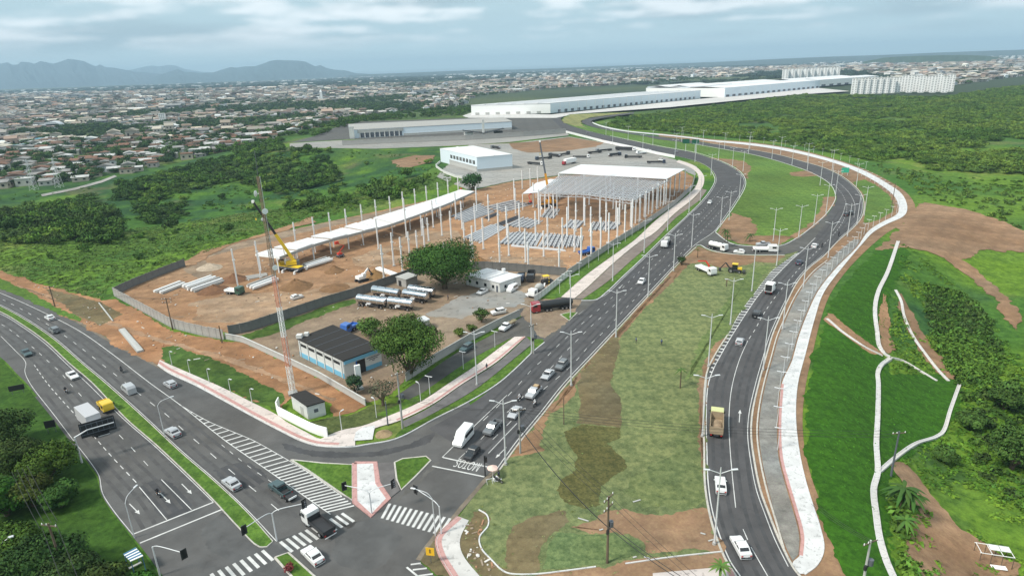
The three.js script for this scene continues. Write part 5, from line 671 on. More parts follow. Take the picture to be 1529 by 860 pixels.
{ // steel roof under construction
  const h = 11.5, c = [[804, 288], [946, 300], [1002, 268], [838, 261]].map(p => G(p[0], p[1], h)), b = c[0].clone().setY(0), t = thing('steel_roof_frame', 'unfinished grey steel roof frame over the right half of the site', 'roof frame', b);
  const S = (u, v) => { const p = lerpV(lerpV(c[0], c[1], u), lerpV(c[3], c[2], u), v).sub(b); p.y = h + 1.2 - 2.4 * Math.abs(u - 0.5); return p; };
  for (let i = 0; i <= 11; i++) { const v = i / 11, gs = []; for (let k = 0; k < 20; k++) { const a = S(k / 20, v), e = S((k + 1) / 20, v); gs.push(beam(a.toArray(), e.toArray(), 0.25, 0.2), beam([a.x, a.y - 1.4, a.z], [e.x, e.y - 1.4, e.z], 0.25, 0.2), beam([a.x, a.y - (k % 2 ? 1.4 : 0), a.z], [e.x, e.y - (k % 2 ? 0 : 1.4), e.z], 0.14, 0.14)); } part(t, 'truss', mg(gs), M.steel); }
  for (let i = 0; i <= 44; i++) { const u = i / 44, a = S(u, 0), e = S(u, 1); part(t, 'purlin', beam([a.x, a.y + 0.25, a.z], [e.x, e.y + 0.25, e.z], 0.3, 0.28), i % 3 ? M.steel : M.galv); }
  for (let i = 0; i < 26; i++) { const u = Math.floor(rnd() * 30) / 30, v = Math.floor(rnd() * 11) / 11, a = S(u, v), e = S(u + 0.05, v + 1 / 11); part(t, 'brace', beam([a.x, a.y + 0.05, a.z], [e.x, e.y + 0.05, e.z], 0.12, 0.12), M.galv); }
  for (let i = 0; i < 9; i++) { const p = S(0.98, i / 9); part(t, 'column', box(0.5, h, 0.5, p.x, h / 2 - 0.6, p.z), M.metalWhite); } for (let i = 0; i < 6; i++) { const p = S(0.02, i / 6); part(t, 'column', box(0.5, h, 0.5, p.x, h / 2 - 0.6, p.z), M.metalWhite); } for (let i = 1; i < 6; i++) { const p = S(i / 6, 0); part(t, 'column', box(0.5, h, 0.5, p.x, h / 2 - 0.6, p.z), M.metalWhite); }
  const q = [[834, 259.5], [996, 268.5], [1024, 253.5], [868, 246.5]].map(p => G(p[0], p[1], h + 1)), b2 = q[0].clone().setY(0), t2 = thing('sheet_roof', 'finished bright white sheet roof at the back of the steel shed', 'roof', b2), rel = q.map(p => p.clone().sub(b2));
  const N = 14; for (let i = 0; i < N; i++) { const a = lerpV(rel[0], rel[1], i / N), e = lerpV(rel[0], rel[1], (i + 0.98) / N), a2 = lerpV(rel[3], rel[2], i / N), e2 = lerpV(rel[3], rel[2], (i + 0.98) / N); part(t2, 'roof_sheet', new THREE.ExtrudeGeometry(new THREE.Shape([a, e, e2, a2].map(p => new THREE.Vector2(p.x, -p.z))), { depth: 0.2, bevelEnabled: false }).rotateX(-Math.PI / 2).translate(0, h + 1.3, 0), M.roofWhite); }
  for (const s of [0, 0.25, 0.5, 0.75, 1]) for (const e of [0, 3]) { const p = lerpV(rel[e], rel[e ? 2 : 1], s); part(t2, 'column', box(0.5, h + 1.2, 0.5, p.x, (h + 1.2) / 2, p.z), M.metalWhite); }
  const r3 = [[780, 290], [803, 288], [838, 269], [822, 268], [800, 274]].map(p => G(p[0], p[1], 8)), b3 = r3[0].clone().setY(0), t3 = thing('sheet_roof', 'small white sheet canopy left of the steel roof frame', 'roof', b3); part(t3, 'roof_sheet', new THREE.ExtrudeGeometry(new THREE.Shape(r3.map(p => new THREE.Vector2(p.x - b3.x, -(p.z - b3.z)))), { depth: 0.3, bevelEnabled: false }).rotateX(-Math.PI / 2).translate(0, 8, 0), M.roofWhite); for (const p of r3) part(t3, 'column', box(0.4, 8, 0.4, p.x - b3.x, 4, p.z - b3.z), M.metalWhite);
}
// steel laid out on the ground
function steelStack(label, c, n, m, o = {}) { const q = c.map(p => G(...p)), b = q[0].clone(), t = thing(o.name || 'steel_stack', label, o.cat || 'steel beams', b, 0, o.group); for (let i = 0; i < n; i++) { const u = (i + 0.5) / n, u0 = rr(0, o.gap ?? 0.12), u1 = 1 - rr(0, o.gap ?? 0.12), a = lerpV(q[0], q[1], u).sub(b), e = lerpV(q[3], q[2], u).sub(b), A = lerpV(a, e, u0), E = lerpV(a, e, u1), w = o.w ?? 0.3, hh = o.h ?? 0.4, y = hh / 2 + (o.tier ? (i % 2) * hh : 0) + 0.01 + rr(0, 0.03); part(t, 'beam', beam([A.x, y, A.z], [E.x, y, E.z], w, hh), Array.isArray(m) ? m[i % m.length] : m); if (o.cross && i % 3 === 0) for (let k = 1; k < 5; k++) { const p = lerpV(A, E, k / 5), x2 = lerpV(q[0], q[1], Math.min(1, u + 2.6 / n)).sub(lerpV(q[0], q[1], u)); part(t, 'cross_member', beam([p.x, y + 0.1, p.z], [p.x + x2.x, y + 0.1, p.z + x2.z], 0.12, 0.2), M.galv); } } return t; }
const GS = [M.steel, M.galv, M.steelDark];
for (const [l, c, n] of [['grey roof trusses laid out beyond the canopy end', [[672, 324], [690, 334], [742, 316], [718, 304]], 22], ['grey trusses laid out in the centre of the site', [[690, 356], [716, 364], [760, 338], [738, 334]], 20], ['wide field of grey trusses right of centre', [[742, 366], [800, 370], [812, 348], [765, 346]], 26], ['grey steel trusses at the near right of the site', [[802, 370], [868, 371], [872, 352], [816, 348]], 28], ['grey trusses behind the tall centre column', [[752, 338], [790, 343], [812, 330], [782, 324]], 16], ['small field of trusses below the steel roof', [[838, 342], [864, 342], [874, 330], [852, 328]], 12], ['grey trusses at the right wall of the site', [[878, 346], [918, 344], [930, 332], [886, 330]], 18], ['grey steel bundles beside the site crane', [[806, 326], [826, 328], [838, 312], [818, 310]], 10], ['row of trusses behind the canopy columns', [[720, 310], [750, 318], [796, 306], [770, 298]], 14]]) steelStack(l, c, n, GS, { cross: true, group: 'steel laid out on the site' });
steelStack('blue-grey steel girders lying near the centre of the site', [[722, 326], [727, 328], [746, 320], [742, 318]], 5, M.steelDark, { tier: true }); steelStack('dark girders stacked in the middle of the site', [[738, 336], [748, 339], [778, 326], [772, 323]], 6, M.steelDark, { tier: true });
steelStack('long pale pipes along the near edge of the trusses', [[760, 366], [762, 368.5], [846, 376], [844, 373.5]], 3, M.galv, { gap: 0.05 });
const PREC = { name: 'precast_beams', cat: 'concrete beams', w: 0.7, h: 0.7, gap: 0.04, group: 'precast beams' };
steelStack('short row of white precast beams nearest the long wall', [[226, 437], [243, 440], [281, 425], [268, 421]], 4, [M.metalWhite, M.conc], PREC); steelStack('large stack of white precast beams by the brown heaps', [[270, 430], [289, 438], [338, 421], [312, 415]], 9, [M.metalWhite, M.metalWhite, M.conc], { ...PREC, tier: true }); steelStack('stack of white precast beams beside the lattice mast', [[367, 429], [379, 435], [417, 421], [408, 413]], 6, [M.metalWhite, M.conc, M.metalWhite], { ...PREC, tier: true }); steelStack('stack of white precast beams right of the yellow crane', [[450, 398], [459, 403], [498, 391], [486, 386]], 6, [M.metalWhite, M.conc, M.metalWhite], { ...PREC, tier: true }); steelStack('white slabs lying along the dividing wall', [[560, 402], [566, 401], [594, 411], [588, 413]], 4, M.metalWhite, PREC); steelStack('grey planks beside the near canopy end', [[360, 414], [366, 419], [400, 412], [398, 408]], 5, M.conc, { ...PREC, h: 0.3 });
// heaps of soil
function heap(label, x, y, r, h, col) { const p = G(x, y), t = thing('soil_heap', label, 'soil heap', p), N = 26, K = 12, pos = [0, h, 0], idx = []; for (let k = 1; k <= K; k++) for (let i = 0; i < N; i++) { const a = i / N * 6.283, q = k / K, R = r * q * (1 + 0.35 * (fbm(Math.cos(a) * 1.5 + x, Math.sin(a) * 1.5 + y, 3) - 0.5)); pos.push(Math.cos(a) * R, k === K ? -0.1 : h * Math.pow(1 - q, 1.15) * (1 + 0.5 * (fbm(a * 3 + x, q * 6, 3) - 0.5)), Math.sin(a) * R); } for (let i = 0; i < N; i++) idx.push(0, 1 + (i + 1) % N, 1 + i); for (let k = 0; k < K - 1; k++) for (let i = 0; i < N; i++) { const a = 1 + k * N + i, b = 1 + k * N + (i + 1) % N; idx.push(a, b, a + N, b, b + N, a + N); } const g = new THREE.BufferGeometry(); g.setAttribute('position', new THREE.Float32BufferAttribute(pos, 3)); g.setAttribute('uv', new THREE.Float32BufferAttribute(pos.flatMap((v, i) => i % 3 === 0 ? [v / 5] : i % 3 === 2 ? [v / 5] : []), 2)); g.setIndex(idx); g.computeVertexNormals(); part(t, 'heap', g, mat(col, { map: TX.dirt })); }
const BR = [0.27, 0.16, 0.085], TAN = [0.55, 0.46, 0.36];
heap('broad brown soil heap in front of the white canopy', 442, 428, 6, 2.8, BR); heap('pointed brown soil heap right of the yellow crane', 499, 405, 3.8, 2.2, BR); heap('flat brown soil ring near the dividing wall', 499, 430, 5.4, 0.9, BR); heap('golden brown heap beside the excavator', 560, 413, 4, 2.8, [0.33, 0.2, 0.09]); heap('dark brown heap left of the precast beams', 318, 434, 5.5, 2.2, [0.24, 0.13, 0.075]); heap('brown heap behind the precast beams', 350, 418, 5, 2.4, [0.24, 0.13, 0.075]); heap('pale sand heap near the far left wall', 312, 400, 5, 2.0, TAN); heap('brown heap beside the broad dark tree', 716, 392, 3.6, 2.4, [0.33, 0.19, 0.09]); heap('long low brown bank under the canopy', 480, 372, 5, 2, [0.22, 0.13, 0.08]); heap('dark soil bank under the near canopy', 420, 394, 5, 2, [0.2, 0.12, 0.075]); heap('tan sand heap in the middle of the site', 666, 372, 5, 2, TAN); heap('soil dug beside the corner ramp', 573, 648, 1.7, 0.7, [0.4, 0.3, 0.18]); heap('brown heap by the site barrier', 590, 378, 4, 1.4, BR);

// lattice mast
{ const H0 = 49, p = G(437, 588), t = thing('lattice_mast', 'tall red and white lattice radio mast with dish antennas', 'mast', p, 0.4), RW = [mat([0.62, 0.28, 0.2]), M.metalWhite]; const n = 7; for (let s = 0; s < n; s++) { const y0 = H0 * s / n, y1 = H0 * (s + 1) / n, w = 0.62 - 0.055 * s, gs = [], K = 5, P = [0, 1, 2, 3].map(i => [Math.cos(i * 1.5708) * w, Math.sin(i * 1.5708) * w]); for (let i = 0; i < 4; i++) { const a = P[i], b = P[(i + 1) % 4]; gs.push(bar([a[0], y0, a[1]], [a[0], y1, a[1]], 0.07, 5)); for (let k = 0; k < K; k++) { const ya = y0 + (y1 - y0) * k / K, yb = y0 + (y1 - y0) * (k + 1) / K; gs.push(bar([a[0], ya, a[1]], [b[0], yb, b[1]], 0.04, 4), bar([a[0], ya, a[1]], [b[0], ya, b[1]], 0.035, 4)); } } part(t, 'mast_section', mg(gs), s > 3 ? M.mastOld : RW[s % 2 ? 0 : 1]); }
  for (const [y, a, r] of [[42, 0.2, 0.6], [45.5, 4.2, 0.65], [40, 3.6, 0.35], [30, 0.4, 0.6]]) { const d = part(t, 'dish_antenna', new THREE.LatheGeometry([[0, 0], [r * 0.5, 0.08 * r], [r, 0.32 * r], [r * 0.98, 0.4 * r], [0, 0.38 * r]].map(q => new THREE.Vector2(...q)), 20).rotateX(Math.PI / 2).rotateY(a).translate(Math.sin(a) * 0.9, y, Math.cos(a) * 0.9), M.metalWhite); part(d, 'bracket', bar([0, y, 0], [Math.sin(a) * 1.25, y, Math.cos(a) * 1.25], 0.06), M.galv); } part(t, 'aerial', bar([0, H0, 0], [0.1, H0 + 5, 0], 0.06, 5), M.steelDark); part(t, 'ladder', bar([0.3, 0, 0.3], [0.3, H0, 0.3], 0.05, 4), M.galv); part(t, 'base', box(2, 0.5, 2, 0, 0.2, 0), M.conc); }
// cranes
function crane(label, x, y, tip, m1, m2, turn) {
  const p = G(x, y), hT = hgt(x, y, tip[0], tip[1]), d = ray(...tip), s = Math.hypot(p.x, p.z) / Math.hypot(d.x, d.z), tp = new THREE.Vector3(d.x * s, hT, d.z * s).sub(p), t = thing('mobile_crane', label, 'crane', p);
  const g = new THREE.Group(); g.name = 'carrier'; g.rotation.y = turn; t.add(g); part(g, 'chassis', new RoundedBoxGeometry(10.5, 0.9, 2.7, 2, 0.15).translate(0, 1.25, 0), M.steelDark); part(g, 'deck', box(9.6, 0.25, 2.7, -0.2, 1.85, 0), m1); part(g, 'driver_cab', new RoundedBoxGeometry(1.8, 1.7, 2.6, 2, 0.2).translate(4.6, 2.2, 0), m1); for (const X of [-4.2, -2.6, -1, 2.4, 4]) for (const Z of [-1.2, 1.2]) part(g, 'wheel', new THREE.CylinderGeometry(0.62, 0.62, 0.45, 14).rotateX(Math.PI / 2).translate(X, 0.62, Z), M.rubber); for (const X of [-4.6, 1]) { part(g, 'outrigger', box(0.35, 0.3, 6.4, X, 0.95, 0), M.metalWhite); for (const Z of [-3.2, 3.2]) part(g, 'outrigger_foot', cyl(0.3, 0.45, 0.9, 8, X, 0.45, Z), M.metalWhite); }
  part(t, 'turntable', cyl(1.2, 1.3, 0.5, 16, 0, 2.2, 0), M.steelDark); const hz = new THREE.Vector3(tp.x, 0, tp.z).normalize(); part(t, 'superstructure', beam([-hz.x * 2.6, 3, -hz.z * 2.6], [hz.x * 1.4, 3, hz.z * 1.4], 2.4, 1.4), m1); part(t, 'counterweight', beam([-hz.x * 3.4, 2.9, -hz.z * 3.4], [-hz.x * 2.3, 2.9, -hz.z * 2.3], 2.6, 1.6), M.steelDark); part(t, 'operator_cab', new RoundedBoxGeometry(1.5, 1.8, 1.1, 2, 0.15).translate(-hz.z * 1.5 + hz.x, 3.3, hz.x * 1.5 + hz.z), M.metalWhite);
  const r = new THREE.Vector3(-hz.x * 1.5, 3.6, -hz.z * 1.5), q = (u) => lerpV(r, tp, u).toArray(); part(t, 'boom_base', beam(q(0), q(0.46), 0.95, 1.1), m1); part(t, 'boom_extension', beam(q(0.44), q(0.75), 0.75, 0.85), m2); part(t, 'boom_extension', beam(q(0.74), q(1), 0.6, 0.7), m2); const hd = part(t, 'boom_head', box(0.8, 0.9, 0.8, tp.x, tp.y, tp.z), M.metalWhite); part(t, 'luffing_cylinder', bar([hz.x * 1.2, 2.6, hz.z * 1.2], q(0.3), 0.22, 8), M.metalWhite); part(t, 'hoist_rope', bar([tp.x, tp.y, tp.z], [tp.x + 0.05, tp.y - 6, tp.z], 0.05, 4), M.black); part(t, 'hook_block', box(0.4, 0.7, 0.3, tp.x + 0.05, tp.y - 6.3, tp.z), M.yellow); return t;
}
crane('yellow mobile crane with long black-tipped boom beside the canopy', 434, 404, [377, 301], M.yellow, M.black, 2.7);
crane('orange mobile crane with raised dark boom by the steel roof', 817, 309, [806, 211], M.orange, M.steelDark, 0.4);

// loose debris
{ const P = flat([[185, 440], [273, 398], [420, 352], [690, 292], [840, 266], [1005, 262], [1020, 278], [950, 338], [846, 402], [720, 394], [620, 400], [527, 436], [425, 466], [345, 490]]), Q = flat([[350, 505], [440, 476], [540, 445], [640, 412], [720, 406], [820, 416], [776, 466], [704, 500], [606, 562], [548, 596], [470, 552]]), R = flat([[0, 408], [150, 452], [260, 496], [420, 542], [520, 600], [480, 600], [330, 540], [213, 530], [100, 470]]), S = flat([[700, 780], [690, 806], [694, 826], [722, 862], [750, 858], [722, 822], [714, 806], [726, 776]]);
  const pts = [...scatter(P, 3.4, (x, z) => 0.65 * sm(0.42, 0.6, fbm(x / 14, z / 14, 3))), ...scatter(Q, 3.2, (x, z) => 0.4 * sm(0.45, 0.6, fbm(x / 9, z / 9, 3))), ...scatter(R, 1.6, () => 0.2), ...scatter(S, 0.5, () => 0.3)], o = new THREE.Group(); o.name = 'site_debris'; o.userData = { label: 'loose stones, boards and scraps strewn over the bare soil', kind: 'stuff', category: 'debris' }; scene.add(o);
  const g = new THREE.DodecahedronGeometry(0.5, 0), b = box(1, 1, 1), cs = [[0.5, 0.47, 0.42], [0.22, 0.16, 0.11], [0.62, 0.6, 0.57], [0.30, 0.24, 0.18], [0.36, 0.2, 0.12]], X = new THREE.Matrix4(), q = new THREE.Quaternion(), c = new THREE.Color(), m = mat([1, 1, 1]);
  [g, b].forEach((ge, k) => { const L = pts.filter((_, i) => (i % 3 === 0) === (k === 1)), im = new THREE.InstancedMesh(ge, m, L.length); im.name = k ? 'board' : 'stone'; im.castShadow = im.receiveShadow = true; L.forEach(([x, z], i) => { const s = rr(0.15, 0.6), hh = k ? 0.14 : s * 0.6; X.compose(new THREE.Vector3(x, 0.02 + hh * 0.4, z), q.setFromAxisAngle(new THREE.Vector3(0, 1, 0), rr(0, 6)), k ? new THREE.Vector3(rr(0.4, 1.7), hh, rr(0.12, 0.3)) : new THREE.Vector3(s * 1.3, hh, s)); im.setMatrixAt(i, X); const a = cs[Math.floor(rnd() * 5)]; im.setColorAt(i, c.setRGB(...a)); }); o.add(im); }); }
// ================================================================ the town
{
  const P = dens([[-80, 292], [60, 277], [150, 268], [230, 250], [300, 234], [360, 222], [425, 203], [520, 178], [690, 158], [705, 145], [830, 131], [1000, 123], [1165, 107], [1260, 105], [1425, 128], [1529, 113], [1660, 104], [1660, 86], [1529, 88], [1400, 92], [1250, 96], [1000, 106], [700, 122], [400, 131], [150, 138], [-80, 146]]);
  const all = [];
  for (let r = 470; r < 6800;) { const s = 14 + r * 0.0052; for (let a = -0.75; a < 0.75; a += s / r) { const x = Math.sin(a) * (r + rr(-0.3, 0.3) * s) + rr(-0.25, 0.25) * s, z = -Math.cos(a) * (r + rr(-0.3, 0.3) * s); if (!inside(P, x, z)) continue; const d = fbm(x / 170, z / 170, 3), gap = fbm(x / 420 + 9, z / 420, 3); if (d < 0.36 || gap < 0.33) continue; if (rnd() < 0.12) continue; all.push([x, z, r, s]); } r += s; }
  // house shapes: walls pale, roof tinted, dark windows
  const shape = (gable, nF) => {
    const gs = [], cs = []; const add = (g, c) => { const q = g.index ? g.toNonIndexed() : g; q.deleteAttribute('uv'); gs.push(q); for (let i = 0; i < q.attributes.position.count; i++) cs.push(...c); };
    add(box(1, 1, 1, 0, 0.5, 0), [1, 1, 1]);
    if (gable) { const s = new THREE.Shape([[-0.56, 0], [0.56, 0], [0, 0.32]].map(p => new THREE.Vector2(...p))); add(new THREE.ExtrudeGeometry(s, { depth: 1.12, bevelEnabled: false }).translate(0, 1, -0.56), gable); } else { add(box(1.04, 0.06, 1.04, 0, 1.03, 0), [0.85, 0.83, 0.8]); add(box(0.9, 0.02, 0.9, 0, 1.07, 0), [0.55, 0.54, 0.52]); add(box(0.2, 0.25, 0.2, 0.25, 1.18, 0.2), [0.6, 0.62, 0.7]); }
    for (let f = 0; f < nF; f++) for (const [x, z, w, d] of [[-0.25, 0.5, 0.16, 0.03], [0.25, 0.5, 0.16, 0.03], [-0.5, -0.2, 0.03, 0.16], [-0.5, 0.2, 0.03, 0.16], [0.5, 0, 0.03, 0.18]]) add(box(w, 0.34 / nF, d, x, (f + 0.55) / nF, z), [0.12, 0.12, 0.13]);
    const g = mergeGeometries(gs); g.setAttribute('color', new THREE.Float32BufferAttribute(cs, 3)); return g;
  };
  const shapes = [shape([0.46, 0.36, 0.31], 1), shape([0.5, 0.49, 0.48], 1), shape(null, 1), shape(null, 2), shape([0.8, 0.78, 0.75], 2), shape([0.85, 0.84, 0.8], 1)];
  const WALL = [[0.62, 0.60, 0.56], [0.68, 0.67, 0.66], [0.55, 0.48, 0.40], [0.60, 0.54, 0.47], [0.42, 0.40, 0.38], [0.66, 0.62, 0.54], [0.48, 0.36, 0.30], [0.60, 0.63, 0.65]];
  const vm = mat([1, 1, 1], { roughness: 0.85 }); vm.vertexColors = true;
  all.sort((a, b) => a[2] - b[2]);
  const near = all.slice(0, 300), far = all.slice(300), fl = shapes.map(() => []); const pick = () => Math.floor(rnd() * shapes.length);
  for (const h of far) fl[pick()].push(h);
  const town = new THREE.Group(); town.name = 'town_houses'; town.userData = { label: 'dense mass of small pale and red roofed houses across the plain', kind: 'stuff', category: 'houses' }; scene.add(town);
  const Mx = new THREE.Matrix4(), Q = new THREE.Quaternion(), c = new THREE.Color(), Yv = new THREE.Vector3(0, 1, 0);
  shapes.forEach((g, k) => { const im = new THREE.InstancedMesh(g, vm, fl[k].length); im.name = 'house'; im.castShadow = im.receiveShadow = true; fl[k].forEach(([x, z, r, s], i) => { const big = rnd() < 0.1 ? rr(1.5, 2.6) : 1, w = s * rr(0.48, 0.85) * big, d = s * rr(0.45, 0.8) * big, hh = rr(3.2, 6.4) * (rnd() < 0.06 ? 1.8 : 1) * (1 + r / 9000); Mx.compose(new THREE.Vector3(x, terrain(x, z) - 0.2, z), Q.setFromAxisAngle(Yv, 0.35 + rr(-0.12, 0.12) + Math.floor(rnd() * 2) * 1.5708), new THREE.Vector3(w, hh, d)); im.setMatrixAt(i, Mx); const a = WALL[Math.floor(rnd() * WALL.length)], v = rnd() < 0.3 ? rr(1, 1.4) : rr(0.36, 0.95); im.setColorAt(i, c.setRGB(a[0] * v, a[1] * v, a[2] * v)); }); town.add(im); });
  // the houses nearest to the viewer, one by one
  const wm = WALL.map(a => mat([a[0] * 0.95, a[1] * 0.95, a[2] * 0.95], { map: TX.stain })), RF = [mat([0.27, 0.16, 0.115], { map: TX.dirt }), mat([0.30, 0.295, 0.285], { map: TX.stain }), mat([0.19, 0.13, 0.10], { map: TX.dirt }), mat([0.55, 0.55, 0.54], { map: TX.stain })], RN = ['red-tiled', 'grey-roofed', 'dark-tiled', 'pale-roofed'], WN = ['cream', 'white', 'tan', 'beige', 'grey', 'ivory', 'brick', 'pale blue'];
  const gab = new THREE.ExtrudeGeometry(new THREE.Shape([[-0.56, 0], [0.56, 0], [0, 0.32]].map(p => new THREE.Vector2(...p))), { depth: 1.12, bevelEnabled: false }).translate(0, 1, -0.56), fla = box(1.06, 0.08, 1.06, 0, 1.04, 0), bx = box(1, 1, 1, 0, 0.5, 0), wz = box(0.16, 0.3, 0.03, 0, 0, 0.5), wx = box(0.03, 0.3, 0.16, -0.5, 0, 0);
  for (const [x, z] of near) { const wi = Math.floor(rnd() * WALL.length), ri = Math.floor(rnd() * 4), flatR = rnd() < 0.35, t = thing('house', `${WN[wi]} ${flatR ? 'flat-roofed' : RN[ri]} house in the near edge of the town at left`, 'house', new THREE.Vector3(x, terrain(x, z) - 0.2, z), 0.35 + rr(-0.15, 0.15) + Math.floor(rnd() * 2) * 1.5708, 'near town houses'); t.scale.set(rr(8, 15), rr(3.4, 6.5), rr(8, 13)); part(t, 'wall', bx, wm[wi]); part(t, 'roof', flatR ? fla : gab, RF[ri]); for (const q of [-0.25, 0.25]) { part(t, 'window', wz, M.glass).position.set(q, 0.55, 0); part(t, 'window', wx, M.glass).position.set(0, 0.55, q); } }
  plantMass('town_trees', 'dark green trees scattered between the houses of the town', 'trees', 'canopy', canopyGeos, (() => { const o = []; for (let r = 460; r < 6500;) { const s = 9 + r * 0.0052; for (let a = -0.75; a < 0.75; a += s / r) { const x = Math.sin(a) * r + rr(-1, 1) * s, z = -Math.cos(a) * r + rr(-1, 1) * s; if (!inside(P, x, z)) continue; const d = fbm(x / 170, z / 170, 3), gap = fbm(x / 420 + 9, z / 420, 3); if (rnd() < (d < 0.44 || gap < 0.4 ? 0.92 : 0.6)) o.push([x, z]); } r += s; } return o; })(), [4.2, 8], [[0.028, 0.06, 0.02], [0.042, 0.085, 0.025], [0.06, 0.11, 0.03]], 0.1);
  plantMass('far_woods', 'dark far woodland patches on the plain towards the horizon', 'woodland', 'canopy', canopyGeos, (() => { const o = []; for (let r = 2600; r < 9500;) { const s = 16 + r * 0.008; for (let a = -0.8; a < 0.8; a += s / r) { const x = Math.sin(a) * r + rr(-1, 1) * s, z = -Math.cos(a) * r + rr(-1, 1) * s; if (inside(P, x, z)) continue; if (fbm(x / 900 + 3, z / 700, 3) > 0.36) o.push([x, z]); } r += s; } return o; })(), [12, 26], [[0.035, 0.06, 0.04], [0.042, 0.07, 0.042]], 0.2, [0.35, 0.6]);
  // far villages on the plain
  const vil = new THREE.Group(); vil.name = 'far_villages'; vil.userData = { label: 'thin pale line of distant villages under the horizon', kind: 'stuff', category: 'houses' }; scene.add(vil);
  const vl = []; for (let r = 5200; r < 9500; r += 90) for (let a = -0.75; a < 0.75; a += 70 / r) { const x = Math.sin(a) * r + rr(-30, 30), z = -Math.cos(a) * r + rr(-30, 30); if (fbm(x / 1300 + 20, z / 500, 3) > 0.6 && rnd() < 0.3) vl.push([x, z]); }
  const im = new THREE.InstancedMesh(shapes[5], vm, vl.length); im.name = 'house'; vl.forEach(([x, z], i) => { Mx.compose(new THREE.Vector3(x, terrain(x, z), z), Q.setFromAxisAngle(Yv, rr(0, 3)), new THREE.Vector3(rr(18, 45), rr(6, 12), rr(14, 30))); im.setMatrixAt(i, Mx); const v = rr(0.5, 0.8); im.setColorAt(i, c.setRGB(v, v, v)); }); vil.add(im);
  // landmarks
  { const p = T(80, 192), t = thing('sports_hall', 'arched grey sports hall in the town at left', 'hall', p, 0.3), w = 26, g = new THREE.CylinderGeometry(w / 2, w / 2, 34, 24, 1, false, -Math.PI / 2, Math.PI).rotateX(Math.PI / 2).rotateY(Math.PI / 2); part(t, 'arched_roof', new THREE.CylinderGeometry(15, 15, 24, 28, 1, false, 0, Math.PI).rotateZ(Math.PI / 2).rotateX(0).scale(1, 0.55, 1).rotateY(Math.PI / 2).translate(0, 5, 0), M.galv); part(t, 'wall', box(30, 5.4, 23, 0, 2.5, 0), M.concPale); part(t, 'gable_glazing', box(22, 4, 0.4, 0, 7, 12), M.glass); }
  { const p = T(243, 183), t = thing('tower_block', 'narrow white tower block standing above the town', 'tower block', p, 0.3); part(t, 'wall', box(11, 17, 10, 0, 8.5, 0), M.whiteClean); for (let f = 0; f < 5; f++) for (const x of [-3.2, 0, 3.2]) part(t, 'window', box(1.4, 1.5, 0.2, x, 2.6 + f * 3.2, 5.02), M.glass); part(t, 'roof_slab', box(11.6, 0.5, 10.6, 0, 17.2, 0), M.white); }
  { const p = T(62, 212), t = thing('warehouse', 'low warehouse with turquoise roof at the left of town', 'warehouse', p, 0.2); part(t, 'wall', box(14, 5, 11, 0, 2.4, 0), M.concPale); part(t, 'roof', box(15, 0.5, 12, 0, 5.1, 0), mat([0.12, 0.38, 0.5])); }
  { const p = T(20, 222), t = thing('warehouse', 'pale blue-roofed shed at the far left edge', 'warehouse', p, 0.2); part(t, 'wall', box(22, 5, 14, 0, 2.4, 0), M.concPale); part(t, 'roof', box(23, 0.5, 15, 0, 5.1, 0), mat([0.28, 0.42, 0.46])); }
  { const p = T(480, 152), t = thing('church', 'white twin-peaked church in the middle of town', 'church', p, 0.3); part(t, 'nave', box(18, 12, 34, 0, 6, 0), M.whiteClean); part(t, 'roof', new THREE.ExtrudeGeometry(new THREE.Shape([[-10, 0], [10, 0], [0, 8]].map(q => new THREE.Vector2(...q))), { depth: 36, bevelEnabled: false }).translate(0, 12, -18), M.concPale); part(t, 'tower', box(7, 30, 7, 0, 15, 20), M.whiteClean); part(t, 'spire', new THREE.ConeGeometry(5, 9, 4).rotateY(0.785).translate(0, 34.5, 20), M.whiteClean); }
  sheet('town_road', 'pale road curving up into the town at left', dens([[60, 291], [110, 281], [150, 270], [170, 262], [174, 264], [152, 273], [112, 284], [62, 294]]), SURF.slabs, { drape: true, y: 0.25, maxE: 4, iter: 9 });
  sheet('bare_earth', 'tan sports ground at the left edge of the town', dens([[-20, 268], [30, 262], [70, 256], [58, 264], [20, 274], [-20, 282]]), SURF.yard, { drape: true, y: 0.2, maxE: 6, rag: 2 });
  for (const [x, y, l] of [[50, 284, 'grey lattice pylon at the left edge of the valley'], [88, 280, 'slim lattice pylon beside the town road']]) { const p = T(x, y), t = thing('power_pylon', l, 'pylon', p), gs = [], Hh = 24; for (let k = 0; k < 8; k++) { const y0 = Hh * k / 8, y1 = Hh * (k + 1) / 8, w0 = 2.2 * (1 - k / 9), w1 = 2.2 * (1 - (k + 1) / 9); for (const [sx, sz] of [[1, 1], [1, -1], [-1, 1], [-1, -1]]) { gs.push(bar([sx * w0, y0, sz * w0], [sx * w1, y1, sz * w1], 0.12, 4), bar([sx * w0, y0, sz * w0], [-sx * w1, y1, sz * w1], 0.07, 4)); } } part(t, 'lattice', mg(gs), M.galv); for (const yy of [16, 20, 23]) part(t, 'cross_arm', box(7, 0.25, 0.25, 0, yy, 0), M.galv); }
}
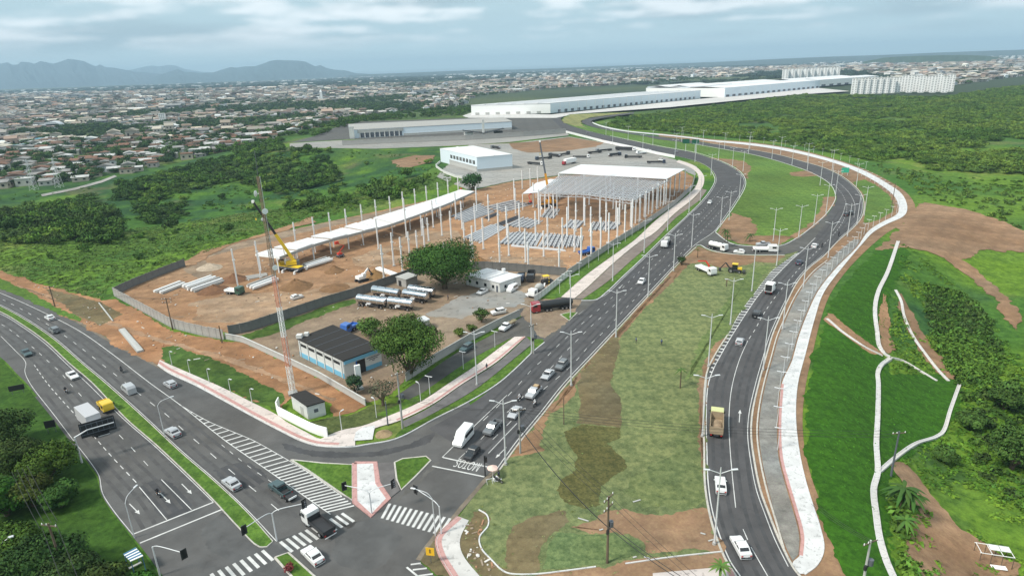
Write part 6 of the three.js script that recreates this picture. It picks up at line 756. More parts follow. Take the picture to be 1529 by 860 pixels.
// ================================================================ street furniture
const ORD = ['first', 'second', 'third', 'fourth', 'fifth', 'sixth', 'seventh', 'eighth', 'ninth', 'tenth', 'eleventh', 'twelfth', 'thirteenth', 'fourteenth', 'fifteenth', 'sixteenth', 'seventeenth', 'eighteenth', 'nineteenth', 'twentieth', 'twenty-first', 'twenty-second', 'twenty-third', 'twenty-fourth', 'twenty-fifth', 'twenty-sixth', 'twenty-seventh', 'twenty-eighth', 'twenty-ninth', 'thirtieth', 'thirty-first', 'thirty-second', 'thirty-third', 'thirty-fourth', 'thirty-fifth', 'thirty-sixth', 'thirty-seventh', 'thirty-eighth', 'thirty-ninth', 'fortieth', 'forty-first', 'forty-second', 'forty-third', 'forty-fourth', 'forty-fifth'];
const LAMPW = mat([0.66, 0.67, 0.69], { roughness: 0.4, metalness: 0.2 });
const lampP = (() => { const t = new THREE.Group(); t.name = 'street_lamp'; t.userData = { category: 'street lamp' }; part(t, 'pole', cyl(0.09, 0.17, 13, 8, 0, 6.5, 0), LAMPW); part(t, 'base_plate', cyl(0.3, 0.34, 0.4, 8, 0, 0.2, 0), M.conc); for (const s of [-1, 1]) { const a = part(t, 'arm', bar([0, 12.4, 0], [s * 1.5, 13, 0], 0.06, 6), LAMPW); part(a, 'luminaire', new RoundedBoxGeometry(0.95, 0.14, 0.34, 1, 0.05).rotateZ(s * 0.1).translate(s * 1.95, 13.08, 0), LAMPW); } part(t, 'finial', cyl(0.05, 0.09, 0.5, 6, 0, 13.2, 0), LAMPW); return t; })();
const lampRow = (where, group, arr) => arr.forEach(([x, y, h = 13, dx = 10, dy = 0], i) => place(lampP, G(x, y), heading(x, y, dx, dy), `${ORD[i]} double-armed lamp from the junction ${where}`, group, h / 13));
lampRow('on the lawn side of the avenue', 'lamps on the lawn side of the avenue', [[755, 694], [853, 576], [920, 504], [968, 442], [1006, 405], [1033, 369], [1076, 339], [1089, 329], [1104, 298], [1110, 256], [1094, 250], [1073, 240], [1040, 229], [1010, 223], [975, 217], [938, 210], [905, 202]]);
lampRow('on the pavement side of the avenue', 'lamps on the pavement side of the avenue', [[712, 575], [794, 527], [852, 475], [915, 420], [962, 378], [997, 345], [1029, 318], [1046, 300], [1062, 262], [1038, 242], [1008, 235], [960, 225], [915, 216]]);
lampRow('on the left kerb of the loop road', 'lamps on the left kerb of the loop road', [[1067, 813, 13], [1049, 652, 13], [1058, 548], [1091, 485], [1160, 397], [1155, 360], [1193, 355], [1216, 336], [1234, 318], [1248, 293], [1242, 277], [1225, 277], [1206, 254], [1183, 247], [1153, 238], [1118, 230], [1082, 223], [1050, 218], [1018, 212]]);
lampRow('on the right kerb of the loop road', 'lamps on the right kerb of the loop road', [[1140, 553], [1169, 492], [1200, 430], [1237, 385], [1266, 353], [1280, 336], [1291, 322], [1279, 280], [1243, 255], [1206, 243], [1166, 231], [1120, 222]]);
{ const p = G(1123, 435), t = thing('bare_pole', 'tall bare white pole without arms on the lawn by the gore', 'pole', p); part(t, 'pole', cyl(0.1, 0.18, 15.5, 8, 0, 7.75, 0), LAMPW); part(t, 'base_plate', cyl(0.3, 0.34, 0.4, 8, 0, 0.2, 0), M.conc); }
const smallP = (() => { const t = new THREE.Group(); t.name = 'path_lamp'; t.userData = { category: 'path lamp' }; part(t, 'pole', cyl(0.055, 0.08, 4.6, 6, 0, 2.3, 0), LAMPW); for (const s of [-1, 1]) part(t, 'luminaire', new RoundedBoxGeometry(0.9, 0.1, 0.26, 1, 0.04).rotateZ(s * 0.08).translate(s * 0.5, 4.62, 0), LAMPW); return t; })();
function pathRow(curve, step, where, group, max = 45) { const c = new THREE.CatmullRomCurve3(curve.map(p => G(...p)), false, 'centripetal'), n = Math.min(max, Math.floor(c.getLength() / step)); for (let i = 0; i < n; i++) { const p = c.getPointAt((i + 0.5) / n), tg = c.getTangentAt((i + 0.5) / n); place(smallP, p, Math.atan2(-tg.x, -tg.z), `${ORD[i]} twin path lamp from the near end ${where}`, group); } }
pathRow([[1163, 690], [1160, 640], [1162, 600], [1170, 560], [1190, 500], [1203, 467], [1219, 434], [1246, 400], [1276, 370], [1298, 343], [1318, 331], [1340, 318], [1342, 306], [1330, 290], [1310, 276], [1284, 262]], 7.4, 'of the white loop road footway', 'small lamps beside the white footway', 42);
pathRow([[1300, 255], [1268, 243], [1238, 234], [1198, 224], [1158, 216.5], [1119, 211.5], [1060, 206.5], [1000, 200]], 13, 'of the far bend footway', 'small lamps behind the far bend', 34);
pathRow([[828, 446], [860, 416], [890, 392], [925, 368], [946, 351], [980, 324], [1008, 302], [1030, 283]], 9.5, 'of the works wall slope', 'small lamps under the works wall', 24);
pathRow([[615, 612], [672, 566], [700, 546], [734, 523], [760, 505]], 12, 'of the service road grass', 'small lamps beside the service road', 8);
// bent-arm lamps by the highway pavement
function bentLamp(label, x, y, h, dx, dy, reach = 1.6, name = 'bent_lamp', group) { const t = thing(name, label, 'street lamp', G(x, y), heading(x, y, dx, dy), group); part(t, 'pole', cyl(0.06, 0.09, h, 6, 0, h / 2, 0), LAMPW); const c = new THREE.CatmullRomCurve3([[0, h - 0.02, 0], [reach * 0.25, h + reach * 0.3, 0], [reach, h + reach * 0.45, 0]].map(p => new THREE.Vector3(...p))); const a = part(t, 'arm', new THREE.TubeGeometry(c, 8, 0.05, 5), LAMPW); part(a, 'luminaire', new RoundedBoxGeometry(0.8, 0.14, 0.3, 1, 0.05).translate(reach + 0.3, h + reach * 0.46, 0), LAMPW); return t; }
[[256, 545], [283, 558], [312, 572], [344, 588], [376, 603]].forEach(([x, y], i) => bentLamp(`${ORD[i]} small bent lamp from the left along the red-edged highway pavement`, x, y, 3.6, 10, 3, 0.5, 'bent_lamp', 'small lamps by the highway pavement'));
bentLamp('small bent lamp on the grass beside the white shed wall', 510, 643, 4, 6, -4, 0.5); bentLamp('small bent lamp between shed and service road', 562, 624, 4.2, -6, -4, 0.5); bentLamp('small bent lamp on the grass nearest the utility poles', 628, 600, 4.2, -6, -4, 0.6);
bentLamp('curved-arm street lamp beside the lower left stop line', 200, 803, 6.5, 10, -10, 2.4); bentLamp('curved-arm street lamp at the right end of the avenue crosswalk', 650, 800, 6.8, -10, -2, 2.8); bentLamp('curved-arm street lamp on the highway kerb before the gore', 246, 655, 7.4, 10, -3, 2.4); 
// traffic lights
function signalHead(t, x, y, z, ry) { const h = new THREE.Group(); h.name = 'signal_head'; h.position.set(x, y, z); h.rotation.y = ry; t.add(h); part(h, 'housing', new RoundedBoxGeometry(0.28, 1.25, 0.5, 1, 0.05), M.black); part(h, 'backboard', box(0.04, 1.6, 0.85, -0.12, 0, 0), M.black); for (let i = 0; i < 3; i++) part(h, 'visor', new THREE.CylinderGeometry(0.15, 0.15, 0.24, 10, 1, true).rotateZ(Math.PI / 2).translate(0.22, 0.4 - i * 0.4, 0), M.steelDark); return h; }
function signal(label, x, y, arms, h = 5.2, arc = true) { const p = G(x, y), t = thing('traffic_light', label, 'traffic light', p); part(t, 'pole', cyl(0.09, 0.13, h, 8, 0, h / 2, 0), LAMPW); for (const [ax, ay, face] of arms) { const q = G(ax, ay, h + 0.7).sub(p); q.y = h + 0.7; const c = new THREE.CatmullRomCurve3([new THREE.Vector3(0, h - 0.1, 0), new THREE.Vector3(q.x * 0.12, h + 0.35, q.z * 0.12), q.clone().setY(h + 0.75)]); part(t, 'mast_arm', new THREE.TubeGeometry(c, 10, 0.065, 6), LAMPW); signalHead(t, q.x, h + 0.6, q.z, face); } return t; }
signal('traffic light on a long bent arm at the avenue crosswalk', 659, 798, [[620.5, 730, 0.8]]); signal('double-armed traffic light on the highway median nose', 413, 808, [[363, 790, 2.4], [454, 752, -0.6]]); signal('traffic light at the lower left kerb of the highway', 238, 860, [[273, 826, 2.4]]); signal('slim traffic light with two arms on the white pedestrian ramp', 555, 768, [[513, 725, 2.2], [587, 722, -0.6]], 4.2);
// utility poles
function utility(label, x, y, h, o = {}) { const p = o.at || G(x, y), t = thing('utility_pole', label, 'utility pole', p, o.turn ?? 0.6); part(t, 'pole', cyl(o.r ? o.r * 0.65 : 0.13, o.r ?? 0.2, h, 8, 0, h / 2, 0), o.m || M.conc); for (const yy of o.arms || [h - 0.4]) { const a = part(t, 'cross_arm', box(2.6, 0.14, 0.14, 0, yy, 0), M.wood); for (const s of [-1.15, -0.4, 1.15]) part(a, 'insulator', cyl(0.06, 0.08, 0.25, 6, s, yy + 0.18, 0), M.metalWhite); } if (o.gear) { part(t, 'transformer', cyl(0.35, 0.35, 0.9, 10, 0.5, h * 0.58, 0.2), M.steelDark); part(t, 'cable_coil', new THREE.TorusGeometry(0.45, 0.08, 6, 16).translate(0.65, h * 0.52, -0.1), M.black); part(t, 'cable_box', box(0.4, 0.7, 0.3, -0.3, h * 0.5, 0.15), M.black); } return p.clone().setY(h - 0.2); }
const u1 = utility('concrete utility pole with cable coil beside the avenue stop line', 777, 677, 9.5, { gear: true, turn: 0.2 }), u2 = utility('wooden pole loaded with cables at the front of the lawn', 907, 841, 11.5, { gear: true, arms: [11.2, 9.6], m: M.wood, turn: 0.9 }), u3 = utility('tall pale utility pole at the left pavement corner', 601, 640, 12.5, { gear: true, r: 0.25 }), u4 = utility('black and white banded pole beside the pavement corner', 579, 635, 5.5, { r: 0.16, m: M.steelDark, arms: [] });
const u5 = utility('dark wooden pole against the long stained wall', 257, 492, 9.5, { m: M.wood, arms: [9.3, 8.2], turn: 0.1 }), u6 = utility('dark wooden pole at the far corner of the long wall', 81, 458, 7, { m: M.wood }), u7 = utility('short dark pole at the right end of the long wall', 331, 512, 5, { m: M.wood, arms: [] });
const u8 = utility('leaning wooden power pole in the woods at bottom left', 97, 862, 9.5, { m: M.wood, turn: -0.2 }), u9 = utility('dark pole with crossbar at the drain fork in the valley', 0, 0, 9.5, { at: T(1331, 712), m: M.steelDark, turn: 0.1 }), u10 = utility('white pole with cables at the bottom right edge', 1287, 884, 8.5, { m: M.concPale, gear: true, turn: 0.4 }), u11 = utility('thin dark pole with guy base on the lawn by the avenue', 842, 634, 6, { m: M.wood, r: 0.11, arms: [] }), u12 = utility('white twin pole at the yard gateway island', 797, 528, 8, { gear: true, r: 0.22 }), u13 = utility('dark pole beside the footway at the right bend', 1332, 311, 12, { m: M.wood, arms: [] });
function wire(label, a, b, sag, r, n = 1, off = 0.45) { for (let k = 0; k < n; k++) { const c = [], d = b.clone().sub(a), nx = -d.z / d.length(), nz = d.x / d.length(), o = (k - (n - 1) / 2) * off; for (let i = 0; i <= 20; i++) { const s = i / 20, p = lerpV(a, b, s); p.y -= 4 * sag * s * (1 - s); p.x += nx * o; p.z += nz * o; c.push(p); } const m = new THREE.Mesh(new THREE.TubeGeometry(new THREE.CatmullRomCurve3(c), 30, r, 4), M.black); m.name = numbered('overhead_cable'); m.userData = { label: n > 1 ? `${ORD[k]} ${label}` : label, category: 'cable', kind: 'thing', group: 'overhead cables' }; m.castShadow = true; scene.add(m); } }
const dn = (p, d) => p.clone().setY(p.y - d);
wire('thick black cable drooping from the avenue pole to the lawn pole', dn(u1, 3.6), dn(u2, 5), 1.2, 0.085); wire('thin wire from the avenue pole to the lawn pole', u1, u2, 0.7, 0.03, 3, 0.9); wire('thin wire crossing the loop road to the valley pole', u1, u9.clone().setY(terrain(u9.x, u9.z) + 9), 1.5, 0.03, 3, 1.0); wire('cable leaving the lawn pole towards the bottom right', dn(u2, 4.6), G(1090, 905, 6), 0.8, 0.06, 2, 0.6); wire('thin wire leaving the lawn pole at the bottom', u2, G(1120, 930, 9), 0.6, 0.03, 2, 0.8); wire('power line through the woods at bottom left', u8, G(28, 700, 9), 0.8, 0.035, 4, 0.7); wire('power line leaving the frame at bottom left', u8, G(140, 960, 9.5), 0.5, 0.035, 2, 1.6); wire('cable running down the slope edge from the bottom right pole', u10, G(1216, 752, 0.1), 0.4, 0.03, 3, 0.5); wire('wire between the two left pavement poles', dn(u3, 5), u1, 1.2, 0.04, 2, 0.5); wire('wire along the long stained wall', u5, u6, 0.8, 0.03, 2, 0.8); wire('wire from the corner pole to the gateway pole', u3, u12, 1, 0.03, 2, 0.6);
// signs
{ const a = G(120, 644.5, 6.3), b = G(169, 630.5, 6.3), p = a.clone().setY(0), d = b.clone().sub(a), L = d.length(), t = thing('overhead_sign', 'large dark overhead road sign on a bent post seen from behind', 'road sign', p, Math.atan2(-d.z, d.x)); part(t, 'post', cyl(0.14, 0.2, 5.6, 10, -1.2, 2.8, 0), LAMPW); part(t, 'mast_arm', bar([-1.2, 5.5, 0], [1, 6.3, 0], 0.13, 8), LAMPW); part(t, 'mast_arm', bar([1, 6.3, 0], [L, 6.3, 0], 0.12, 8), LAMPW); part(t, 'sign_panel', box(L + 0.4, 3.0, 0.08, L / 2, 6.2, -0.25), M.black); for (let i = 0; i <= 6; i++) part(t, 'stiffener', box(0.1, 2.3, 0.12, L * i / 6, 6.3, -0.15), M.steelDark); for (const y of [5.3, 7.3]) part(t, 'stiffener', box(L, 0.1, 0.1, L / 2, y, -0.13), M.steelDark); const f = part(t, 'lower_panel', box(L * 0.35, 1, 0.08, L * 0.62, 4.7, -0.25), M.black); part(f, 'panel_edge', box(L * 0.35, 0.07, 0.06, L * 0.62, 4.2, -0.18), M.metalWhite); }
function board(label, x, y, w, h, leg, dx, dy, m = M.black) { const t = thing('sign_board', label, 'sign board', G(x, y), heading(x, y, dx, dy)); part(t, 'panel', box(w, h, 0.08, 0, leg + h / 2, 0), m); for (const s of [-0.35, 0.35]) part(t, 'leg', cyl(0.05, 0.05, leg + h, 6, s * w, (leg + h) / 2, -0.09), M.steelDark); return t; }
board('black-backed road sign on two legs beside the lower carriageway', 77, 646, 1.9, 1.6, 1.2, 10, -2); board('black-backed road sign at the left edge of the verge', 26, 588, 3.0, 1.3, 0.9, 10, -2); 
{ const t = thing('warning_sign', 'yellow square pedestrian warning sign at the corner', 'road sign', G(643.5, 842), heading(643, 842, 10, 1)); part(t, 'post', cyl(0.04, 0.04, 2.9, 6, 0, 1.45, -0.06), M.steelDark); const Y = mat([0.85, 0.47, 0.02], { roughness: 0.6 }); const pn = part(t, 'panel', box(1.25, 1.35, 0.05, 0, 2.2, 0), Y); const fig = [box(0.1, 0.1, 0.02, 0, 2.62, 0.035), box(0.1, 0.3, 0.02, 0, 2.38, 0.035), box(0.07, 0.3, 0.02, -0.07, 2.1, 0.035), box(0.07, 0.3, 0.02, 0.08, 2.1, 0.035), box(0.3, 0.06, 0.02, 0, 2.42, 0.035)]; part(pn, 'pictogram', mg(fig), M.black); }
for (const [x, y, l] of [[1024, 226, 'left of two green direction signs over the far avenue'], [1038, 227, 'right of two green direction signs over the far avenue']]) { const t = thing('direction_sign', l, 'road sign', G(x, y), heading(x, y, 10, 0)); part(t, 'panel', box(5.4, 3.6, 0.15, 0, 8, 0), mat([0.02, 0.10, 0.06])); part(t, 'post', cyl(0.15, 0.2, 9, 8, 0, 4.5, -0.2), LAMPW); }
{ const t = thing('direction_sign', 'teal direction sign by the footway at the right bend', 'road sign', G(1262, 262), heading(1262, 262, 10, 0)); part(t, 'panel', box(4.2, 3, 0.15, 0, 3.2, 0), mat([0.05, 0.38, 0.24])); for (const s of [-1.5, 1.5]) part(t, 'post', cyl(0.1, 0.1, 4.6, 6, s, 2.3, -0.15), LAMPW); }
{ const h = 2.6, c = [[183, 828], [202, 818], [213, 830.5], [194, 839]].map(p => G(p[0], p[1], h)), b = c[0].clone().setY(0), t = thing('bus_shelter', 'bus shelter with blue and white striped roof at bottom left', 'bus shelter', b), q = c.map(p => p.clone().sub(b)), BL = mat([0.07, 0.17, 0.28]), n = 8; for (let i = 0; i < n; i++) { const a = lerpV(q[0], q[3], i / n), e = lerpV(q[0], q[3], (i + 1) / n), a2 = lerpV(q[1], q[2], i / n), e2 = lerpV(q[1], q[2], (i + 1) / n); part(t, 'roof_strip', new THREE.ExtrudeGeometry(new THREE.Shape([a, e, e2, a2].map(p => new THREE.Vector2(p.x, -p.z))), { depth: i % 2 ? 0.09 : 0.12, bevelEnabled: false }).rotateX(-Math.PI / 2).translate(0, h, 0), i % 2 ? M.metalWhite : BL); } for (const p of q) { const k = lerpV(p, lerpV(q[0], q[2], 0.5), 0.12); part(t, 'post', cyl(0.06, 0.06, h, 6, k.x, h / 2, k.z), BL); } const m1 = lerpV(q[0], q[3], 0.3), m2 = lerpV(q[1], q[2], 0.3); part(t, 'bench', beam([m1.x, 0.45, m1.z], [m2.x, 0.45, m2.z], 0.4, 0.08), M.concPale); }
// pale low pipe kerb on the lawn and drains
{ const t = struct(new THREE.Group(), 'low_kerb', 'thin white kerb winding round the front of the lawn'); for (const L of [[[715, 762], [727, 770], [729, 785], [716, 803], [719, 820], [734, 837], [748, 851], [760, 857], [800, 858], [845, 853], [890, 847]], [[934, 842.5], [1000, 833], [1078, 824.5]]]) kerb(t, px(L, 6), 0.22, 0.2, SURF.walkWhite, 'kerb'); }
function drain(label, arr, w = 1.0) { const p = smooth(arr.map(q => T(...q)), 8).map(v => v.setY(terrain(v.x, v.z) + 0.1)); struct(new THREE.Mesh(extrudeAlong(p, [[-w / 2, -0.7], [-w / 2, 0.28], [-w / 2 + 0.2, 0.28], [-w / 2 + 0.24, 0.2], [w / 2 - 0.24, 0.2], [w / 2 - 0.2, 0.28], [w / 2, 0.28], [w / 2, -0.7]]), SURF.walk), 'drain_channel', label); }
drain('long white concrete drain running down the grass slope', [[1342, 361], [1326, 407.5], [1312, 437], [1307, 464], [1310, 496], [1314, 520], [1320, 528], [1330, 534.5]], 1.15); drain('white concrete drain continuing down to the bottom right', [[1330, 536], [1316, 547], [1311, 560], [1312, 573], [1311, 623], [1309, 666], [1311, 706], [1305, 733], [1309, 773], [1314, 806], [1324, 840], [1338, 872]], 1.0); drain('branch drain rising to the right from the fork', [[1313, 706], [1340, 683], [1370, 663], [1400, 653], [1409, 646], [1420, 613], [1434, 574]], 0.75); drain('stepped white drain beside the eroded gully', [[1338, 434], [1346, 450], [1351, 474], [1364.5, 504], [1383, 530.5], [1402, 554.6], [1417, 570]], 0.75); drain('short white drain along the bare band on the slope', [[1235, 477], [1260, 498], [1290, 518], [1318, 532]], 0.7); drain('broken drain segments below the slope junction', [[1332, 535], [1350, 540], [1380, 558], [1400, 570]], 0.6);
{ const p = T(1482, 838), t = thing('shack', 'ramshackle shack frame with white sheets at bottom right', 'shack', p, -0.3); for (const x of [-2.2, -0.7, 0.8, 2.3]) for (const z of [-1.2, 1.2]) part(t, 'post', cyl(0.06, 0.07, 2.2, 5, x, 1.1, z), M.wood); for (const z of [-1.2, 1.2]) part(t, 'rail', box(4.8, 0.08, 0.08, 0, 2.2, z), M.metalWhite); for (const x of [-2.2, -0.7, 0.8, 2.3]) part(t, 'rafter', box(0.08, 0.08, 2.5, x, 2.22, 0), M.metalWhite); for (const x of [0.1, 1.6]) part(t, 'roof_sheet', box(1.4, 0.05, 1.3, x, 2.3, -0.6).rotateX(0.05), M.roofWhite); part(t, 'floor_sheet', box(2.8, 0.08, 0.9, 0, 0.3, 1.7).rotateZ(0.05), M.whiteClean); part(t, 'crate', box(0.9, 0.6, 0.7, -3, 0.3, 1.6), M.metalWhite); }
{ const t = thing('twin_lamp', 'white twin-globe lamp among the trees at bottom left', 'street lamp', T(15, 850), 0.5); part(t, 'pole', cyl(0.06, 0.08, 5, 6, 0, 2.5, 0), LAMPW); for (const s of [-1, 1]) { const a = part(t, 'arm', bar([0, 4.8, 0], [s * 0.9, 5.2, 0], 0.05), LAMPW); part(a, 'luminaire', new RoundedBoxGeometry(0.8, 0.3, 0.5, 2, 0.12).translate(s * 1.2, 5.3, 0), LAMPW); } }
{ const t = thing('black_post', 'black signal post beside the avenue stop line', 'post', G(724.5, 711), 0.4); part(t, 'post', cyl(0.1, 0.12, 4.2, 8, 0, 2.1, 0), M.black); part(t, 'signal_box', box(0.35, 1.1, 0.5, 0.25, 3.4, 0), M.black); }
// street vendor at the stop line
{ const t = thing('parasol', 'pale pink parasol of the street vendor at the stop line', 'parasol', G(736, 713), 0); part(t, 'pole', cyl(0.03, 0.03, 2.2, 6, 0, 1.1, 0), M.metalWhite); const g = new THREE.ConeGeometry(1.0, 0.5, 8, 1, true).translate(0, 2.2, 0); part(t, 'canopy', g, mat([0.72, 0.52, 0.46], { side: THREE.DoubleSide })); }
{ const t = thing('cool_box', 'white cool boxes of the street vendor', 'cool box', G(740, 718), 0.5); part(t, 'box', new RoundedBoxGeometry(0.8, 0.7, 0.6, 2, 0.06).translate(0, 0.36, 0), M.whiteClean); part(t, 'lid', new RoundedBoxGeometry(0.84, 0.12, 0.64, 2, 0.05).translate(0, 0.76, 0), M.metalWhite); part(t, 'handle', box(0.5, 0.05, 0.05, 0, 0.85, 0.3), M.black); }
{ const t = thing('trestle', 'grey folding trestle beside the vendor', 'trestle', G(731, 722), 0.3); for (const s of [-1, 1]) for (const q of [-0.5, 0.5]) part(t, 'leg', bar([q, 0, s * 0.35], [q, 0.9, 0], 0.035), M.galv); part(t, 'rail', box(1.3, 0.06, 0.1, 0, 0.92, 0), M.galv); }
// litter of construction on the lawn
[[951, 749, 1.9, 'white plank lying on the lawn beside the loop road soil'], [871, 777, 2.4, 'white plank lying on the soil by the cabled pole'], [898, 792, 0.9, 'short white board beside the cabled pole'], [1050, 798, 1.0, 'white board on the soil by the loop road'], [1062, 808, 1.2, 'white board under the loop road lamp'], [966, 834, 1.1, 'white board by the low kerb'], [948, 833, 0.8, 'small white board at the bottom of the lawn']].forEach(([x, y, L, l], i) => { const m = new THREE.Mesh(new RoundedBoxGeometry(L * 0.75, 0.08, 0.26, 1, 0.03), M.concPale); m.name = numbered('board'); m.position.copy(G(x, y)).setY(0.16); m.rotation.y = heading(x, y, 10, i % 2 ? 3 : -3); m.userData = { label: l, category: 'board', kind: 'thing' }; m.castShadow = m.receiveShadow = true; scene.add(m); });
{ const t = struct(new THREE.Group(), 'culvert', 'pale concrete culvert slab beside the highway'); const a = G(181, 493), b = G(209, 526); part(t, 'slab', beam([a.x, 0.25, a.z], [b.x, 0.25, b.z], 1.6, 0.5), M.concPale); const c = G(147, 453), d = G(168, 480); part(t, 'pipe', bar([c.x, 0.15, c.z], [d.x, 0.15, d.z], 0.22, 8), M.concPale); }
{ const t = thing('sign_pillar', 'tall white sign pillar in front of the warehouse', 'sign pillar', G(537, 582), 0.5); part(t, 'slab', new RoundedBoxGeometry(1.3, 6.2, 0.5, 1, 0.06).translate(0, 3.1, 0), M.whiteClean); part(t, 'base', box(1.7, 0.5, 0.9, 0, 0.2, 0), M.conc); }
// lettering on the motorcycle box at the stop line, read by drivers coming towards the camera
{ const f = await new FontLoader().loadAsync('fonts/droid/droid_sans_regular.typeface.json'), sh = f.generateShapes('MOTOS', 1), g = new THREE.ShapeGeometry(sh, 3); g.computeBoundingBox(); const bb = g.boundingBox, a = G(680, 692), b = G(716, 699), c = G(698, 694.5), w = a.distanceTo(b); g.translate(-(bb.max.x + bb.min.x) / 2, -(bb.max.y + bb.min.y) / 2, 0); g.scale(w / (bb.max.x - bb.min.x), 2.6 / (bb.max.y - bb.min.y), 1); g.rotateX(-Math.PI / 2).rotateY(heading(698, 694.5, -10, -2.1)).translate(c.x, 0.0165, c.z); part(avenue, 'road_lettering', g, PAINT); }
// ================================================================ people and vehicles
const paint = (c, r = 0.35) => new THREE.MeshPhysicalMaterial({ color: C(...c), roughness: r, clearcoat: 0.6, clearcoatRoughness: 0.15 });
const VM = { glass: new THREE.MeshPhysicalMaterial({ color: C(0.012, 0.015, 0.018), roughness: 0.08, clearcoat: 0.6 }), tyre: M.rubber, rim: mat([0.4, 0.4, 0.42], { roughness: 0.35, metalness: 0.7 }), trim: mat([0.03, 0.03, 0.033], { roughness: 0.6 }), head: mat([0.75, 0.77, 0.8], { roughness: 0.15 }), tail: mat([0.45, 0.02, 0.02], { roughness: 0.3 }), plate: mat([0.6, 0.6, 0.6]), chrome: mat([0.72, 0.72, 0.74], { roughness: 0.16, metalness: 1 }), chassis: mat([0.05, 0.05, 0.055], { roughness: 0.8 }) };
const ext = (pts, w, bev = 0.1, seg = 2) => new THREE.ExtrudeGeometry(new THREE.Shape(pts.map(p => new THREE.Vector2(...p))), { depth: w - 2 * bev, bevelEnabled: true, bevelSize: bev, bevelThickness: bev, bevelSegments: seg }).translate(0, 0, -(w - 2 * bev) / 2);
function wheels(t, xs, w, r, tw = 0.22, dual = false) { for (const x of xs) for (const s of [-1, 1]) { const g = new THREE.Group(); g.name = 'wheel'; t.add(g); g.position.set(x, r, s * (w / 2 - tw / 2 - 0.02)); part(g, 'tyre', new THREE.CylinderGeometry(r, r, tw, 18).rotateX(Math.PI / 2), VM.tyre); part(g, 'rim', new THREE.CylinderGeometry(r * 0.6, r * 0.6, tw + 0.03, 12).rotateX(Math.PI / 2), VM.rim); } }
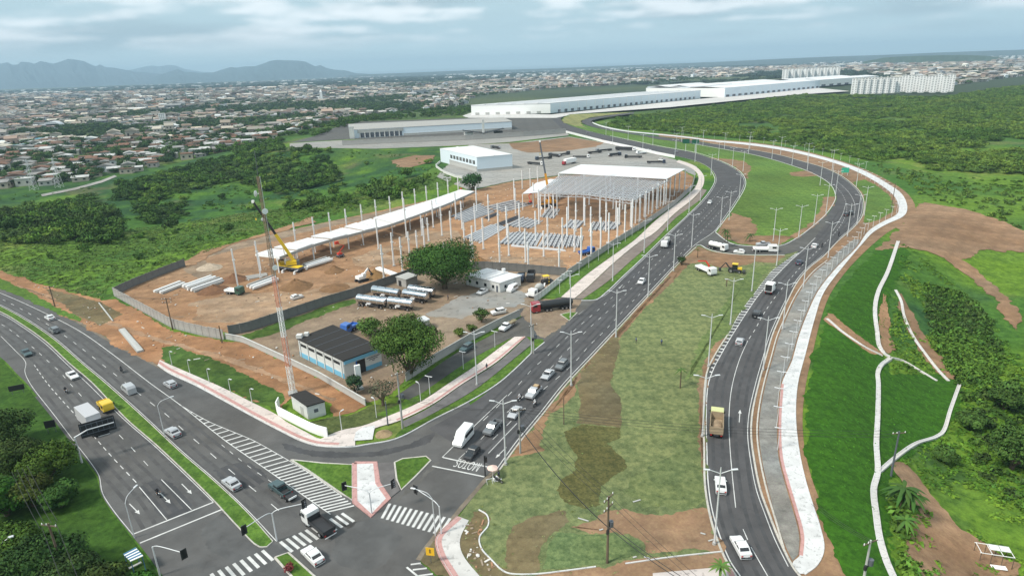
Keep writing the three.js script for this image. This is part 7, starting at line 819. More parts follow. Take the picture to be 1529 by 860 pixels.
function carProto(kind) {
  const t = new THREE.Group(), D = { sedan: [4.4, 1.74, 1.46], hatch: [3.9, 1.7, 1.5], suv: [4.4, 1.82, 1.68], pickup: [5.2, 1.85, 1.78], van: [5.3, 2.05, 2.5], minivan: [4.6, 1.9, 1.95] }[kind], [L, W, Hh] = D, h = L / 2; t.name = kind === 'van' || kind === 'minivan' ? 'van' : kind === 'pickup' ? 'pickup_truck' : 'car'; t.userData = { category: kind === 'van' || kind === 'minivan' ? 'van' : kind === 'pickup' ? 'pickup' : 'car' };
  const B = 'body', bm = VM.plate; let belt = Hh * 0.62;
  const gl = (pts, w, roofPts) => { const g = part(t, 'windows', ext(pts, w, 0.06, 1), VM.glass); part(t, 'roof', ext(roofPts, w - 0.02, 0.07, 2), bm); };
  if (kind === 'sedan') { part(t, B, ext([[-h + 0.1, 0.3], [h - 0.12, 0.3], [h - 0.1, 0.62], [h - 0.3, 0.74], [0.95, 0.86], [-1.35, 0.9], [-h + 0.16, 0.92], [-h + 0.1, 0.6]], W), bm); gl([[0.95, 0.84], [0.28, 1.32], [-0.95, 1.34], [-1.6, 0.9]], W - 0.2, [[0.22, 1.32], [0.1, 1.41], [-0.85, 1.43], [-1.0, 1.34]]); for (const s of [-1, 1]) { part(t, 'pillar', beam([-1.55, 0.9, s * 0.76], [-0.98, 1.36, s * 0.7], 0.12, 0.16), bm); part(t, 'pillar', beam([-0.25, 0.9, s * 0.79], [-0.28, 1.36, s * 0.74], 0.06, 0.1), bm); part(t, 'pillar', beam([0.95, 0.86, s * 0.78], [0.25, 1.36, s * 0.7], 0.07, 0.07), bm); } }
  if (kind === 'hatch') { part(t, B, ext([[-h + 0.08, 0.3], [h - 0.1, 0.3], [h - 0.08, 0.65], [h - 0.35, 0.8], [0.85, 0.92], [-h + 0.1, 0.98]], W), bm); gl([[0.85, 0.9], [0.2, 1.38], [-1.35, 1.36], [-h + 0.22, 0.98]], W - 0.18, [[0.15, 1.38], [0, 1.47], [-1.2, 1.46], [-1.45, 1.37]]); for (const s of [-1, 1]) { part(t, 'pillar', beam([-h + 0.25, 0.98, s * 0.75], [-1.35, 1.4, s * 0.7], 0.12, 0.2), bm); part(t, 'pillar', beam([-0.3, 0.95, s * 0.77], [-0.32, 1.4, s * 0.73], 0.06, 0.1), bm); part(t, 'pillar', beam([0.85, 0.92, s * 0.76], [0.18, 1.42, s * 0.69], 0.07, 0.07), bm); } }
  if (kind === 'suv') { part(t, B, ext([[-h + 0.08, 0.4], [h - 0.1, 0.4], [h - 0.06, 0.85], [h - 0.3, 0.98], [0.95, 1.05], [-h + 0.08, 1.1]], W), bm); gl([[0.95, 1.04], [0.4, 1.55], [-1.75, 1.55], [-h + 0.15, 1.1]], W - 0.18, [[0.35, 1.55], [0.25, 1.66], [-1.7, 1.66], [-1.85, 1.55]]); for (const s of [-1, 1]) { part(t, 'pillar', beam([-2.0, 1.1, s * 0.8], [-1.8, 1.58, s * 0.76], 0.1, 0.22), bm); part(t, 'pillar', beam([-0.35, 1.05, s * 0.82], [-0.37, 1.58, s * 0.78], 0.06, 0.1), bm); part(t, 'roof_rail', beam([-1.7, 1.72, s * 0.72], [0.2, 1.72, s * 0.72], 0.05, 0.05), VM.trim); } }
  if (kind === 'pickup') { part(t, B, ext([[-0.55, 0.45], [h - 0.1, 0.45], [h - 0.06, 0.9], [h - 0.3, 1.02], [1.15, 1.1], [-0.55, 1.12]], W), bm); gl([[1.15, 1.08], [0.65, 1.6], [-0.45, 1.62], [-0.6, 1.1]], W - 0.2, [[0.6, 1.6], [0.5, 1.7], [-0.45, 1.71], [-0.5, 1.6]]); for (const s of [-1, 1]) { part(t, 'bed_side', box(1.95, 0.62, 0.1, -1.58, 0.85, s * (W / 2 - 0.07)), bm); part(t, 'pillar', beam([-0.5, 1.1, s * 0.8], [-0.46, 1.62, s * 0.74], 0.06, 0.14), bm); } part(t, 'bed_floor', box(2, 0.08, W - 0.2, -1.58, 0.62, 0), VM.trim); part(t, 'tailgate', box(0.1, 0.62, W - 0.12, -h + 0.08, 0.85, 0), bm); }
  if (kind === 'van') { part(t, B, ext([[-h, 0.4], [h - 0.1, 0.4], [h - 0.05, 0.85], [h - 0.35, 1.15], [h - 0.95, 1.35], [h - 1.7, 2.3], [h - 2.1, 2.5], [-h + 0.1, 2.52], [-h, 2.3]], W, 0.14, 3), bm); part(t, 'windscreen', beam([h - 0.98, 1.4, 0], [h - 1.62, 2.2, 0], W - 0.3, 0.06).translate(0.09, 0.02, 0), VM.glass); for (const s of [-1, 1]) { part(t, 'side_window', box(1.0, 0.75, 0.05, h - 2.05, 1.72, s * (W / 2 + 0.005)), VM.glass); part(t, 'side_window', box(2.7, 0.75, 0.05, -0.95, 1.78, s * (W / 2 + 0.005)), VM.glass); } part(t, 'rear_window', box(0.05, 0.8, W - 0.5, -h - 0.01, 1.8, 0), VM.glass); part(t, 'roof_hatch', box(0.9, 0.1, 0.7, -0.3, 2.56, 0), VM.chassis); }
  if (kind === 'minivan') { part(t, B, ext([[-h, 0.35], [h - 0.1, 0.35], [h - 0.05, 0.8], [h - 0.3, 1.0], [h - 0.8, 1.15], [h - 1.4, 1.75], [h - 1.8, 1.9], [-h + 0.3, 1.92], [-h, 1.5]], W, 0.16, 3), bm); part(t, 'windscreen', beam([h - 0.82, 1.18, 0], [h - 1.36, 1.7, 0], W - 0.3, 0.06).translate(0.08, 0.02, 0), VM.glass); for (const s of [-1, 1]) part(t, 'side_window', box(2.6, 0.5, 0.05, -0.6, 1.42, s * (W / 2 + 0.005)), VM.glass); part(t, 'rear_window', beam([-h + 0.02, 1.2, 0], [-h + 0.22, 1.78, 0], W - 0.35, 0.06).translate(-0.06, 0.02, 0), VM.glass); part(t, 'roof_panel', box(1.6, 0.04, 1.1, -0.5, 1.94, 0), VM.head); }
  const low = kind === 'suv' || kind === 'pickup' ? 0.62 : 0.5; for (const s of [-1, 1]) { part(t, 'headlight', box(0.16, 0.16, 0.34, h - 0.09, low + 0.12, s * (W / 2 - 0.26)), VM.head); part(t, 'tail_light', box(0.1, 0.2, 0.28, -h + 0.04, low + 0.22, s * (W / 2 - 0.22)), VM.tail); part(t, 'mirror', box(0.14, 0.14, 0.2, kind === 'van' ? h - 1.3 : 0.7, Hh * 0.62, s * (W / 2 + 0.1)), bm); }
  part(t, 'bumper', box(0.14, 0.22, W - 0.16, h - 0.03, 0.42, 0), VM.trim); part(t, 'bumper', box(0.14, 0.22, W - 0.16, -h + 0.04, 0.45, 0), VM.trim); part(t, 'number_plate', box(0.04, 0.12, 0.42, -h - 0.04, 0.6, 0), VM.plate); part(t, 'underbody', box(L - 0.5, 0.2, W - 0.25, 0, 0.28, 0), VM.chassis);
  const r = { sedan: 0.31, hatch: 0.3, suv: 0.36, pickup: 0.38, van: 0.36, minivan: 0.32 }[kind]; wheels(t, [h - L * 0.19, -h + L * 0.2], W, r); return t;
}
const CP = {}; for (const k of ['sedan', 'hatch', 'suv', 'pickup', 'van', 'minivan']) CP[k] = carProto(k);
const paints = {}; const PC = { white: [0.72, 0.72, 0.72], silver: [0.42, 0.43, 0.45], grey: [0.16, 0.17, 0.18], black: [0.018, 0.019, 0.022], teal: [0.05, 0.085, 0.09], navy: [0.03, 0.045, 0.08], yellow: [0.75, 0.50, 0.02], red: [0.3, 0.02, 0.03], tan: [0.52, 0.42, 0.30], green: [0.03, 0.09, 0.06], blue: [0.03, 0.12, 0.42], lime: [0.55, 0.55, 0.25] };
const pt = (c) => paints[c] || (paints[c] = paint(PC[c], c === 'silver' ? 0.3 : 0.35));
function car(kind, col, x, y, dx, dy, label, group, o = {}) { const t = place(CP[kind], G(x, y).setY(o.y ?? 0.02), heading(x, y, dx, dy), label, group); t.traverse(m => { if (m.isMesh && m.material === VM.plate && m.name !== 'number_plate') m.material = pt(col); }); return t; }
const TO = [10, 9], AW = [-10, -7.6], LA = [-9.6, 10];
car('sedan', 'teal', 39, 530, 10, 8, 'dark teal sedan at the left edge of the lower carriageway'); car('sedan', 'white', 108, 564, 10, 9, 'white sedan beside the median on the lower carriageway');
car('sedan', 'white', 74, 477, -10, -6, 'white sedan on the upper carriageway at far left'); car('suv', 'grey', 81, 496, -10, -6.5, 'dark grey car just behind the median at far left'); car('minivan', 'silver', 192, 585, -10, -8.4, 'pale rounded minivan with glass tailgate on the upper carriageway'); car('hatch', 'silver', 254, 577, -10, -6, 'silver hatchback nearest the red-edged pavement'); car('sedan', 'silver', 258, 649, -10, -7.6, 'silver sedan just before the hatched gore'); car('sedan', 'silver', 346, 726, -10, -8, 'silver sedan level with the lower left stop lines'); car('pickup', 'teal', 419, 735, -10, -7.5, 'dark pickup towing a small trailer by the gore'); car('sedan', 'white', 467, 834, -10, -10, 'white sedan leaving the lower crosswalk');
car('van', 'white', 692, 659, -8.6, 10, 'white passenger van waiting at the avenue stop line'); car('pickup', 'grey', 736, 643, -9, 9.5, 'dark grey pickup behind the black hatchback'); car('hatch', 'black', 705, 681, -8.6, 10, 'black hatchback at the MOTOS stop box'); car('sedan', 'silver', 769, 620, -8, 10, 'pale silver sedan partly behind the utility pole'); car('pickup', 'silver', 797, 590, -9, 9.5, 'silver pickup with brown load in the bed'); car('sedan', 'silver', 818, 563, -8.8, 9.4, 'silver sedan following the loaded pickup'); car('suv', 'grey', 839, 549, -8.8, 9, 'dark SUV at the rear of the avenue queue'); car('hatch', 'white', 958, 423, -8, 9, 'lone white car on the middle of the avenue'); car('hatch', 'white', 1060, 304, -7, 9, 'small white car on the avenue bend');
car('sedan', 'white', 1076, 728, -1, -10, 'white sedan under the loop road lamp'); car('sedan', 'white', 1106, 821, -5.5, -10, 'white sedan nearest the bottom of the loop road'); car('hatch', 'silver', 1105, 513, 4, -10, 'silver hatchback beside the loop road hatching'); car('suv', 'black', 1130, 472, 6, -10, 'black car between the silver hatchback and the box lorry'); car('sedan', 'navy', 1194, 394, 8, -8, 'dark blue car at the tip of the hatched gore'); car('sedan', 'white', 1217, 369, 8, -8, 'white car on the loop road by the link road merge'); car('sedan', 'black', 1264, 322, 5, -10, 'black car on the inner lane of the right bend'); car('suv', 'black', 1271, 320, 5, -10, 'second black car side by side on the right bend');
car('hatch', 'white', 1104, 378, -10, -1, 'white car parked on the link road'); car('pickup', 'silver', 1140, 367, -10, 0.4, 'silver pickup parked on the far side of the link road'); car('suv', 'teal', 697, 523, -9, 6, 'dark SUV on the service road'); car('pickup', 'white', 756, 491, -9, 6, 'white pickup with a load of poles on the service road'); car('suv', 'white', 744, 469, -10, 2, 'white SUV parked behind the yard wall'); car('sedan', 'white', 720, 438, -8, 4, 'white sedan parked in front of the office'); car('minivan', 'white', 765, 434, -8, 5, 'white van parked at the office corner'); car('hatch', 'white', 443, 446, 10, -3, 'white car alone on the building site soil'); car('hatch', 'white', 794, 442, -9, 2, 'white car beside the grey mixer lorry', null); car('hatch', 'blue', 517, 492, -8, 3, 'blue car behind the warehouse roof'); car('suv', 'white', 988, 240, 10, 1, 'white car parked at the far fence'); car('pickup', 'white', 968, 226, -10, 1, 'white pickup at the far yard fence');
for (const [x, y, l] of [[1010, 228, 'small dark car on the far avenue near the green signs'], [877, 199, 'small dark car on the far avenue by the fence']]) car('sedan', 'grey', x, y, -10, -2.4, l);
// loads
{ const t = thing('cargo', 'brown load in the bed of the silver pickup', 'cargo', G(801, 586), heading(797, 590, -9, 9.5)); part(t, 'crate', new RoundedBoxGeometry(1.7, 1.0, 1.5, 1, 0.08).translate(0.2, 1.25, 0), mat([0.10, 0.06, 0.035])); part(t, 'sheet', box(1.0, 0.12, 1.0, 0.1, 1.8, 0), mat([0.45, 0.33, 0.2])); }
{ const t = thing('pole_load', 'bundle of poles on the white service road pickup', 'load', G(762, 488), heading(756, 491, -9, 6)); for (let i = 0; i < 7; i++) part(t, 'pole', bar([-2.6, 1.2 + 0.12 * (i % 3), -0.6 + i * 0.2], [1.6, 1.35 + 0.15 * (i % 2), -0.5 + i * 0.17], 0.06, 5), mat([0.5, 0.42, 0.28])); part(t, 'rack', box(2, 0.3, 1.6, -0.6, 1.05, 0), M.wood); }
{ const t = thing('small_trailer', 'small white-edged trailer behind the dark pickup', 'trailer', G(433, 746), heading(419, 735, -10, -7.5)); part(t, 'bed', box(1.9, 0.45, 1.4, 0, 0.65, 0), VM.trim); part(t, 'rear_board', box(0.1, 0.3, 1.45, -0.95, 0.8, 0), M.whiteClean); part(t, 'drawbar', bar([0.9, 0.55, 0], [2.3, 0.5, 0], 0.06), VM.chassis); wheels(t, [0], 1.8, 0.3); }
// lorries
function lorry(name, cat, label, x, y, dx, dy, cabCol, L, o = {}) {
  const t = thing(name, label, cat, G(x, y).setY(0.02), heading(x, y, dx, dy)), W = o.W ?? 2.45, cl = o.cabL ?? 1.9, ch = o.cabH ?? 2.5, cm = pt(cabCol), h = L / 2;
  part(t, 'chassis', box(L - 0.3, 0.3, 0.95, -0.1, 0.85, 0), VM.chassis);
  const cab = part(t, 'cab', ext([[h - cl, 0.55], [h - 0.05, 0.55], [h, 1.2], [h - 0.18, ch], [h - 0.35, ch + 0.15], [h - cl, ch + 0.12]], W, 0.12, 2), cm); part(cab, 'windscreen', beam([h + 0.02, 1.45, 0], [h - 0.14, ch - 0.1, 0], W - 0.35, 0.06), VM.glass); for (const s of [-1, 1]) { part(cab, 'side_window', box(cl * 0.45, 0.7, 0.05, h - cl * 0.42, ch - 0.55, s * (W / 2 + 0.005)), VM.glass); part(cab, 'mirror', box(0.1, 0.5, 0.22, h - 0.2, 1.9, s * (W / 2 + 0.16)), VM.trim); part(cab, 'headlight', box(0.08, 0.2, 0.36, h + 0.01, 0.85, s * (W / 2 - 0.35)), VM.head); part(t, 'tail_light', box(0.06, 0.18, 0.3, -h - 0.02, 0.9, s * (W / 2 - 0.3)), VM.tail); } part(cab, 'grille', box(0.06, 0.4, W - 1, h + 0.02, 1.15, 0), VM.trim); part(cab, 'bumper', box(0.2, 0.35, W, h, 0.55, 0), VM.trim);
  wheels(t, o.axles || [h - 1.1, -h + 2.2, -h + 1.1], W, 0.5, 0.34); const b0 = -h, b1 = h - cl - 0.15, bl = b1 - b0, bc = (b0 + b1) / 2;
  if (o.body === 'box') { part(t, 'cargo_box', new RoundedBoxGeometry(bl, o.bh ?? 2.5, W + 0.05, 1, 0.04).translate(bc, 1.15 + (o.bh ?? 2.5) / 2, 0), o.bm || M.whiteClean); part(t, 'rear_door', box(0.06, (o.bh ?? 2.5) - 0.3, W - 0.25, b0 - 0.03, 1.2 + (o.bh ?? 2.5) / 2, 0), o.dm || M.galv); }
  if (o.body === 'flat') { part(t, 'flatbed', box(bl, 0.18, W, bc, 1.15, 0), o.bm || VM.trim); for (const s of [-1, 1]) part(t, 'side_board', box(bl, 0.45, 0.07, bc, 1.45, s * (W / 2 - 0.04)), o.bm || VM.trim); part(t, 'tail_board', box(0.07, 0.45, W, b0 + 0.04, 1.45, 0), o.bm || VM.trim); part(t, 'head_board', box(0.08, 0.9, W, b1 - 0.05, 1.65, 0), o.bm || VM.trim); part(t, 'bumper_bar', box(0.08, 0.1, W - 0.2, b0 - 0.25, 0.6, 0), M.galv); }
  if (o.body === 'tip') { const bm = o.bm; part(t, 'tipper_floor', box(bl, 0.15, W, bc, 1.2, 0), bm); for (const s of [-1, 1]) part(t, 'tipper_side', box(bl, 1.4, 0.1, bc, 1.95, s * (W / 2 - 0.05)), bm); part(t, 'tipper_front', box(0.1, 1.6, W - 0.2, b1, 2.05, 0), bm); part(t, 'tailgate', box(0.1, 1.4, W - 0.2, b0 + 0.05, 1.95, 0), bm); for (let i = 0; i < 4; i++) for (const s of [-1, 1]) part(t, 'stake', box(0.12, 1.4, 0.08, b0 + 0.6 + i * bl / 4, 1.95, s * (W / 2 + 0.03)), bm); }
  if (o.body === 'tank') { part(t, 'tank', new THREE.CapsuleGeometry(o.tr ?? 0.95, bl - 1.6, 8, 20).rotateZ(Math.PI / 2).translate(bc, 2.0, 0), o.bm); for (let i = 0; i < 2; i++) part(t, 'hatch', cyl(0.28, 0.28, 0.18, 10, bc - bl * 0.2 + i * bl * 0.4, 2.98, 0), M.steelDark); part(t, 'mudguard', box(2.6, 0.1, W, -h + 1.7, 1.12, 0), VM.trim); }
  if (o.body === 'mixer') { part(t, 'drum', new THREE.LatheGeometry([[0, -1.9], [0.7, -1.8], [1.2, -0.4], [1.15, 0.6], [0.6, 1.9], [0, 1.95]].map(q => new THREE.Vector2(...q)), 20).rotateZ(Math.PI / 2 + 0.15).translate(bc, 2.3, 0), o.bm || M.concPale); part(t, 'frame', box(bl, 0.3, W - 0.4, bc, 1.15, 0), VM.chassis); part(t, 'chute', beam([b0, 1.6, 0], [b0 - 0.5, 2.6, 0], 0.5, 0.12), M.galv); }
  return { t, h, W, b0, b1, bc, bl };
}
lorry('box_lorry', 'lorry', 'grey box lorry behind the overhead sign', 138, 640, 10, 9.2, 'white', 9.2, { body: 'box', W: 2.6, bh: 2.9, bm: mat([0.45, 0.45, 0.47], { roughness: 0.6 }), cabL: 2 }); 
lorry('cab_lorry', 'lorry', 'yellow short lorry beside the grey box lorry', 158, 612, 10, 9.2, 'yellow', 4.6, { body: 'flat', cabL: 2.4, cabH: 2.1, axles: [1.2, -1.5], bm: pt('yellow'), W: 2.1 });
lorry('flatbed_lorry', 'lorry', 'white-cab lorry with empty dark flatbed on the crosswalk', 476, 790, -10, -8.3, 'white', 6.6, { body: 'flat', axles: [2.1, -1.9], W: 2.2 });
{ const q = lorry('dump_lorry', 'lorry', 'tan tipper lorry with lime cab on the loop road', 1070, 641, 0.4, -10, 'lime', 7.6, { body: 'tip', bm: mat([0.40, 0.31, 0.21], { map: TX.stain }), cabH: 2.7 }); part(q.t, 'sand_remains', new THREE.SphereGeometry(1, 16, 8, 0, 6.283, 0, 1.57).scale(q.bl * 0.42, 0.55, 1.0).translate(q.bc, 1.3, 0), mat([0.5, 0.38, 0.26], { map: TX.dirt })); }
lorry('box_lorry', 'lorry', 'small white box lorry with open back on the loop road', 1150, 437, 7, -10, 'white', 5.6, { body: 'box', bh: 2.3, dm: M.black, axles: [1.7, -1.6], W: 2.2 });
lorry('tow_lorry', 'lorry', 'white lorry carrying a frame on the upper avenue', 995, 367, -8, 8.6, 'white', 8.2, { body: 'mixer', bm: M.concPale });
lorry('tank_lorry', 'lorry', 'white tank lorry on the link road', 1072, 373, 10, 2.2, 'white', 7.6, { body: 'tank', bm: M.whiteClean }); lorry('tow_lorry', 'lorry', 'white flat lorry beside the silver pickup on the link road', 1143, 376, 10, 0.2, 'white', 8.6, { body: 'flat', bm: M.whiteClean, cabL: 3.2 });
{ const q = lorry('crane_lorry', 'lorry', 'white lorry with red loader crane on the lawn', 1054, 407, 10, 4.6, 'white', 9, { body: 'flat', bm: M.metalWhite }), R = mat([0.5, 0.05, 0.03]); part(q.t, 'crane_post', box(0.5, 1.8, 0.6, q.b1 - 0.7, 2, 0), R); part(q.t, 'crane_arm', beam([q.b1 - 0.7, 2.9, 0], [q.b1 - 2.2, 4.2, 0.4], 0.35, 0.4), R); part(q.t, 'crane_arm', beam([q.b1 - 2.2, 4.2, 0.4], [q.b0 + 0.8, 3.2, 0.6], 0.3, 0.32), R); }
lorry('mixer_lorry', 'lorry', 'grey mixer lorry parked beside the white panelled wall', 803, 440, -9, 5, 'white', 7.6, { body: 'mixer' });
{ const q = lorry('tank_lorry', 'lorry', 'black tank lorry with red cab at the yard gateway', 824, 463, -10, 1.3, 'red', 12.6, { body: 'tank', bm: mat([0.02, 0.022, 0.024], { roughness: 0.5 }), tr: 1.15, cabL: 2.4, cabH: 2.8, axles: [5, 1.8, 0.6, -3, -4.2, -5.3] }); }
lorry('flatbed_lorry', 'lorry', 'dark lorry parked behind the office, left one', 778, 418, -3, 10, 'navy', 6.5, { body: 'flat' }); lorry('flatbed_lorry', 'lorry', 'dark lorry parked behind the office, right one', 793, 418, -3, 10, 'black', 6.5, { body: 'tip', bm: VM.trim }); lorry('tip_lorry', 'lorry', 'blue lorry by the right wall of the building site', 876, 380, 9, -2, 'blue', 6.4, { body: 'flat', bm: pt('blue') }); lorry('flatbed_lorry', 'lorry', 'green-cab lorry with white bed by the precast beams', 350, 439, 10, 1, 'green', 6.4, { body: 'flat', bm: M.whiteClean }); lorry('box_lorry', 'lorry', 'blue lorry cab behind the warehouse', 523, 494, -8, 4, 'blue', 5, { body: 'flat', bm: pt('blue') });
lorry('box_lorry', 'lorry', 'white trailer lorry with red cab in the upper yard', 850, 245, -10, 2, 'red', 14, { body: 'box', bh: 3 }); lorry('flatbed_lorry', 'lorry', 'dark flat trailer in the upper yard, left one', 812, 238, -10, 1, 'navy', 14, { body: 'flat' }); lorry('flatbed_lorry', 'lorry', 'dark flat trailer in the upper yard behind the red cab', 842, 232, 10, -2, 'black', 14, { body: 'flat' }); lorry('flatbed_lorry', 'lorry', 'long black trailer beside the far fence', 934, 225, 10, 0.4, 'white', 17, { body: 'box', bm: VM.trim, bh: 2 }); lorry('flatbed_lorry', 'lorry', 'dark machine trailer in the middle of the upper yard', 888, 229, 10, -1, 'black', 12, { body: 'flat' }); lorry('box_lorry', 'lorry', 'white lorry at the end of the far fence', 958, 230, -10, 1, 'white', 9, { body: 'flat', bm: M.whiteClean });
// polished tank trailers
function tankTrailer(label, x, y, L, dx, dy) { const t = thing('tank_trailer', label, 'tank trailer', G(x, y).setY(0.02), heading(x, y, dx, dy), 'polished tank trailers'), r = 1.25; part(t, 'tank', new THREE.LatheGeometry([[0, -L / 2], [r * 0.85, -L / 2 + 0.02], [r, -L / 2 + 0.18], [r, L / 2 - 0.18], [r * 0.85, L / 2 - 0.02], [0, L / 2]].map(q => new THREE.Vector2(...q)), 28).rotateZ(Math.PI / 2).translate(0, 2.3, 0), VM.chrome); for (let i = 0; i <= 4; i++) part(t, 'band', new THREE.TorusGeometry(r + 0.01, 0.04, 5, 24).rotateY(Math.PI / 2).translate(-L / 2 + 0.4 + i * (L - 0.8) / 4, 2.3, 0), M.galv); part(t, 'walkway', box(L - 1, 0.08, 0.5, 0, 3.45, 0), M.galv); for (let i = 0; i < 3; i++) part(t, 'hatch', cyl(0.26, 0.26, 0.2, 10, -L * 0.3 + i * L * 0.3, 3.55, 0), M.steelDark); part(t, 'frame', box(L - 0.6, 0.3, 1, 0, 1.0, 0), VM.chassis); part(t, 'side_locker', box(1.6, 0.6, 2.3, -L * 0.08, 0.85, 0), M.metalWhite); for (const s of [-1, 1]) part(t, 'side_guard', box(L * 0.4, 0.5, 0.06, L * 0.08, 0.8, s * 1.15), VM.trim); wheels(t, [-L / 2 + 1.1, -L / 2 + 2.3, L / 2 - 1.4], 2.45, 0.5, 0.34); part(t, 'landing_leg', box(0.2, 1, 1.8, L / 2 - 2.6, 0.5, 0), VM.chassis); }
tankTrailer('front polished tank trailer on the left in the yard', 556, 458, 10.5, 10, 1.3); tankTrailer('front polished tank trailer on the right in the yard', 599, 461.5, 8.6, 10, 1.3); tankTrailer('second-row polished tank trailer on the left', 577, 445, 10.5, 10, 1.6); tankTrailer('second-row polished tank trailer on the right', 621, 450, 9, 10, 1.6); tankTrailer('rearmost polished tank trailer near the broad tree', 630, 443, 9.5, 10, 1.4);
// site machines
{ const t = thing('backhoe', 'yellow-roofed backhoe working on the lawn', 'backhoe', G(1097, 407), heading(1097, 407, 10, 1)); part(t, 'chassis', box(4, 0.7, 1.6, 0, 1, 0), VM.chassis); part(t, 'cab', new RoundedBoxGeometry(1.7, 1.7, 1.6, 1, 0.1).translate(0.1, 2.2, 0), VM.glass); part(t, 'cab_roof', box(1.9, 0.16, 1.8, 0.1, 3.12, 0), M.yellow); part(t, 'bonnet', new RoundedBoxGeometry(1.6, 0.9, 1.1, 1, 0.1).translate(1.6, 1.6, 0), M.yellow); part(t, 'boom', beam([-1.6, 1.5, 0], [-3, 3.2, 0], 0.3, 0.4), VM.trim); part(t, 'stick', beam([-3, 3.2, 0], [-4.6, 1.2, 0], 0.25, 0.3), VM.trim); part(t, 'bucket', box(0.8, 0.8, 0.9, -4.8, 0.7, 0), VM.trim); part(t, 'loader_bucket', box(0.7, 0.7, 2.2, 3.1, 0.6, 0), VM.trim); wheels(t, [-1.1], 2.2, 0.75, 0.45); wheels(t, [1.7], 2.0, 0.5, 0.35); }
{ const t = thing('excavator', 'white and grey excavator beside the golden soil heap', 'excavator', G(540, 420), heading(540, 420, 10, -3)); for (const s of [-1, 1]) part(t, 'track', ext([[-1.9, 0.1], [1.9, 0.1], [2.1, 0.45], [1.9, 0.8], [-1.9, 0.8], [-2.1, 0.45]], 0.6, 0.06, 1).translate(0, 0, s * 1.05), VM.chassis); part(t, 'house', new RoundedBoxGeometry(2.8, 1.1, 2.4, 1, 0.12).translate(-0.4, 1.6, 0), M.metalWhite); part(t, 'cab', new RoundedBoxGeometry(1.3, 1.5, 1.0, 1, 0.1).translate(0.6, 2.2, 0.7), M.whiteClean); part(t, 'boom', beam([0.8, 1.8, -0.3], [3.2, 3.8, -0.3], 0.4, 0.5), M.metalWhite); part(t, 'stick', beam([3.2, 3.8, -0.3], [4.4, 1.8, -0.3], 0.3, 0.35), VM.trim); part(t, 'bucket', box(0.9, 0.8, 1, 4.5, 1.3, -0.3), VM.trim); }
for (const [x, y, l, c] of [[508, 384, 'red scissor lift under the white canopy', M.red], [690, 298, 'red lift at the far canopy end', M.red], [792, 305, 'red lift beside the orange crane', M.red]]) { const t = thing('boom_lift', l, 'lift', G(x, y), rr(0, 3)); part(t, 'chassis', new RoundedBoxGeometry(2.6, 0.7, 1.8, 1, 0.1).translate(0, 0.8, 0), M.steelDark); wheels(t, [-0.9, 0.9], 2, 0.42, 0.3); part(t, 'turret', new RoundedBoxGeometry(1.8, 0.8, 1.3, 1, 0.1).translate(-0.2, 1.5, 0), c); part(t, 'boom', beam([-0.6, 1.8, 0], [2.2, 4.2, 0], 0.25, 0.3), c); part(t, 'boom', beam([2.2, 4.2, 0], [-0.6, 5.6, 0], 0.22, 0.26), c); part(t, 'basket', box(1.5, 1, 0.8, -0.9, 6, 0), c); }
{ const t = thing('road_roller', 'yellow canopied machine with striped post by the yard gate', 'machine', G(816, 424), 0.4); part(t, 'body', new RoundedBoxGeometry(3.2, 1.2, 1.6, 1, 0.12).translate(0, 1.1, 0), VM.trim); part(t, 'canopy', new RoundedBoxGeometry(2.2, 0.15, 1.9, 1, 0.05).translate(-0.2, 2.9, 0), M.yellow); for (const [a, b] of [[-1, -0.8], [-1, 0.8], [0.7, -0.8], [0.7, 0.8]]) part(t, 'canopy_post', cyl(0.05, 0.05, 1.4, 6, a, 2.3, b), M.black); part(t, 'drum', new THREE.CylinderGeometry(0.7, 0.7, 1.7, 18).rotateX(Math.PI / 2).translate(1.8, 0.7, 0), M.steelDark); wheels(t, [-1], 2, 0.7, 0.4); for (let i = 0; i < 5; i++) part(t, 'striped_post', cyl(0.12, 0.12, 0.5, 8, 0.2, 0.3 + i * 0.5, 1.6), i % 2 ? M.black : M.yellow); }
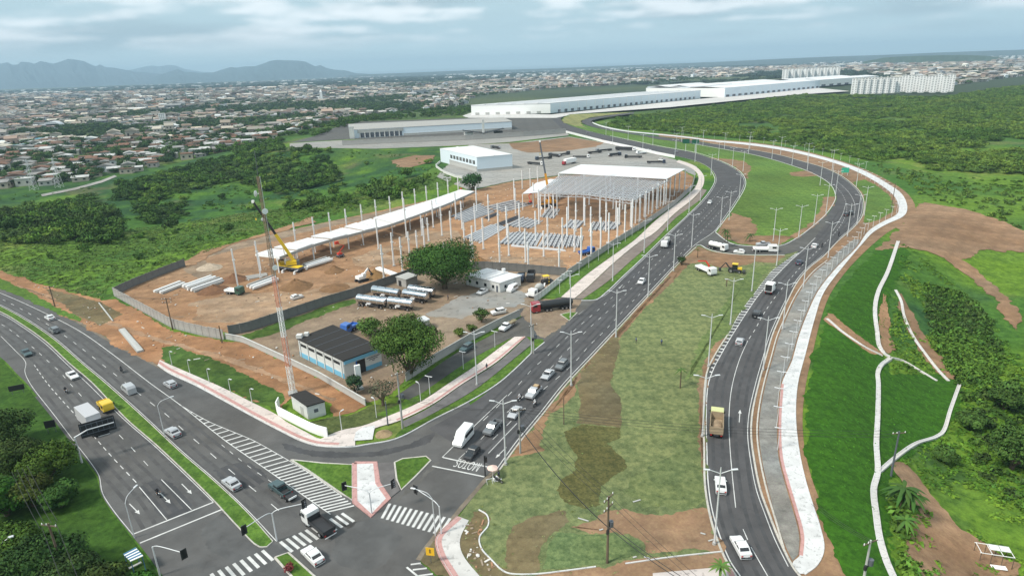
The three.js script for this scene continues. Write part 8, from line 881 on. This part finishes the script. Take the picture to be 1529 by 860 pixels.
// people
function personGeo(J, cols, res = 44) {          // one continuous body from tapered bones
  const S = 2.1, mc = new MarchingCubes(res, new THREE.MeshBasicMaterial(), false, false, 60000), f = mc.field, n = res; let k = 0; const bones = J;
  const sd = (x, y, z) => { let d = 9; for (const [a, b, ra, rb] of bones) { const dx = b[0] - a[0], dy = b[1] - a[1], dz = b[2] - a[2], l = dx * dx + dy * dy + dz * dz || 1e-6; let t = ((x - a[0]) * dx + (y - a[1]) * dy + (z - a[2]) * dz) / l; t = t < 0 ? 0 : t > 1 ? 1 : t; const e = Math.hypot(x - a[0] - dx * t, y - a[1] - dy * t, z - a[2] - dz * t) - (ra + (rb - ra) * t), h = Math.max(0, 0.05 - Math.abs(d - e)) / 0.05; d = Math.min(d, e) - h * h * 0.0125; } return d; };
  for (let z = 0; z < n; z++) for (let y = 0; y < n; y++) for (let x = 0; x < n; x++) f[k++] = -sd((x / n * 2 - 1) * S / 2, (y / n * 2 - 1) * S / 2 + 0.92, (z / n * 2 - 1) * S / 2);
  mc.isolation = 0; mc.update(); const c = mc.count, pos = new Float32Array(c * 3), nor = new Float32Array(c * 3), cl = new Float32Array(c * 3);
  for (let i = 0; i < c; i++) { const X = mc.positionArray[i * 3] * S / 2, Y = mc.positionArray[i * 3 + 1] * S / 2 + 0.92, Z = mc.positionArray[i * 3 + 2] * S / 2; pos.set([X, Y, Z], i * 3); nor.set([mc.normalArray[i * 3], mc.normalArray[i * 3 + 1], mc.normalArray[i * 3 + 2]], i * 3); let bd = 9, bi = 0; bones.forEach(([a, b, ra, rb], q) => { const dx = b[0] - a[0], dy = b[1] - a[1], dz = b[2] - a[2], l = dx * dx + dy * dy + dz * dz || 1e-6; let t = ((X - a[0]) * dx + (Y - a[1]) * dy + (Z - a[2]) * dz) / l; t = t < 0 ? 0 : t > 1 ? 1 : t; const e = Math.hypot(X - a[0] - dx * t, Y - a[1] - dy * t, Z - a[2] - dz * t) - (ra + (rb - ra) * t); if (e < bd) { bd = e; bi = q; } }); cl.set(cols[bones[bi][4]], i * 3); }
  const g = new THREE.BufferGeometry(); g.setAttribute('position', new THREE.BufferAttribute(pos, 3)); g.setAttribute('normal', new THREE.BufferAttribute(nor, 3)); g.setAttribute('color', new THREE.BufferAttribute(cl, 3)); return g;
}
const SKIN = [0.28, 0.15, 0.09], HAIR = [0.02, 0.015, 0.012];
function hand(x, y, z) { const o = [[[x, y, z], [x, y - 0.07, z], 0.03, 0.035, 's']]; for (let i = 0; i < 4; i++) o.push([[x, y - 0.07, z + (i - 1.5) * 0.02], [x + 0.02, y - 0.15 - (i === 1 ? 0.015 : 0), z + (i - 1.5) * 0.022], 0.011, 0.009, 's']); o.push([[x, y - 0.03, z + 0.03], [x + 0.03, y - 0.09, z + 0.05], 0.012, 0.01, 's']); return o; }
const walkJ = (st) => [[[0, 1.02, 0], [0, 1.38, 0], 0.14, 0.16, 't'], [[0, 1.4, -0.15], [0, 1.4, 0.15], 0.08, 0.08, 't'], [[0, 1.45, 0], [0.01, 1.54, 0], 0.055, 0.05, 's'], [[0.02, 1.6, 0], [0.02, 1.68, 0], 0.085, 0.095, 's'], [[0.0, 1.68, 0], [-0.01, 1.72, 0], 0.1, 0.09, 'h'], [[0.11, 1.63, 0], [0.12, 1.61, 0], 0.02, 0.02, 's'], [[0.01, 1.64, -0.1], [0.01, 1.66, -0.1], 0.02, 0.02, 's'], [[0.01, 1.64, 0.1], [0.01, 1.66, 0.1], 0.02, 0.02, 's'], [[0, 0.98, -0.09], [st * 0.16, 0.52, -0.1], 0.1, 0.065, 'p'], [[st * 0.16, 0.52, -0.1], [st * 0.1, 0.1, -0.1], 0.06, 0.045, 'p'], [[st * 0.1, 0.05, -0.1], [st * 0.1 + 0.16, 0.04, -0.11], 0.045, 0.035, 'b'], [[0, 0.98, 0.09], [-st * 0.1, 0.52, 0.1], 0.1, 0.065, 'p'], [[-st * 0.1, 0.52, 0.1], [-st * 0.28, 0.12, 0.1], 0.06, 0.045, 'p'], [[-st * 0.28, 0.06, 0.1], [-st * 0.28 + 0.16, 0.04, 0.11], 0.045, 0.035, 'b'], [[0, 1.4, -0.2], [-st * 0.12, 1.12, -0.24], 0.055, 0.045, 't'], [[-st * 0.12, 1.12, -0.24], [0.02, 0.88, -0.24], 0.042, 0.03, 's'], ...hand(0.02, 0.87, -0.24), [[0, 1.4, 0.2], [st * 0.1, 1.12, 0.24], 0.055, 0.045, 't'], [[st * 0.1, 1.12, 0.24], [st * 0.2, 0.9, 0.23], 0.042, 0.03, 's'], ...hand(st * 0.2, 0.89, 0.23)];
const rideJ = [[[-0.12, 0.85, 0], [0.02, 1.2, 0], 0.14, 0.16, 't'], [[0.03, 1.23, -0.15], [0.03, 1.23, 0.15], 0.08, 0.08, 't'], [[0.05, 1.3, 0], [0.08, 1.38, 0], 0.055, 0.05, 's'], [[0.1, 1.45, 0], [0.1, 1.5, 0], 0.125, 0.135, 'm'], [[0.2, 1.44, 0], [0.215, 1.43, 0], 0.03, 0.03, 's'], [[-0.12, 0.82, -0.1], [0.28, 0.74, -0.17], 0.1, 0.07, 'p'], [[0.28, 0.74, -0.17], [0.1, 0.36, -0.18], 0.065, 0.045, 'p'], [[0.08, 0.3, -0.18], [0.24, 0.28, -0.18], 0.045, 0.035, 'b'], [[-0.12, 0.82, 0.1], [0.28, 0.74, 0.17], 0.1, 0.07, 'p'], [[0.28, 0.74, 0.17], [0.1, 0.36, 0.18], 0.065, 0.045, 'p'], [[0.08, 0.3, 0.18], [0.24, 0.28, 0.18], 0.045, 0.035, 'b'], [[0.03, 1.23, -0.2], [0.25, 1.0, -0.27], 0.055, 0.045, 't'], [[0.25, 1.0, -0.27], [0.5, 1.02, -0.27], 0.042, 0.03, 's'], ...hand(0.52, 1.05, -0.27), [[0.03, 1.23, 0.2], [0.25, 1.0, 0.27], 0.055, 0.045, 't'], [[0.25, 1.0, 0.27], [0.5, 1.02, 0.27], 0.042, 0.03, 's'], ...hand(0.52, 1.05, 0.27)];
const PM = mat([1, 1, 1], { roughness: 0.85 }); PM.vertexColors = true;
const outfit = (t, p) => ({ t, p, s: SKIN, h: HAIR, b: [0.03, 0.025, 0.02], m: [0.02, 0.02, 0.022] });
function person(label, pos, turn, geo) { const m = new THREE.Mesh(geo, PM); m.name = numbered('person'); m.position.copy(pos); m.rotation.y = turn; m.castShadow = m.receiveShadow = true; m.userData = { label, category: 'person', kind: 'thing' }; scene.add(m); }
const gW1 = personGeo(walkJ(1), outfit([0.05, 0.06, 0.09], [0.03, 0.03, 0.04])), gW2 = personGeo(walkJ(0.4), outfit([0.10, 0.14, 0.22], [0.05, 0.05, 0.06])), gR = personGeo(rideJ, outfit([0.03, 0.03, 0.035], [0.03, 0.035, 0.05])), gR2 = personGeo(rideJ, { ...outfit([0.55, 0.55, 0.56], [0.04, 0.05, 0.08]), m: [0.6, 0.6, 0.6] });
person('person in dark clothes walking on the cycle path', G(727, 553).setY(0.12), heading(727, 553, 9, -8), gW1); person('person in dark clothes standing on the pale lawn', G(950, 513).setY(0.06), 0.3, gW2); person('person in blue bending by the planting on the pale lawn', G(988, 516).setY(0.06), 1.4, gW2); person('person beside the vendor at the stop line', G(745, 716).setY(0.08), 2.2, gW1); person('person walking in front of the broad yard tree', G(669, 448).setY(0.03), 0.2, gW1);
const motoP = (() => { const t = new THREE.Group(); t.name = 'motorcycle'; t.userData = { category: 'motorcycle' }; for (const x of [-0.66, 0.66]) { const w = new THREE.Group(); w.name = 'wheel'; w.position.set(x, 0.3, 0); t.add(w); part(w, 'tyre', new THREE.TorusGeometry(0.25, 0.06, 8, 20), VM.tyre); part(w, 'rim', new THREE.CylinderGeometry(0.2, 0.2, 0.03, 12).rotateX(Math.PI / 2), VM.rim); } part(t, 'frame', beam([-0.5, 0.45, 0], [0.4, 0.6, 0], 0.2, 0.3), VM.chassis); part(t, 'tank', new RoundedBoxGeometry(0.5, 0.26, 0.26, 2, 0.09).translate(0.2, 0.82, 0), VM.plate); part(t, 'seat', new RoundedBoxGeometry(0.65, 0.12, 0.24, 2, 0.05).translate(-0.3, 0.78, 0), VM.trim); part(t, 'fork', bar([0.66, 0.3, 0], [0.46, 0.95, 0], 0.05), VM.rim); part(t, 'handlebar', bar([0.48, 1.0, -0.32], [0.48, 1.0, 0.32], 0.02), VM.trim); part(t, 'headlight', new THREE.SphereGeometry(0.1, 10, 8).translate(0.62, 0.88, 0), VM.head); part(t, 'exhaust', bar([0.1, 0.3, 0.16], [-0.7, 0.36, 0.18], 0.045), VM.rim); part(t, 'top_box', new RoundedBoxGeometry(0.36, 0.32, 0.38, 1, 0.05).translate(-0.72, 0.98, 0), VM.trim); return t; })();
for (const [x, y, dx, dy, l, g, c] of [[98, 587, 10, 9, 'on the lower carriageway above the grey lorry', gR, 'black'], [236, 741, 10, 10, 'at the lower left lane arrows', gR, 'black'], [181, 556, -10, -7.6, 'in front of the rounded minivan', gR, 'grey'], [799, 606, -9, 10, 'in white beside the silver pickup', gR2, 'white'], [776, 598, -9, 10, 'ahead of the silver pickup', gR2, 'silver'], [1228, 369, 8, -8, 'beside the white car near the link merge', gR, 'green'], [1253, 352, 7, -9, 'on the outer lane of the right bend', gR, 'black']]) { const p = G(x, y).setY(0.02), a = heading(x, y, dx, dy), m = place(motoP, p, a, `motorcycle ${l}`, 'motorcycles on the roads'); m.traverse(q => { if (q.isMesh && q.material === VM.plate) q.material = pt(c); }); person(`helmeted rider ${l}`, p.clone().setY(0.03), a, g); }
{ const m = place(motoP, G(744, 721).setY(0.07), heading(744, 721, 10, 3), 'black motorcycle parked at the vendor stand', null); m.traverse(q => { if (q.isMesh && q.material === VM.plate) q.material = pt('black'); }); }

[[828, 234, 'dark flat trailer between the left trailers of the upper yard'], [868, 236, 'dark low trailer beside the white box lorry of the upper yard'], [902, 226, 'dark trailer in front of the tan earth strip'], [918, 233, 'dark trailer near the middle of the far fence'], [946, 236, 'dark trailer at the right end of the upper yard'], [800, 246, 'dark trailer at the left edge of the upper yard'], [740, 222, 'dark trailer behind the white hall'], [980, 244, 'dark trailer at the near end of the far fence']].forEach(([x, y, l], i) => lorry('flatbed_lorry', 'lorry', l, x, y, i % 2 ? 10 : -10, i % 3 - 1, ['black', 'white', 'grey', 'navy'][i % 4], 11 + i % 3 * 2, { body: i % 3 ? 'flat' : 'box', bm: VM.trim, bh: 1.2 }));
renderer.render(scene, camera);
